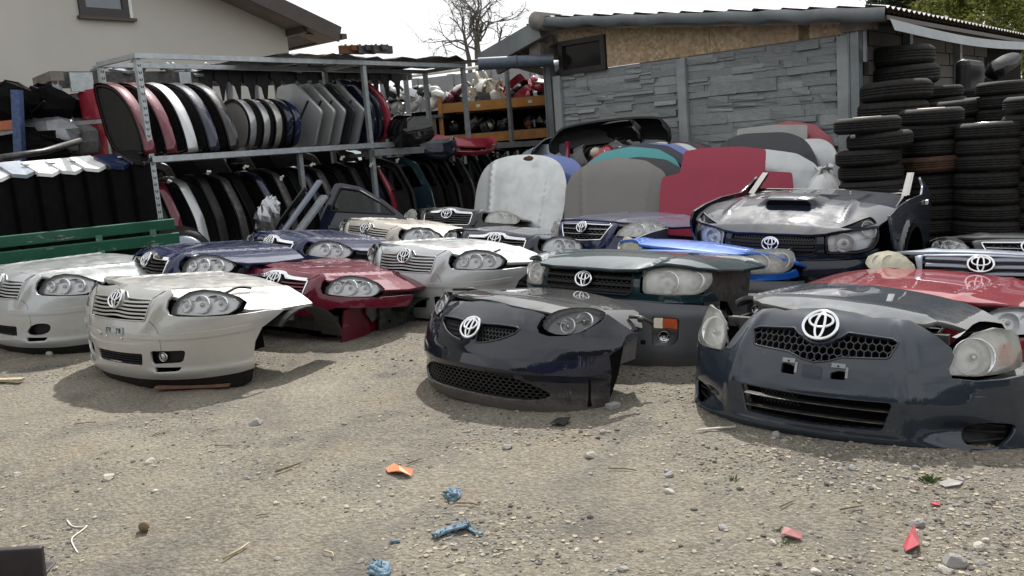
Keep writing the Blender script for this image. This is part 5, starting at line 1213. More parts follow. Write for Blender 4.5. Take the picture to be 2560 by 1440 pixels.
# doors crammed into the lower level
DO = corner([(0, 0), (.74, 0), (.80, .30), (.76, .66), (.58, 1.06), (.30, 1.16), (0, 1.14)], .06)
dcol = ['black', 'burgundy', 'navy2', 'black', 'black', 'black', 'navy2', 'black', 'black', 'slate', 'black', 'black', 'black', 'navy2', 'red']
rD = np.random.RandomState(3)
dlab = ['black car door against the left post under the shelf', 'burgundy car door second from the left post under the shelf', 'navy door with a curved silver edge in the lower rack'] + [f'{c} car door in the lower rack, {n} from the left post' for c, n in zip(['black', 'black', 'black', 'navy', 'black', 'black', 'slate', 'black', 'black', 'black', 'navy'], ['fourth', 'fifth', 'sixth', 'seventh', 'eighth', 'ninth', 'tenth', 'eleventh', 'twelfth', 'thirteenth', 'fourteenth'])] + ['red car door at the right end of the lower rack']
for i in range(15):
    t = .12 + i * .25; sil = i == 2
    g = 'car doors packed in the lower rack'
    gate('door_shell', DO, t, -DP + .02 + .06 * rD.rand(), gza(t) + .10, .11 if not sil else .12, M['silver'] if sil else (M[dcol[i]] if dcol[i] != 'black' else [M['plastic'], M['darksheet'], M['dark']][i % 3]), M['plastic'] if not sil else M['navy2'], dlab[i], 'car door', g, yaw=-.10 + .15 * rD.rand(), lean=.05 + .1 * rD.rand(), flipside=True)
    if i % 2 == 0:
        mb = MB()
        p = ap(t + .05, .03, ZSH - .12 - .25 * rD.rand()); mb.box((0, 0, 0), (.03, .02, .05)); mb.box((.02, 0, .03), (.02, .02, .02))
        o = mb.build('clip', M['whitepl']); o.location = p; o.rotation_euler = (rD.rand(), rD.rand(), rD.rand()); tag(o, 'small pale fixing clip dangling under the shelf of the galvanised rack', 'clip', 'pale clips under the shelf')
for i in range(11):      # a second row standing behind the first
    t = .25 + i * .40; gate('door_shell', DO, t, -DP - 1.15 + .1 * rD.rand(), gza(t) + .32 + .12 * rD.rand(), .10, [M['plastic'], M['darksheet'], M['dark']][i % 3], M['plastic'], f'dark car door in the second row behind the rack, {ORD_[i]} from the left', 'car door', 'car doors behind the rack', yaw=.75 + .25 * rD.rand(), lean=.05 + .1 * rD.rand(), glass=corner([(.1, .68), (.66, .70), (.52, 1.0), (.3, 1.08), (.08, 1.06)], .05) if i % 3 == 1 else None, seal=False)
# metal sheets and odd brackets lying on the top frame
for i, (t0, t1, w0, w1, dz, m_, lab) in enumerate(((1.75, 2.75, -.95, .12, .02, 'darksheet', 'dark dented sheet lying over the left part of the top frame'), (2.4, 3.3, -.8, -.05, .055, 'galvdark', 'pale bent sheet on the top frame above the pointed panels'), (3.2, 4.4, -.9, .05, .03, 'darksheet', 'long dark sheet on the top frame right of the middle post'), (4.3, 5.75, -.95, .10, .04, 'darksheet', 'ragged dark sheet overhanging the right end of the top frame'))):
    mb = MB(); n = 9; V = []; 
    for a in range(n):
        for b in range(4):
            t = t0 + (t1 - t0) * a / (n - 1) + .04 * rD.randn() * (a in (0, n - 1)); w_ = w0 + (w1 - w0) * b / 3 + .03 * rD.randn()
            V.append(ap(t, w_, ZTOP + dz + .025 * abs(rD.randn())))
    mb.add(V + [v - EZ * .012 for v in V], [(a * 4 + b, a * 4 + b + 1, a * 4 + b + 5, a * 4 + b + 4) for a in range(n - 1) for b in range(3)] + [(36 + a * 4 + b + 4, 36 + a * 4 + b + 5, 36 + a * 4 + b + 1, 36 + a * 4 + b) for a in range(n - 1) for b in range(3)]
           + [(a * 4, a * 4 + 4, 36 + a * 4 + 4, 36 + a * 4) for a in range(n - 1)] + [(36 + a * 4 + 3, 36 + a * 4 + 7, a * 4 + 7, a * 4 + 3) for a in range(n - 1)])
    tag(relmb(mb, 'metal_sheet', [M[m_]], ap(t0, 0, ZTOP)), lab, 'metal sheet', 'sheets lying on top of the galvanised rack')
for i, (u, v, l) in enumerate(((880, 128, .40), (915, 122, .30), (955, 126, .34))):
    p = at(u, v, 11.9 + .1 * i); mb = MB()
    mb.beam(-dA * l / 2, dA * l / 2, .06, .10); 
    for k in range(3): mb.tube([dA * (-.1 + .11 * k) + EZ * .03, dA * (-.1 + .1 * k) + EZ * .07], .016, 6)
    mb.box((0, 0, .02), (.1, .14, .07), AB)
    o = mb.build('hinge_bracket', M['rust'] if i == 0 else M['darksheet']); o.location = (p[0], p[1], ZTOP + .10); tag(o, 'rusty hinge bracket standing up on the top frame of the rack' if i == 0 else ('dark hinge bracket beside the rusty one on the rack top' if i == 1 else 'rightmost dark hinge bracket on the rack top'), 'bracket', 'brackets on the rack top')
# pipe from the rack to the shed
p0, p1 = at(1196, 160, 13.2), at(1384, 150, 13.15); mb = MB(); mb.tube([p0 - p0, (p1 - p0) * .5, p1 - p0], .09, 16, cap=False); mb.tube([(p1 - p0) * .48, (p1 - p0) * .52], .096, 16)
mb.tube([(p0 - p0), (p1 - p0)], .08, 16, cap=False); o = mb.build('drain_pipe', M['pvc']); o.location = p0; tag(o, 'blue-grey plastic pipe reaching from the rack to the shed corner', 'pipe')

# rear rack with trim pieces hung over its beam
B1 = at(140, 195, 11.6); B2 = at(1020, 196, 15.2); dB = np.array([B2[0] - B1[0], B2[1] - B1[1], 0]); LB_ = np.linalg.norm(dB); dB /= LB_; wB = np.array([dB[1], -dB[0], 0]); ZB = float(B1[2]); B1 = np.array([B1[0], B1[1], 0]); BB = np.stack([dB, wB, EZ], 1)
bp = lambda t, w_, z: B1 + dB * t + wB * w_ + EZ * z
rb = empty('rear_rack', tuple(B1), label='long rack behind with dark trim pieces hung along its top beam', cat='rack')
def bbeam(a, b, w_, h, m_, name): 
    mb = MB(); mb.beam(a, b, w_, h); return relmb(mb, name, [M[m_]], B1, rb)
bbeam(bp(-.05, 0, ZB), bp(LB_ + .05, 0, ZB), .10, .15, 'darksheet', 'beam'); bbeam(bp(-.05, -.7, ZB), bp(LB_ + .05, -.7, ZB), .10, .12, 'darksheet', 'beam')
for t in (0, LB_ * .42, LB_ * .56, LB_ - .05):
    for w_ in (0, -.7): bbeam(bp(t, w_, 0), bp(t, w_, ZB), .08, .08, 'galv' if t in (0,) or t > 5 else 'galvdark', 'post')
bbeam(bp(0, .06, ZB + .02), bp(0, -.76, ZB + .02), .16, .12, 'wood', 'end_board'); bbeam(bp(0, 0, ZB - 1.05), bp(0, -.7, ZB - 1.05), .05, .09, 'galv', 'rung'); bbeam(bp(LB_ - .05, 0, ZB - 1.0), bp(LB_ - .05, -.7, ZB - 1.0), .05, .08, 'galv', 'rung')
mb = MB(); mb.box(bp(.28, .06, ZB - .06), (.28, .05, .24), BB); relmb(mb, 'tin_plate', [M['galv']], B1, rb)
mb = MB(); mb.box(bp(LB_ * .30, .06, ZB - .06), (.16, .05, .24), BB); relmb(mb, 'tin_plate', [M['galv']], B1, rb)
# hooks on the left, spiked trim in the middle, wheel-arch ends on the right
hk = MB(); hk.tube([(-.02, 0, .05), (0, 0, .12), (.05, 0, .15), (.11, 0, .13)], [.016, .02, .02, .012], 6); hk.tube([(.05, 0, .15), (.07, .05, .11), (.07, .08, .04)], .014, 6); hk.box((.02, -.1, .08), (.12, .3, .03)); hkm = hk.mesh('hook'); hkm.materials.append(M['galvdark'])
for i in range(17):
    o = link('trim_hook', hkm); p = bp(.55 + i * .205, -.1 + .06 * rD.randn(), ZB + .03 + .02 * rD.rand()); o.location = p; o.rotation_euler = (.2 * rD.randn(), .2 * rD.randn(), math.atan2(dB[1], dB[0]) + .3 * rD.randn())
    tag(o, 'pale bent trim bracket lying across the rear rack beam, one of a row alike', 'bracket', 'pale brackets along the rear rack beam')
sp = MB(); sp.add([(-.12, 0, .09), (.12, 0, .10), (.13, 0, -.02), (.06, 0, -.08), (.02, 0, -.32), (-.03, 0, -.10), (-.12, 0, -.05)] + [(-.12, .05, .09), (.12, .05, .10), (.13, .05, -.02), (.06, .05, -.08), (.02, .05, -.32), (-.03, .05, -.10), (-.12, .05, -.05)], [tuple(range(6, -1, -1)), tuple(range(7, 14))] + [(k, (k + 1) % 7, 7 + (k + 1) % 7, 7 + k) for k in range(7)]); sp.box((0, -.15, .12), (.20, .40, .04)); spm = sp.mesh('spike'); spm.materials.append(M['plastic'])
for i in range(16):
    o = link('spiked_trim', spm); o.location = bp(LB_ * .36 + i * .215, .06 + .01 * (i % 2), ZB - .02 + .02 * rD.randn()); o.rotation_euler = (0, .06 * rD.randn(), math.atan2(dB[1], dB[0]) + .1); o.scale = (1, 1, .9 + .3 * rD.rand())
    tag(o, 'black trim piece with a hanging spike on the rear rack beam, one of a row alike', 'trim piece', 'black spiked trim along the rear rack beam')
fa = MB(); n = 9; A_ = np.linspace(.25, 2.3, n); V = []; 
for w_ in (0, .13):
    for a in A_: V.append((w_ + .05 * math.cos(a), -.26 * math.cos(a) + .06, .26 * math.sin(a)))
fa.add(V, [(k, k + 1, n + k + 1, n + k) for k in range(n - 1)], 0, True); fa.tube([V[k] for k in range(n)], .012, 6, 1); fa.tube([V[n + k] for k in range(n)], .012, 6, 1); fam = fa.mesh('arch_end'); fam.materials.append(M['plastic']); fam.materials.append(M['galvdark'])
for i in range(16):
    t = LB_ * .62 + i * .165; o = link('arch_trim', fam); o.location = bp(min(t, LB_ - .02), .12, ZB - .04); o.rotation_euler = (0, .12 * rD.randn(), math.atan2(dB[1], dB[0]) + math.pi + .25)
    if i in (14,): setmat(o, M['red'], 0)
    tag(o, 'red curved arch end hung near the right end of the rear rack beam' if i == 14 else 'dark curved arch end with pale rim hung over the rear rack beam, one of a row alike', 'trim piece', 'arch ends hung over the rear rack beam')

# loose things: generators
def shell_piece(name, r, m_, size, kind):
    mb = MB(); s = size
    if kind == 'mirror':
        mb.ball((0, 0, 0), s, 10, 7, 0, (1, .6, .72)); mb.tube([(-s * .8, 0, -s * .3), (-s * 1.2, .2 * s, -s * .7)], [.3 * s, .2 * s], 6)
        mb.prism([(-.72 * s, -.45 * s), (.72 * s, -.5 * s), (.7 * s, .42 * s), (-.6 * s, .5 * s)], .03, ((0, -.60 * s, 0), (1, 0, 0), (0, 0, 1)), 1)
    elif kind == 'bottle':
        mb.box((0, 0, 0), (1.3 * s, .8 * s, 1.5 * s), taper=.75); mb.tube([(.25 * s, 0, .7 * s), (.3 * s, 0, 1.5 * s), (.35 * s, .1 * s, 2.1 * s)], [.22 * s, .2 * s, .16 * s], 7); mb.box((-.5 * s, 0, -.5 * s), (.9 * s, .9 * s, .6 * s))
    elif kind == 'lamp':
        mb.ball((0, 0, 0), s, 10, 6, 0, (1.2, .7, .6)); mb.ball((.1 * s, -.25 * s, .05 * s), s * .8, 10, 6, 1, (1.1, .6, .5)); mb.box((-.2 * s, .4 * s, 0), (s, .5 * s, .7 * s))
    elif kind == 'arch':
        A = np.linspace(.2, 2.6, 9); V = []
        for w_ in (-.5, .5):
            for a in A: V.append((1.5 * s * math.cos(a), w_ * s * (1 + .2 * math.sin(3 * a)), 1.2 * s * math.sin(a) - .5 * s))
        mb.add(V + [(x, y, z - .03) for x, y, z in V], [(k, k + 1, 9 + k + 1, 9 + k) for k in range(8)] + [(18 + 9 + k, 18 + 9 + k + 1, 18 + k + 1, 18 + k) for k in range(8)], 0, True)
    else:
        V = [(r.randn() * s * .6, r.randn() * s * .35, abs(r.randn()) * s * .5) for _ in range(9)]
        b = bmesh.new(); [b.verts.new(v) for v in V]; bmesh.ops.convex_hull(b, input=b.verts); b.verts.ensure_lookup_table(); b.verts.index_update()
        mb.add([v.co for v in b.verts], [[v.index for v in f.verts] for f in b.faces]); b.free()
        mb.tube([(-s, 0, 0), (-.2 * s, .2 * s, .4 * s), (.9 * s, 0, .2 * s)], .06 * s + .005, 6)
    me = mb.mesh(name); me.materials.append(m_); me.materials.append(M['lens2']); return me
M['lens2'] = simple('lamp_glass', (.55, .57, .58), .1, .3, .2, 12)
KN = {'mirror': ('door_mirror', 'door mirror housing'), 'bottle': ('washer_bottle', 'plastic washer bottle'), 'lamp': ('spare_lamp', 'loose headlamp'), 'arch': ('arch_liner', 'curved arch liner'), 'scrap': ('broken_trim', 'broken trim piece')}
CN = {'red': 'red', 'plastic': 'black', 'whitepl': 'white', 'cream': 'cream', 'darkgrey': 'dark grey', 'silver': 'silver', 'burgundy': 'dark red', 'greyplastic': 'grey', 'navy2': 'navy', 'pvc': 'grey blue', 'rust': 'rusty brown', 'primer': 'dull grey'}
SP = {}
def piece(kind, col, p, s, where, group):
    key = (kind, col, rD.randint(2))
    if key not in SP: SP[key] = shell_piece(KN[kind][0], rD, M[col], .14, kind)
    o = link(KN[kind][0], SP[key]); o.location = p; o.scale = (s / .14,) * 3; o.rotation_euler = (rD.randn() * .6, rD.randn() * .6, rD.rand() * 6.28)
    a = 'orange' if False else CN[col]
    return tag(o, f'{a} {KN[kind][1]} {where}', KN[kind][1].split()[-1] if kind != 'mirror' else 'door mirror', group)

# orange pallet rack and the dark shelf to its left
OD = 15.4
def oc(u, v, d=OD): return at(u, v, d)
o0, o1 = oc(1106, 272), oc(1400, 246, OD - .2); dO = np.array([o1[0] - o0[0], o1[1] - o0[1], 0]); LO = np.linalg.norm(dO); dO /= LO; bO = np.array([-dO[1], dO[0], 0]); O0 = np.array([o0[0], o0[1], 0]); zo1 = float(o0[2]); zo2 = float(oc(1112, 352)[2])
orr = empty('pallet_rack', tuple(O0), label='pallet rack with orange beams full of small parts, left of the shed', cat='rack')
def obeam(a, b, w_, h, m_, name, root=None, org=None):
    mb = MB(); mb.beam(a, b, w_, h); return relmb(mb, name, [M[m_]], O0 if org is None else org, orr if root is None else root)
op = lambda t, d, z: O0 + dO * t + bO * d + EZ * z
for z in (zo1, zo2):
    obeam(op(.0, 0, z), op(LO + .4, 0, z), .05, .15, 'orangebeam', 'beam'); obeam(op(0, .9, z), op(LO + .4, .9, z), .05, .15, 'orangebeam', 'beam')
    mb = MB(); mb.box(op(LO / 2 + .2, .45, z + .07), (LO + .4, .92, .03), np.stack([dO, bO, EZ], 1)); relmb(mb, 'shelf_board', [M['wood']], O0, orr)
for t in (-.04,):
    for d in (0, .9): obeam(op(t, d, 0), op(t, d, zo1 + .18), .09, .07, 'orangebeam', 'upright')
for t in (.62, 1.5):
    mb = MB(); mb.box(op(t, -.03, zo1), (.07, .004, .05), np.stack([dO, bO, EZ], 1)); relmb(mb, 'paper_tag', [M['whitepl']], O0, orr)
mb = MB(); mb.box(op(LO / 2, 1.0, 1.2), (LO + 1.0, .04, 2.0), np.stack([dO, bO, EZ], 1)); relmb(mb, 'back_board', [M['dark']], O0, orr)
sh = empty('dark_shelf', tuple(O0 - dO * 1.4), label='old dark timber shelf left of the orange pallet rack', cat='shelf'); OS = O0 - dO * 1.4
for z, m_ in ((zo1 - .12, 'wood'), (zo2 - .35, 'galvdark')):
    mb = MB(); mb.box(op(-.75, .3, z), (1.5, .9, .05), np.stack([dO, bO, EZ], 1)); relmb(mb, 'shelf_board', [M[m_]], OS, sh)
for t in (-1.35, -.82, -.15): obeam(op(t, -.1, 0), op(t, -.1, zo1 - .15), .07, .07, 'wood', 'post', sh, OS)
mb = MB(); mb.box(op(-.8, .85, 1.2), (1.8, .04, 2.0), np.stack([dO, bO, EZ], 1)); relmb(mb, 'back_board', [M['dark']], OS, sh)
pc = ['red', 'plastic', 'whitepl', 'darkgrey', 'silver', 'burgundy', 'plastic', 'greyplastic', 'red', 'whitepl']; pk = ['mirror', 'lamp', 'scrap', 'arch', 'mirror', 'scrap', 'lamp', 'bottle']
for i in range(62):      # heap on the dark shelf
    t = -1.45 + 1.75 * rD.rand(); piece(pk[rD.randint(7)], pc[rD.randint(10)], op(t, .1 + .5 * rD.rand(), zo1 + .02 + .38 * rD.rand() * (1 - .25 * abs(t + .6))), .10 + .07 * rD.rand(), 'in the heap on the dark shelf', 'parts heaped on the dark shelf')
for i in range(44):      # heap on the orange rack: white bottles then red pieces
    t = .2 + (LO + .1) * rD.rand(); c = ['cream', 'whitepl', 'plastic', 'cream', 'primer'][rD.randint(5)] if t < 1.05 else ['red', 'red', 'plastic', 'redflat', 'burgundy', 'darkgrey'][rD.randint(6)]
    c = 'red' if c == 'redflat' else c
    piece(['bottle', 'scrap', 'bottle', 'arch'][rD.randint(4)] if t < 1.05 else ['scrap', 'arch', 'mirror', 'lamp'][rD.randint(4)], c, op(t, .1 + .5 * rD.rand(), zo1 + .14 + .22 * rD.rand()), .10 + .07 * rD.rand(), 'on top of the orange pallet rack', 'parts on top of the orange rack')
for i in range(34):
    t = .1 + (LO + .1) * rD.rand(); piece(pk[rD.randint(8)], ['plastic', 'primer', 'rust', 'cream', 'darkgrey', 'plastic'][rD.randint(6)], op(t, .12 + .5 * rD.rand(), zo2 + .15 + .12 * rD.rand()), .09 + .06 * rD.rand(), 'in the shade on the middle level of the orange rack', 'parts on the middle level of the orange rack')
for i in range(16):
    t = -1.3 + 1.3 * rD.rand(); piece(pk[rD.randint(7)], ['plastic', 'primer', 'whitepl', 'darkgrey'][rD.randint(4)], op(t, .2 + .4 * rD.rand(), zo2 - .26 + .1 * rD.rand()), .10 + .06 * rD.rand(), 'in the shade on the lower dark shelf', 'parts on the lower dark shelf')
mb = MB(); mb.ball((0, 0, 0), .30, 14, 8, 0, (1, .8, .8)); mb.tube([(-.3, -.05, -.1), (0, -.25, .1), (.3, -.1, -.05)], .02, 6); o = mb.build('rolled_cover', M['darkgrey']); o.location = op(2.05, .35, zo1 + .42); o.rotation_euler = (0, -.3, .3); tag(o, 'rounded dark grey cover on top of the red pieces beside the shed corner', 'cover')
# bumper skins lying on the low rack boards
def bumper_skin(name, w_, m_, p, rot, label, h=.30, d=.38, hole=False):
    sh_ = Shell([(0, -.1), (w_ * .45, -.06), (w_ * .8, .05), (w_, .22), (w_ * 1.02, d)], [(-.1, .1), (0, .05), (.08, .0), (h * .6, 0), (h, .10), (h + .1, .25)])
    u = sh_.T[0][0][-1]; r_ = empty(name, tuple(p), rot=rot, label=label, cat='bumper'); P = corner(sym([(0, 0), (u * .9, .02), (u, .10), (u * .97, h * .85), (u * .7, h), (0, h)]), .04)
    H = [corner(sym([(0, .07), (w_ * .7, .08), (w_ * .75, h * .55), (0, h * .55)]), .03)] if hole else []
    panel('skin', sh_, P, m_, r_, H, step=.06, lip=.03)
    if hole: panel('intake', offs(sh_, -.05), shrink(H[0], 1.05), M['dark'], r_, step=.1, lip=0)
    return r_
zb_ = ZSH - .05
bumper_skin('bumper', .50, M['black'], ap(LA + .55, -.05, zb_), (.2, .1, rad(-70)), 'glossy black bumper end on the low board right of the middle post', .40, .45)
bumper_skin('bumper', .42, M['slate'], ap(LA + 1.15, .05, zb_ - .22), (.5, .1, rad(20)), 'slate bumper corner between the black and the red bumper', .26, .4)
bumper_skin('bumper', .66, M['red'], ap(LA + 1.75, -.02, zb_ - .16), (.35, .16, rad(12)), 'glossy red bumper drooping over the low board', .26, .42, True)
# small hooks under the low board
for i in range(9):
    p = ap(LA + 1.6 + i * .26, .05, ZSH - .24); mb = MB(); mb.box((0, 0, -.06), (.04, .03, .14)); mb.tube([(-.02, 0, .0), (-.07, -.02, -.05), (-.02, -.02, -.09)], .008, 5); o = mb.build('hanger', M['galvdark']); o.location = p; tag(o, 'short steel hanger under the low board right of the red bumper', 'hanger', 'hangers under the low board')
for i in range(10):
    t = LA + .2 + i * .33; gate('door_shell', DO, t, -.45, gza(t) + .12, .10, M['green'] if i == 1 else [M['plastic'], M['darksheet'], M['dark']][i % 3], M['plastic'], 'green car door with a torn white sticker behind the small front ends' if i == 1 else f'dark car door under the low board, {ORD_[i]} from the middle post', 'car door', 'car doors under the low board', yaw=.3 + .2 * rD.rand(), lean=.05, flipside=i != 1, glass=corner([(.1, .68), (.66, .70), (.52, 1.0), (.3, 1.08), (.08, 1.06)], .05), seal=False)

# blue and orange rack with engines at the far left
K0 = at(55, 430, 11.0); K0[2] = 0; kr = empty('blue_rack', tuple(K0), label='blue and orange rack with engine parts at the far left', cat='rack')
def kb(u0, v0, u1, v1, d, w_, m_, name): 
    mb = MB(); mb.beam(at(u0, v0, d), at(u1, v1, d), w_, w_); return relmb(mb, name, [M[m_]], K0, kr)
kb(42, 225, 62, 640, 11.0, .10, 'bluepost', 'upright'); kb(5, 238, 20, 640, 11.6, .10, 'bluepost', 'upright'); kb(-60, 322, 50, 310, 11.1, .11, 'rack_red', 'beam'); kb(-60, 345, 50, 325, 11.1, .05, 'galvdark', 'beam'); kb(60, 318, 300, 300, 11.6, .05, 'galvdark', 'beam')
def lump(u, v, d, s, m_, label, name, cat, seed, sc=(1, 1, 1)):
    r = np.random.RandomState(seed); mb = MB(); mb.ball((0, 0, 0), s, 10, 7, 0, sc, jit=.35)
    for k in range(9):
        a = r.randn(3); a /= np.linalg.norm(a); p = a * s * np.array(sc) * .8
        if k % 3 == 0: mb.tube([p, p * 1.3 + r.randn(3) * .04, p * 1.35 + r.randn(3) * .10], .018 + .02 * r.rand(), 6)
        elif k % 3 == 1: mb.box(p, tuple(s * (.2 + .4 * r.rand(3))))
        else: mb.lathe([(.0, 0), (.09 * s / .3, 0), (.10 * s / .3, .02), (.10 * s / .3, .07), (0, .07)], 10, np.array([[1, 0, 0, p[0]], [0, 0, 1, p[1]], [0, -1, 0, p[2]], [0, 0, 0, 1]]))
    o = mb.build(name, M['dark' if m_ == 'plastic' else m_]); o.location = at(u, v, d); return tag(o, label, cat)
lump(20, 255, 11.3, .30, 'dark', 'dark engine block behind the blue upright at the far left', 'engine', 'engine', 1, (1.2, .7, .8))
lump(105, 265, 11.6, .32, 'plastic', 'black engine cover between the blue uprights and the rack end', 'engine', 'engine', 2, (1.2, .7, .8))
lump(120, 340, 11.6, .36, 'galvdark', 'grimy gearbox below the black engine cover', 'gearbox', 'gearbox', 3, (1.1, .7, .8))
lump(200, 280, 12.0, .30, 'plastic', 'black engine with a raised hose inside the rear rack end', 'engine', 'engine', 4, (1.1, .7, .7))
lump(195, 345, 11.9, .36, 'primer', 'grey dirty gearbox with a round pulley inside the rear rack end', 'gearbox', 'gearbox', 5, (1.1, .7, .8))
lump(256, 262, 12.4, .15, 'silver', 'small silver mirror pod wrapped in cables on the rear rack', 'mirror_pod', 'mirror', 6, (1, .7, .7))
lump(60, 380, 11.4, .40, 'dark', 'black engine low in the blue rack', 'engine', 'engine', 7, (1.4, .7, .7))
for (u, v, d, m_, lab) in ((235, 345, 11.9, 'red', 'bright red door standing behind the rack end on the left'), (205, 350, 12.2, 'burgundy', 'dark red door behind the bright red one on the left')):
    p = at(u, v + 55, d); q = gate('door_shell', DO, 0, 0, 0, .10, M[m_], M['plastic'], lab, 'car door', None, yaw=.7, lean=.15, seal=False); q.location = (p[0], p[1], float(p[2]) - .25)
mb = MB(); a, b = at(0, 395, 9.0), at(200, 352, 10.2); mb.tube([(0, 0, 0), tuple((b - a) * .5 - EZ * .03), tuple(b - a)], .035, 8); o = mb.build('steel_bar', M['darksheet']); o.location = a; tag(o, 'long dark steel bar sticking out at the far left', 'steel bar')

# row of tailgates stood on end behind the bench
lowp = [(2, 446), (66, 437), (130, 434), (188, 428.5), (246, 422), (307, 416.5), (361, 405.5)]
tcol = ['white', 'bluegrey', 'white', 'whitehood', 'white', 'navy', 'black']
tlab = ['white topped lid at the left edge of the row behind the bench', 'grey-blue topped lid in the row behind the bench', 'white topped lid right of the grey-blue one', 'white topped lid in the middle of the row behind the bench', 'white topped lid left of the blue one', 'navy blue topped lid near the rack post', 'black lid squeezed against the rack post']
for i, ((u, v), c) in enumerate(zip(lowp, tcol)):
    t = -1.45 + i * .222; L0 = ap(t, .10, 0); g0 = gza(t) + .02; zt = float(at(u, v, float(L0[1]))[2])
    pu = at(u, v, float(L0[1])); base = np.array([pu[0], pu[1], g0]); h = zt - g0
    root = empty('boot_lid', tuple(base), label=tlab[i], cat='boot lid', group='boot lids standing behind the bench')
    Lf = -dA * .11 - wA * .04 + np.zeros(3); Rr = dA * .155 - wA * .10; Bk = dA * .10 - wA * .34; Bl = -dA * .16 - wA * .28
    mb = MB(); P = [Lf, np.zeros(3), Rr, Bk, Bl]; up = [h + .02, h, h + .045, h + .15, h + .14]
    mb.add([p + EZ * z for p, z in zip(P, up)], [(0, 1, 2, 3, 4)]); mb.add([p + EZ * z for p, z in zip(P, up)] + [p + EZ * (z - .035) for p, z in zip(P, up)], [(0, 5, 6, 1), (1, 6, 7, 2), (2, 7, 8, 3), (3, 8, 9, 4), (4, 9, 5, 0)])
    mb.build('lid_top', M[c], root, bevel=.006)
    mb = MB(); ks = [(0, 0), (.25, .02), (.5, .055), (.56, .02), (1.0, .0)]; V = []; n = len(ks)
    for s_, bl in ks:
        z = (h - .03) * (1 - s_); k = 1 - .5 * bl
        V += [Lf * k * .93 + EZ * (z + .015 * (1 - s_)) + wA * -.02, wA * (-.025 + bl * .3) + EZ * z, Rr * .93 * k + EZ * (z + .03 * (1 - s_)) - wA * .02, Bk * .9 + EZ * z, Bl * .9 + EZ * z]
    F = [(j * 5 + k, j * 5 + (k + 1) % 5, (j + 1) * 5 + (k + 1) % 5, (j + 1) * 5 + k) for j in range(n - 1) for k in range(5)]; mb.add(V, F, 0, False); mb.build('inner_trim', M['dark'], root)
    if i in (0, 2, 3, 4):
        mb = MB(); mb.tube([Rr * .95 + EZ * (h + .02), Rr * .93 - wA * -.0 + EZ * (h * .72), Rr * 1.02 + EZ * (h * .66), Rr * .98 + EZ * (h * .3), Rr * .97 + EZ * .05], .009, 6); mb.build('edge_strip', M['bluegrey'], root)
    mb = MB(); c_ = (Bk * .45 + Rr * .3); mb.box(c_ + EZ * (h + .105), (.07, .02, .008), np.stack([dA, wA, EZ], 1) @ np.array([[1, 0, 0], [0, .95, .3], [0, -.3, .95]])); mb.build('label_sticker', M['whitepl'] if c in ('bluegrey', 'navy') else M['primer'], root)

# green bench
M['bench'] = None
def benchmat():
    m, t, b = nodes('chipped_green_paint'); n = noise(t, 7, 9, .72, sc=(.35, 1, 2.2)); f = ramp(t, n.outputs[0], (.60, 0.0), (.635, 1.0)); n2 = noise(t, 4, 5, .6); g = ramp(t, n2.outputs[0], (.3, (.012, .075, .045)), (.7, (.020, .105, .065)))
    c = mixc(t, f, g, (.34, .30, .22)); t.links.new(c, b.inputs['Base Color']); b.inputs['Roughness'].default_value = .45; bump(t, b, n.outputs[0], .25, .004); return m
M['bench'] = benchmat()
b0, b1 = at(0, 592, 8.35), at(424, 548, 9.15); dN = b1 - b0; dN[2] = 0; dN /= np.linalg.norm(dN); nN = np.array([dN[1], -dN[0], 0]); BO = np.array([b0[0], b0[1], float(GZ(b0[0], b0[1]))]); LN = np.linalg.norm((b1 - b0)[:2])
bench = empty('bench', tuple(BO), label='long green bench with chipped paint behind the left-hand front ends', cat='bench'); zbk = float(b1[2]) - .05; sl_ = (float(b1[2]) - float(b0[2])) / LN; np_ = lambda s, d, z: np.array([b0[0], b0[1], 0]) + dN * s + nN * d + EZ * (z + sl_ * (s - LN))
def plank(s0, s1, d, z, th, h, name, tilt=0.0):
    mb = MB(); a, b = np_(s0, d, z), np_(s1, d, z); c = (a + b) / 2; x = (b - a) / np.linalg.norm(b - a); y = nN * math.cos(tilt) + np.cross(x, nN) * math.sin(tilt); z_ = np.cross(x, y); mb.box(c, (np.linalg.norm(b - a), th, h), np.stack([x, y, z_], 1)); return relmb(mb, name, [M['bench']], BO, bench, bevel=.006)
plank(-.7, LN + .04, 0, zbk, .035, .108, 'back_slat', .18); plank(-.7, LN + .06, .045, zbk - .145, .035, .112, 'back_slat', .18)
zst = zbk - .275
plank(-.7, LN + .22, .14, zst, .10, .035, 'seat_slat'); plank(-.7, LN + .42, .26, zst + .004, .10, .035, 'seat_slat'); plank(-.7, LN - .30, .39, zst - .012, .10, .035, 'seat_slat'); plank(-.7, LN - .32, .445, zst - .06, .03, .115, 'front_rail')
for s in (-.25, LN * .55, LN - .18):
    mb = MB(); g = float(GZ(*np_(s, 0, 0)[:2])); a = np_(s, .0, zbk + .05); b = np_(s, .11, zst - .03); mb.beam(a - nN * .035, b - nN * .035, .06, .04); mb.beam(b, np_(s, .42, zst - .04), .06, .05); c = np_(s, .40, zst - .04); mb.beam(c, np.array([c[0], c[1], g - .02]), .06, .05); c = np_(s, .08, zst - .04); mb.beam(c, np.array([c[0], c[1], g - .02]), .06, .05); relmb(mb, 'support', [M['bench']], BO, bench)

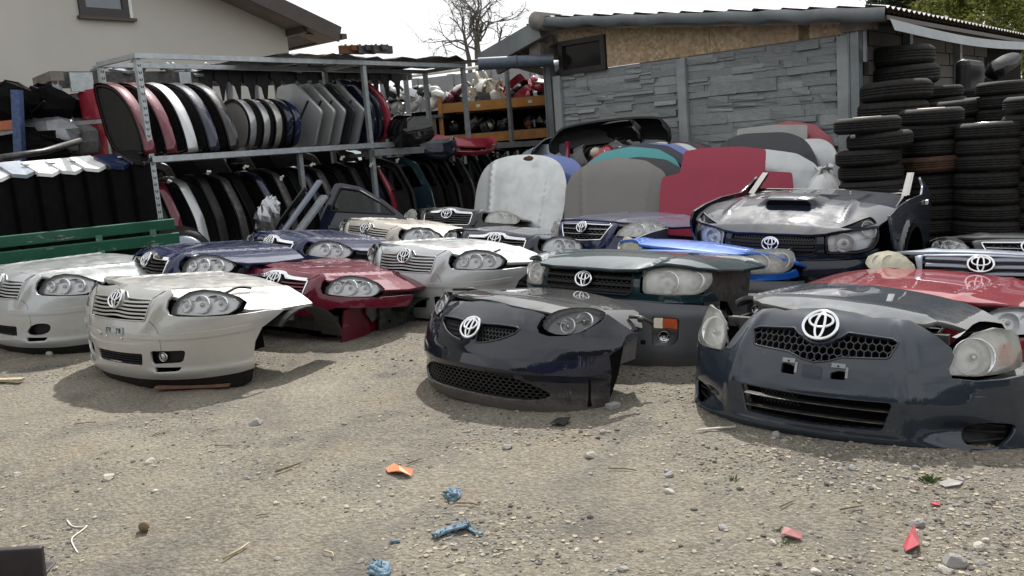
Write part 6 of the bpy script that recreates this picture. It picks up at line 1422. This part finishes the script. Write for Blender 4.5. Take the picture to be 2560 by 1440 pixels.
# tyres and wheels
TY = {}
def tyre_mesh(w_, seed, rim=None):
    """D = 1 m tyre lying on its side, thickness w_: shoulders, tread blocks cut by three grooves"""
    mb = MB(); n = 44; h = w_ / 2
    rows = [(.285, -h * .55, 0), (.30, -h * .80, 0), (.36, -h * .97, 0), (.43, -h * .96, 0), (.475, -h * .76, 1), (.490, -h * .60, 1), (.500, -h * .50, 2), (.500, -h * .30, 2), (.489, -h * .28, 0), (.489, -h * .22, 0), (.503, -h * .20, 2), (.503, -h * .03, 2), (.490, -h * .02, 0), (.490, h * .05, 0), (.503, h * .07, 2), (.503, h * .22, 2), (.489, h * .24, 0), (.489, h * .30, 0), (.500, h * .32, 2), (.500, h * .50, 2), (.490, h * .60, 1), (.475, h * .76, 1), (.43, h * .96, 0), (.36, h * .97, 0), (.30, h * .80, 0), (.285, h * .55, 0)]
    V = []
    for k, (r_, z_, q) in enumerate(rows):
        for j in range(n):
            a = 2 * math.pi * j / n; d = 0
            if q and j % 2 == (k // 4) % 2: d = -.008
            V.append(((r_ + d) * math.cos(a), (r_ + d) * math.sin(a), z_))
    F = [(i * n + j, i * n + (j + 1) % n, (i + 1) * n + (j + 1) % n, (i + 1) * n + j) for i in range(len(rows) - 1) for j in range(n)]; mb.add(V, F, 0, True); me = mb.mesh('tyre'); return me
TM = [tyre_mesh(.265, 0), tyre_mesh(.30, 1)]
for me in TM: me.materials.append(M['rubber'])
rimb = MB(); rimb.lathe([(.0, .03), (.05, .035), (.07, .045), (.12, .05), (.16, .02), (.22, .05), (.235, .075), (.25, .08), (.26, .07), (.26, .0)], 24); rimm = rimb.mesh('rim'); rimm.materials.append(M['cream'])
rT = np.random.RandomState(8)
ORD = ['topmost', 'second', 'third', 'fourth', 'fifth', 'sixth', 'seventh', 'eighth', 'ninth', 'tenth', 'eleventh', 'twelfth']
def stack(u, vtop, d, D, stackname, n, wide=0, rim=None, jit=.02, zmin=None, rust=()):
    p = at(u, vtop, d); zt = float(p[2]); k = 0; th = (.265, .30)[wide] * D
    while k < n and zt - th * .5 > float(GZ(p[0], p[1])):
        o = link('tyre', TM[wide]); Dj = D * (1 + .05 * (rT.rand() - .5)); o.scale = (Dj, Dj, D)
        o.location = (p[0] + jit * rT.randn(), p[1] + jit * rT.randn(), zt - th / 2); o.rotation_euler = (.02 * rT.randn(), .02 * rT.randn(), rT.rand() * 6.28)
        if k in rust: setmat(o, M['rustrubber'])
        tag(o, f'{ORD[k]} tyre {"down " if k else ""}of the {stackname}', 'tyre', 'stacked black tyres on the right')
        if k == 0 and rim:
            r_ = bpy.data.objects.new('rim', rimm); COL.objects.link(r_); r_.parent = o; r_.location = (0, 0, .062); r_.scale = (.82, .82, .9)
            if rim != 'cream': setmat(r_, M[rim])
        zt -= th * .955; k += 1
stack(2178, 291, 8.9, .62, 'stack with a cream rim nearest the red bonnets', 9, rim='cream', jit=.025)
stack(2326, 270, 9.1, .63, 'taller middle stack with a cream rim', 9, rim='cream', jit=.02, rust=(3,))
stack(2470, 305, 8.7, .62, 'front stack with a silver rim on top', 9, rim='satin', jit=.012)
stack(2598, 238, 8.6, .62, 'stack cut off by the right edge of the photo', 9, jit=.012)
stack(2238, 204, 10.0, .74, 'wide-tyre stack against the shed corner post', 6, wide=1, jit=.03)
stack(2248, 118, 10.9, .80, 'dark stack under the eave behind the corner post', 4, wide=1, jit=.03)
stack(2352, 214, 10.6, .56, 'low dark stack behind the middle one', 6)
stack(2425, 219, 11.0, .64, 'dark stack below the hanging black bumper', 6)
stack(2400, 248, 10.1, .72, 'broad stack behind the two cream-rimmed ones', 6, wide=0, jit=.03)
stack(2512, 203, 9.7, .56, 'slim stack with a bright shoulder under the eave', 6, rim='satin', jit=.015)
stack(2600, 200, 10.2, .62, 'back stack at the right edge under the eave', 6)
# black bumper parts hanging in the open side of the shed
p = at(2425, 195, 11.2); mb = MB(); mb.box((0, 0, 0), (.56, .18, .44)); o = mb.build('black_tank', M['plastic'], bevel=.08); o.location = p; o.rotation_euler = (0, .05, rad(40)); tag(o, 'rounded black plastic tank in the dark open side of the shed', 'tank')
bumper_skin('bumper', .22, M['black'], at(2500, 195, 10.9), (.3, -.4, rad(-60)), 'small glossy black bumper corner hanging beside the black tank', .22, .25)

# upright bonnets
def upright(u, v, d, outline, mat, label, yaw=-38, lean=12, roll=0, crown=.05, ribs=0, name='bonnet', group='bonnets leaning in front of the shed'):
    """bonnet stood on its rear edge and leaned back; outline in metres, base middle at pixel (u, v) and depth d"""
    p = at(u, v, d); r_ = empty(name, tuple(p), rot=(rad(-lean), rad(roll), rad(yaw)), label=label, cat='bonnet', group=group)
    P = np.asarray(outline, float); W_ = np.abs(P[:, 0]).max(); H_ = P[:, 1].max()
    def f(a, b):
        a = np.asarray(a, float); b = np.asarray(b, float)
        y = crown * (a / W_) ** 2 + crown * 1.6 * np.maximum(0, b / H_ - .72) ** 2 / .08 * .6
        if ribs: y = y - .014 * gs(np.abs(a), W_ * (.55 + .12 * b / H_), .03) + (.02 * np.clip((b / H_ - .62) / .06, 0, 1) if ribs > 1 else 0) * np.clip((W_ * .75 - np.abs(a)) / .05, 0, 1)
        return np.stack([a, y, b], -1)
    o = panel('skin', f, P, mat, r_, step=.05, lip=.022); panel('inner_frame', offs(f, -.03), shrink(P, .95), M['dark'], r_, step=.12, lip=0); return r_
RH = corner([(-.60, 0), (.60, 0), (.66, .45), (.62, .72), (.50, .92), (.28, 1.02), (-.28, 1.02), (-.50, .92), (-.62, .72), (-.66, .45)], .12)
WH = rnd([(-.62, -.1), (.60, -.1), (.66, .50), (.65, .82), (.52, 1.06), (.22, 1.15), (-.22, 1.15), (-.52, 1.06), (-.65, .82), (-.67, .50)], 2)
TP = corner([(-.66, -.1), (.66, -.1), (.66, .62), (.58, .78), (.36, .91), (0, .96), (-.36, .91), (-.58, .78), (-.66, .62)], .05)
upright(1280, 604, 11.2, WH, M['whitehood'], 'silver-white bonnet with a rust patch at its top, standing behind the black front end', -30, 18, 2, .07, 1)
o = upright(1330, 600, 11.45, WH, M['periwinkle'], 'blue bonnet hidden behind the silver-white one', -30, 18, 2, .07)
mb = MB(); mb.ball((0, 0, 0), .06, 9, 5, 0, (1.2, .25, .5), jit=.4); o = mb.build('rust_flake', M['rust']); o.location = at(1322, 396, 11.32); tag(o, 'brown rusty lump on the top edge of the silver-white bonnet', 'rust lump')
upright(1528, 594, 10.35, TP, M['taupe'], 'dull grey-brown bonnet standing behind the navy compact front end', -30, 14, 1, .06, 1)
upright(1580, 588, 10.55, TP, M['darkgrey'], 'dark grey bonnet directly behind the grey-brown one', -30, 14, 1, .06)
upright(1566, 560, 10.8, TP, M['teal'], 'turquoise bonnet showing above the grey-brown one', -30, 12, 1, .06)
upright(1590, 548, 11.0, TP, M['navy2'], 'navy bonnet between the turquoise and the light blue one', -30, 12, 1, .06)
upright(1620, 545, 11.15, TP, M['periwinkle'], 'light blue bonnet behind the turquoise one', -30, 11, 1, .06)
upright(1642, 540, 11.3, TP, M['whitehood'], 'thin white-edged bonnet behind the light blue one', -30, 11, 1, .06)
upright(1655, 538, 11.42, TP, M['navy2'], 'navy bonnet behind the white-edged one', -30, 10, 1, .06)
upright(1672, 536, 11.55, TP, M['burgundy'], 'dark red bonnet at the back of the blue row', -30, 10, 1, .06)
upright(1690, 534, 11.68, TP, M['slate'], 'slate bonnet at the back of the blue row', -30, 10, 1, .06)
upright(1705, 530, 11.8, TP, M['black'], 'black bonnet furthest back in the blue row', -30, 10, 1, .06)
RT_ = corner([(-.68, -.1), (.66, -.1), (.76, .62), (.74, .80), (.46, .82), (.46, 1.06), (.20, 1.10), (-.2, 1.10), (-.42, 1.07), (-.46, .82), (-.66, .78), (-.68, .62)], .025)
upright(1796, 616, 9.6, RT_, M['redflat'], 'large flat faded red bonnet with stepped corners beside the dark off-road nose', -24, 14, 2, .02)
upright(1890, 570, 10.0, TP * [1.0, .96], M['silver'], 'silver bonnet with a bent bright corner right of the faded red one', -28, 14, 4, .09)
upright(1895, 570, 10.25, RH * [1.0, 1.10], M['darkgrey'], 'dark grey bonnet with white clips behind the faded red one', -28, 12, 2, .06, 1)
upright(1925, 560, 10.5, corner([(-.42, 0), (.40, 0), (.40, 1.16), (0, 1.18), (-.42, 1.16)], .03), M['greyflat'], 'flat grey bonnet above the dark grey one', -28, 10, 1, .02)
upright(2000, 560, 10.3, np.array(RH) * [.62, .98], M['silver'], 'white silver bonnet beside the tyre stack', -35, 10, 3, .07)
upright(1965, 560, 10.65, TP * [.85, 1.30], M['red'], 'red bonnet edge at the back of the right-hand row', -28, 9, 1, .05)
upright(2030, 560, 10.85, TP * [.60, 1.28], M['burgundy'], 'dark red bonnet furthest back next to the tyre stack', -28, 9, 1, .05)
q = upright(1390, 520, 11.9, corner([(-.70, -.1), (.66, -.1), (.70, .50), (.16, .50), (.14, .86), (-.30, .88), (-.56, .78), (-.70, .60)], .03), M['bluegrey'], 'blue-grey bonnet with a square notch left of the turquoise one', -32, 10, 0, .05)
mb = MB(); mb.prism([(.17, .50), (.21, .50), (.21, .87), (.16, .87)], .05, ((0, -.02, 0), (1, 0, 0), (0, 0, 1))); mb.build('edge_strip', M['red'], q)
for i in range(2):
    bumper_skin('bumper', .78, M['plastic'] if i else M['black'], at(1500 + 40 * i, 372 - 14 * i, 12.1 - .1 * i), (-.25, .12 - .1 * i, rad(150 + 12 * i)), 'large black bumper arched over the heap against the shed wall' if i else 'black bumper lying under the arched one against the shed wall', .34, .5)
for i in range(16):
    piece(['scrap', 'lamp', 'arch', 'mirror'][rD.randint(4)], ['greyplastic', 'silver', 'plastic', 'red', 'darkgrey', 'cream'][rD.randint(6)], at(1445 + 130 * rD.rand(), 372 + 28 * rD.rand(), 11.75), .12 + .05 * rD.rand(), 'in the heap under the black bumpers by the shed wall', 'parts heaped under the black bumpers')
mb = MB(); mb.lathe([(.26, -.30), (.24, -.1), (.12, .14), (.06, .19), (.05, .22), (.09, .25), (.03, .26), (0, .24)], 14); V = np.array(mb.v); V += .018 * rT.randn(*V.shape); mb.v = [tuple(v) for v in V]; o = mb.build('white_sack', M['white']); o.location = at(2062, 478, 9.7); tag(o, 'white tied plastic sack between the dark off-road nose and the tyres', 'sack')

# leaning door with window, loose sills, foil bag, spare wheels under the rack
LD = at(880, 600, 10.5); r_ = empty('door_shell', (LD[0], LD[1], LD[2]), rot=(rad(-14), rad(6), rad(-8)), label='navy car door with tinted window leaning beside the beige front end', cat='car door')
OUT = corner([(-.42, -.15), (.62, -.15), (.64, .28), (.34, .50), (.02, .66), (-.22, .70), (-.30, .69), (-.40, .30)], .03); WIN = corner([(-.30, .34), (-.22, .64), (.02, .61), (.30, .47), (.50, .33)], .03)
ff = lambda a, b: np.stack([a, .06 * (np.asarray(b) / .5) ** 2, b], -1)
panel('skin', ff, OUT, M['navy2'], r_, [WIN], step=.06, lip=.06); panel('window_pane', offs(ff, -.01), shrink(WIN, 1.02), M['glass'], r_, step=.1, lip=.006); mb = MB(); ribbon(mb, ff, densify(WIN, .05), .014, 0, 0, closed=True); mb.build('window_seal', M['plastic'], r_); mb = MB(); mb.box((-.22, -.02, .14), (.14, .04, .03)); mb.build('handle', M['navy2'], r_)
panel('inner_trim', offs(ff, -.09), shrink(OUT, .98), M['dark'], r_, [shrink(WIN, 1.0)], step=.1, lip=0)
for i, (u0, v0, u1, v1, d, w_, m_, lab) in enumerate(((700, 590, 800, 452, 10.3, .10, 'bluegrey', 'pale steel sill leaning against the navy door'), (735, 595, 812, 490, 10.2, .13, 'galvdark', 'broad grey sill in front of the pale one'), (665, 600, 765, 470, 10.4, .06, 'black', 'black door pillar leaning left of the pale sill'))):
    a, b = at(u0, v0, d), at(u1, v1, d + .35); mb = MB(); mb.beam((0, 0, 0), b - a, w_, .05); mb.beam((.0, -.03, 0), b - a + np.array([0, -.03, 0]), w_ * .35, .05); o = mb.build('sill', M[m_], bevel=.012); o.location = a; tag(o, lab, 'sill panel')
a = at(668, 540, 10.3); mb = MB(); mb.ball((0, 0, 0), .17, 16, 12, 0, (.8, .5, 1.35), jit=.30); o = mb.build('foil_bundle', M['foil']); o.location = a; o.rotation_euler = (0, .35, .2); tag(o, 'crumpled silver foil bundle under the rack beside the sills', 'foil')
for i, (u, v, d, D, rimmat, lab, rot) in enumerate(((462, 640, 9.55, .60, 'bluegrey', 'spare wheel with pale blue disc leaning at the bench end', (rad(62), 0, rad(25))), (448, 632, 9.75, .64, None, 'worn tyre behind the pale blue wheel at the bench end', (rad(60), 0, rad(20))))):
    o = link('tyre', TM[0]); o.location = at(u, v, d); o.scale = (D, D, D * .8); o.rotation_euler = rot; tag(o, lab, 'wheel' if rimmat else 'tyre')
    if rimmat:
        mb = MB(); mb.lathe([(0, .05), (.10, .06), (.2, .055), (.30, .05), (.36, .03), (.37, -.02)], 28); q = mb.build('disc', M[rimmat], o); q.location = (0, 0, .10)
# ------------------------------------------------------------------ litter and single stones on the ground
rL = np.random.RandomState(21)
STM = []
for i in range(8):
    me = stone_mesh('stone', 300 + i, 9, 6).mesh('stone'); me.materials.append(M['stone']); STM.append(me)
def loose(me, name, u, v, sc, label, cat, group=None, rz=None, dz=0.0, mat=None, rot=None):
    g = gnd(u, v); o = link(name, me); o.location = (g[0], g[1], GH(g[0], g[1]) + dz); o.scale = sc if hasattr(sc, '__len__') else (sc,) * 3; o.rotation_euler = rot or (rL.randn() * .1, rL.randn() * .1, rL.rand() * 6.28 if rz is None else rz)
    if mat: setmat(o, M[mat])
    return tag(o, label, cat, group)
big = [(2386, 1398, 30, 'stone', 'large grey angular stone near the bottom right corner'), (2362, 1418, 17, 'stonelight', 'pale stone touching the large grey one near the bottom right corner'), (2446, 1362, 17, 'stonelight', 'pale smooth stone above the large grey one near the right edge'), (2290, 1304, 20, 'stone', 'grey stone at the upper end of the red shard'), (2313, 1352, 10, 'stonelight', 'small pale stone right of the red shard'), (1477, 1133, 19, 'stonelight', 'pale stone in front of the small car and hatchback gap'), (1673, 1182, 16, 'stone', 'grey stone lying below the grille of the hatchback front'), (1672, 1226, 14, 'stonelight', 'pale flat stone below another grey one right of centre'), (1268, 1118, 15, 'stone', 'brown-grey stone in front of the small car'), (1557, 1422, 16, 'stone', 'grey stone at the bottom edge right of the middle'), (2040, 1457 - 20, 15, 'stonelight', 'pale stone at the bottom edge below the pink shard'), (1930, 1362, 12, 'stonelight', 'small pale stone left of the pink shard'), (1808, 1322, 14, 'stone', 'dark grey stone at the end of the black scrap'), (375, 1158, 14, 'stonelight', 'rounded stone half sunk on the left'), (270, 1195, 16, 'stonelight', 'flat pale stone half sunk on the left'), (40, 1187, 12, 'stonelight', 'pale pebble near the left edge'), (618, 1200 - 2, 9, 'stone', 'round dark pebble at the end of a twig'), (1506, 1080, 12, 'stone', 'stone at the foot of the hatchback front'), (1940, 1086, 14, 'stone', 'grey stone under the hatchback bumper, left of the pile'), (1962, 1104, 13, 'stone', 'grey stone under the hatchback bumper, right of the pile'), (2130, 1170, 13, 'stone', 'stone beside the hatchback bumper shadow'), (2290, 1167, 11, 'stone', 'stone in the shadow of the hatchback bumper'), (640, 1058, 18, 'stone', 'grey stone left of the middle under the champagne front end'), (125, 886, 11, 'stonelight', 'pale stone touching the far left bumper'), (2450, 1398, 13, 'stone', 'low stone right of the large grey one')]
for (u, v, px, m_, lab) in big:
    g = gnd(u, v); s = px * 1.15 * float(np.linalg.norm(g - CP)) / FPX * .5 * 1.9; loose(STM[rL.randint(8)], 'stone', u, v, (s, s * .75, s * .62), lab, 'stone', 'loose stones', dz=s * .12, mat=m_)
for i in range(110):
    u, v = 40 + 2480 * rL.rand(), 1000 + 430 * rL.rand(); g = gnd(u, v)
    s = (.009 + .011 * rL.rand() ** 2); loose(STM[rL.randint(8)], 'pebble', u, v, (s, s * .8, s * .6), 'small grey-brown pebble lying on the open dirt among others alike', 'pebble', 'pebbles on the dirt', dz=s * .1, mat='stonelight' if rL.rand() < .5 else 'stone')
# twigs
def twig(u0, v0, u1, v1, r_, lab, mat='stick'):
    a, b = gnd(u0, v0), gnd(u1, v1); z = .006; mb = MB(); m = (a + b) / 2 + np.array([.01, .01, .004])
    P = [a, m, b]; P = [np.array([p[0], p[1], GH(p[0], p[1]) + z + r_]) for p in P]; mb.tube([p - P[0] for p in P], [r_ * .62, r_ * .68, r_ * .42], 6); o = mb.build('twig', M[mat]); o.location = P[0]; tag(o, lab, 'twig', 'twigs on the dirt')
twig(556, 1392, 622, 1353, .007, 'pale straight twig at the bottom, right of the wooden plug', 'stringy'); twig(690, 1187, 755, 1162, .009, 'dark split twig left of the orange scrap'); twig(540, 1118, 598, 1120, .004, 'thin straight twig in the middle left'); twig(810, 1375, 834, 1390, .006, 'short pale twig at the bottom, left of the blue rag', 'stringy')
twig(1140, 1262, 1200, 1268, .006, 'curved twig right of the round blue rag'); twig(1018, 1160, 1062, 1148, .005, 'dark twig above the orange scrap'); twig(1740, 1076, 1840, 1068, .008, 'white stick poking out under the hatchback bumper', 'string'); twig(1520, 1168, 1592, 1172, .005, 'dark thin twig below the hatchback bumper'); twig(640, 1292, 675, 1287, .004, 'short dark twig left of the middle'); twig(185, 1068, 242, 1062, .005, 'dark twig near the left edge'); twig(380, 1092, 425, 1080, .004, 'thin twig in front of the champagne bumper'); twig(1240, 1375, 1262, 1380, .004, 'tiny twig right of the long blue rag'); twig(1950, 1270, 1990, 1255, .005, 'dry twig in the middle right'); twig(2100, 1275, 2160, 1262, .006, 'reddish bark strip on the right')
# plank pieces
def board(u0, v0, u1, v1, w_, h, mat, lab, cat='board', name='board'):
    a, b = gnd(u0, v0), gnd(u1, v1); mb = MB(); mb.beam((0, 0, 0), b - a, w_, h); o = mb.build(name, M[mat], bevel=.004); o.location = a + EZ * (h * .5 + .006); tag(o, lab, cat)
board(390, 975, 575, 968, .05, .02, 'rustwood', 'thin brown plank under the champagne bumper'); board(-40, 957, 58, 954, .05, .02, 'stringy', 'pale thin plank at the left edge')
board(2045 - 500, 1020, 1520, 1027, .05, .03, 'stone', 'flat grey tile piece at the rear corner of the small car', 'tile', 'tile_piece')
# dark steel box cut off by the lower left corner
a = gnd(45, 1445); mb = MB(); mb.box((0, 0, .07), (.30, .03, .16)); mb.box((0, .06, .02), (.28, .12, .03)); mb.box((-.12, .0, .155), (.02, .02, .02)); o = mb.build('steel_box', M['brownbox'], bevel=.006); o.location = (a[0] - .045, a[1] - .02, GH(a[0], a[1]) - .03); o.rotation_euler = (0, rad(3), rad(4)); tag(o, 'dark brown steel box cut off by the lower left corner', 'box')
# rags, plug, shards, string
def rag(pts, r_, lab, seed):
    r = np.random.RandomState(seed); g0 = gnd(*pts[0]); P = []
    for (u, v) in pts:
        g = gnd(u, v); P.append(np.array([g[0], g[1], GH(g[0], g[1]) + r_ * .8]) - g0)
    P = rnd(np.array(P), 2, False); mb = MB()
    for k in range(7):
        q = P + r.randn(3) * r_ * .45 + np.cumsum(r.randn(*P.shape) * r_ * .12, 0); q[:, 2] = np.maximum(q[:, 2], g0[2] * 0 + r_ * .3 - .002); mb.tube(q, r_ * (.35 + .3 * r.rand(len(q))), 7)
    for k in range(12):
        p = P[r.randint(len(P))]; mb.tube([p, p + r.randn(3) * r_ * .9, p + r.randn(3) * r_ * 1.5], r_ * .12, 5)
    V = np.array(mb.v); V += r.randn(*V.shape) * r_ * .10; mb.v = [tuple(v) for v in V]; o = mb.build('rag', M['rag']); o.location = g0; tag(o, lab, 'rag', 'grey-blue rags on the ground')
rag([(1118, 1238), (1132, 1228), (1146, 1238), (1136, 1250), (1122, 1248)], .016, 'round crumpled blue rag in the middle of the dirt', 1)
rag([(1090, 1342), (1110, 1328), (1140, 1322), (1168, 1316)], .013, 'long twisted blue rag below the round one', 2); rag([(1168, 1318), (1185, 1328), (1206, 1334)], .006, 'thin torn end beside the long blue rag', 3)
rag([(930, 1420), (950, 1412), (972, 1420), (960, 1438), (935, 1434)], .016, 'crumpled blue rag at the bottom edge', 4); rag([(976, 1356), (998, 1354)], .005, 'tiny blue rag scrap left of the long one', 5)
def shard(poly, mat, lab, cat, name, h=.012, curl=.02):
    g = [gnd(u, v) for u, v in poly]; c = np.mean(g, 0); mb = MB(); P = [np.array([p[0], p[1], GH(p[0], p[1]) + h + curl * (i % 2)]) - c for i, p in enumerate(g)]; P.append(np.mean(P, 0) + EZ * curl); k = len(g); n2 = k + 1
    mb.add(P + [p - EZ * .004 for p in P], [(i, (i + 1) % k, k) for i in range(k)] + [(n2 + k, n2 + (i + 1) % k, n2 + i) for i in range(k)] + [(i, n2 + i, n2 + (i + 1) % k, (i + 1) % k) for i in range(k)]); o = mb.build(name, M[mat]); o.location = c; tag(o, lab, cat)
shard([(965, 1172), (985, 1170), (1012, 1180), (1034, 1188), (1030, 1194), (1000, 1192), (970, 1184)], 'orangepl', 'bright orange plastic scrap in front of the small car', 'plastic scrap', 'plastic_scrap')
shard([(2258, 1362), (2270, 1350), (2278, 1320), (2286, 1322), (2300, 1358), (2298, 1374), (2264, 1376)], 'redpl', 'red lamp shard with a pointed tip at the bottom right', 'lamp shard', 'lamp_shard', .014, .022)
shard([(1952, 1345), (1962, 1334), (1985, 1333), (2008, 1346), (2004, 1352), (1960, 1352)], 'pinkpl', 'pinkish lamp shard left of the pointed red one', 'lamp shard', 'lamp_shard', .012, .016)
shard([(2325, 1254), (2342, 1252), (2352, 1258), (2338, 1260)], 'redpl', 'tiny red chip below the hatchback bumper', 'plastic scrap', 'plastic_scrap', .006, .004)
shard([(1375, 1060), (1395, 1056), (1420, 1052), (1428, 1056), (1412, 1066), (1384, 1066)], 'plastic', 'small black scrap in front of the small car bumper', 'plastic scrap', 'plastic_scrap', .01, .018)
shard([(2345, 1206), (2375, 1200), (2408, 1204), (2400, 1216), (2362, 1218)], 'stone', 'flat grey disc half buried beside the grass tuft', 'disc', 'flat_disc', .008, .004)
mb = MB(); mb.lathe([(0, 0), (.022, 0), (.020, .045), (0, .045)], 10); o = mb.build('wooden_plug', M['stick']); g = gnd(362, 1325); o.location = (g[0], g[1], GH(g[0], g[1]) + .018); o.rotation_euler = (rad(75), 0, rad(20)); tag(o, 'short round wooden plug lying on the dirt at the lower left', 'plug')
P = [(168, 1302), (178, 1318), (205, 1322), (222, 1315), (205, 1330), (185, 1345), (178, 1358), (190, 1378), (195, 1385)]; g0 = gnd(*P[0]); mb = MB(); mb.tube(rnd(np.array([np.array([q[0], q[1], GH(q[0], q[1]) + .006]) - g0 for q in (gnd(*p) for p in P)]), 2, False), .0028, 5); o = mb.build('string', M['string']); o.location = g0; tag(o, 'white string curled on the dirt at the lower left', 'string')
p = at(520, 722, 6.25); mb = MB(); mb.tube([(-.075, 0, 0), (-.005, 0, 0)], .010, 8); mb.tube([(-.005, 0, 0), (.05, 0, 0)], .003, 6); A = np.linspace(0, 6.28, 13)[:-1]; mb.tube([(.063 + .014 * math.cos(a), .010 * math.sin(a), 0) for a in A], .004, 6, closed=True); o = mb.build('hand_tool', M['plastic']); o.location = p; o.rotation_euler = (0, rad(9), rad(-20)); tag(o, 'small black hand tool with a ring end lying on the champagne bonnet', 'hand tool')
# grass tufts
for (u, v, n, s, lab) in ((2325, 1200, 40, .026, 'fresh green grass tuft beside the flat grey disc'), (1830, 1196, 14, .018, 'sparse green grass tuft in front of the hatchback'), (1945, 1328, 12, .016, 'thin grass tuft above the pinkish shard'), (1960, 1362, 10, .016, 'thin grass tuft below the pinkish shard')):
    g = gnd(u, v); mb = MB()
    for k in range(n):
        a = rL.rand() * 6.28; p = np.array([rL.randn() * s * .6, rL.randn() * s * .4, 0]); d = np.array([math.cos(a), math.sin(a), 0]); t = np.array([-d[1], d[0], 0]) * .0025; h = s * (.5 + rL.rand()); mb.add([p - t, p + t, p + d * h * .5 + EZ * h * .8 + t * .5, p + d * h + EZ * h * .9], [(0, 1, 2), (0, 2, 3)])
    o = mb.build('grass_tuft', M['grass']); o.location = (g[0], g[1], GH(g[0], g[1]) - .002); tag(o, lab, 'grass tuft', kind='thing')
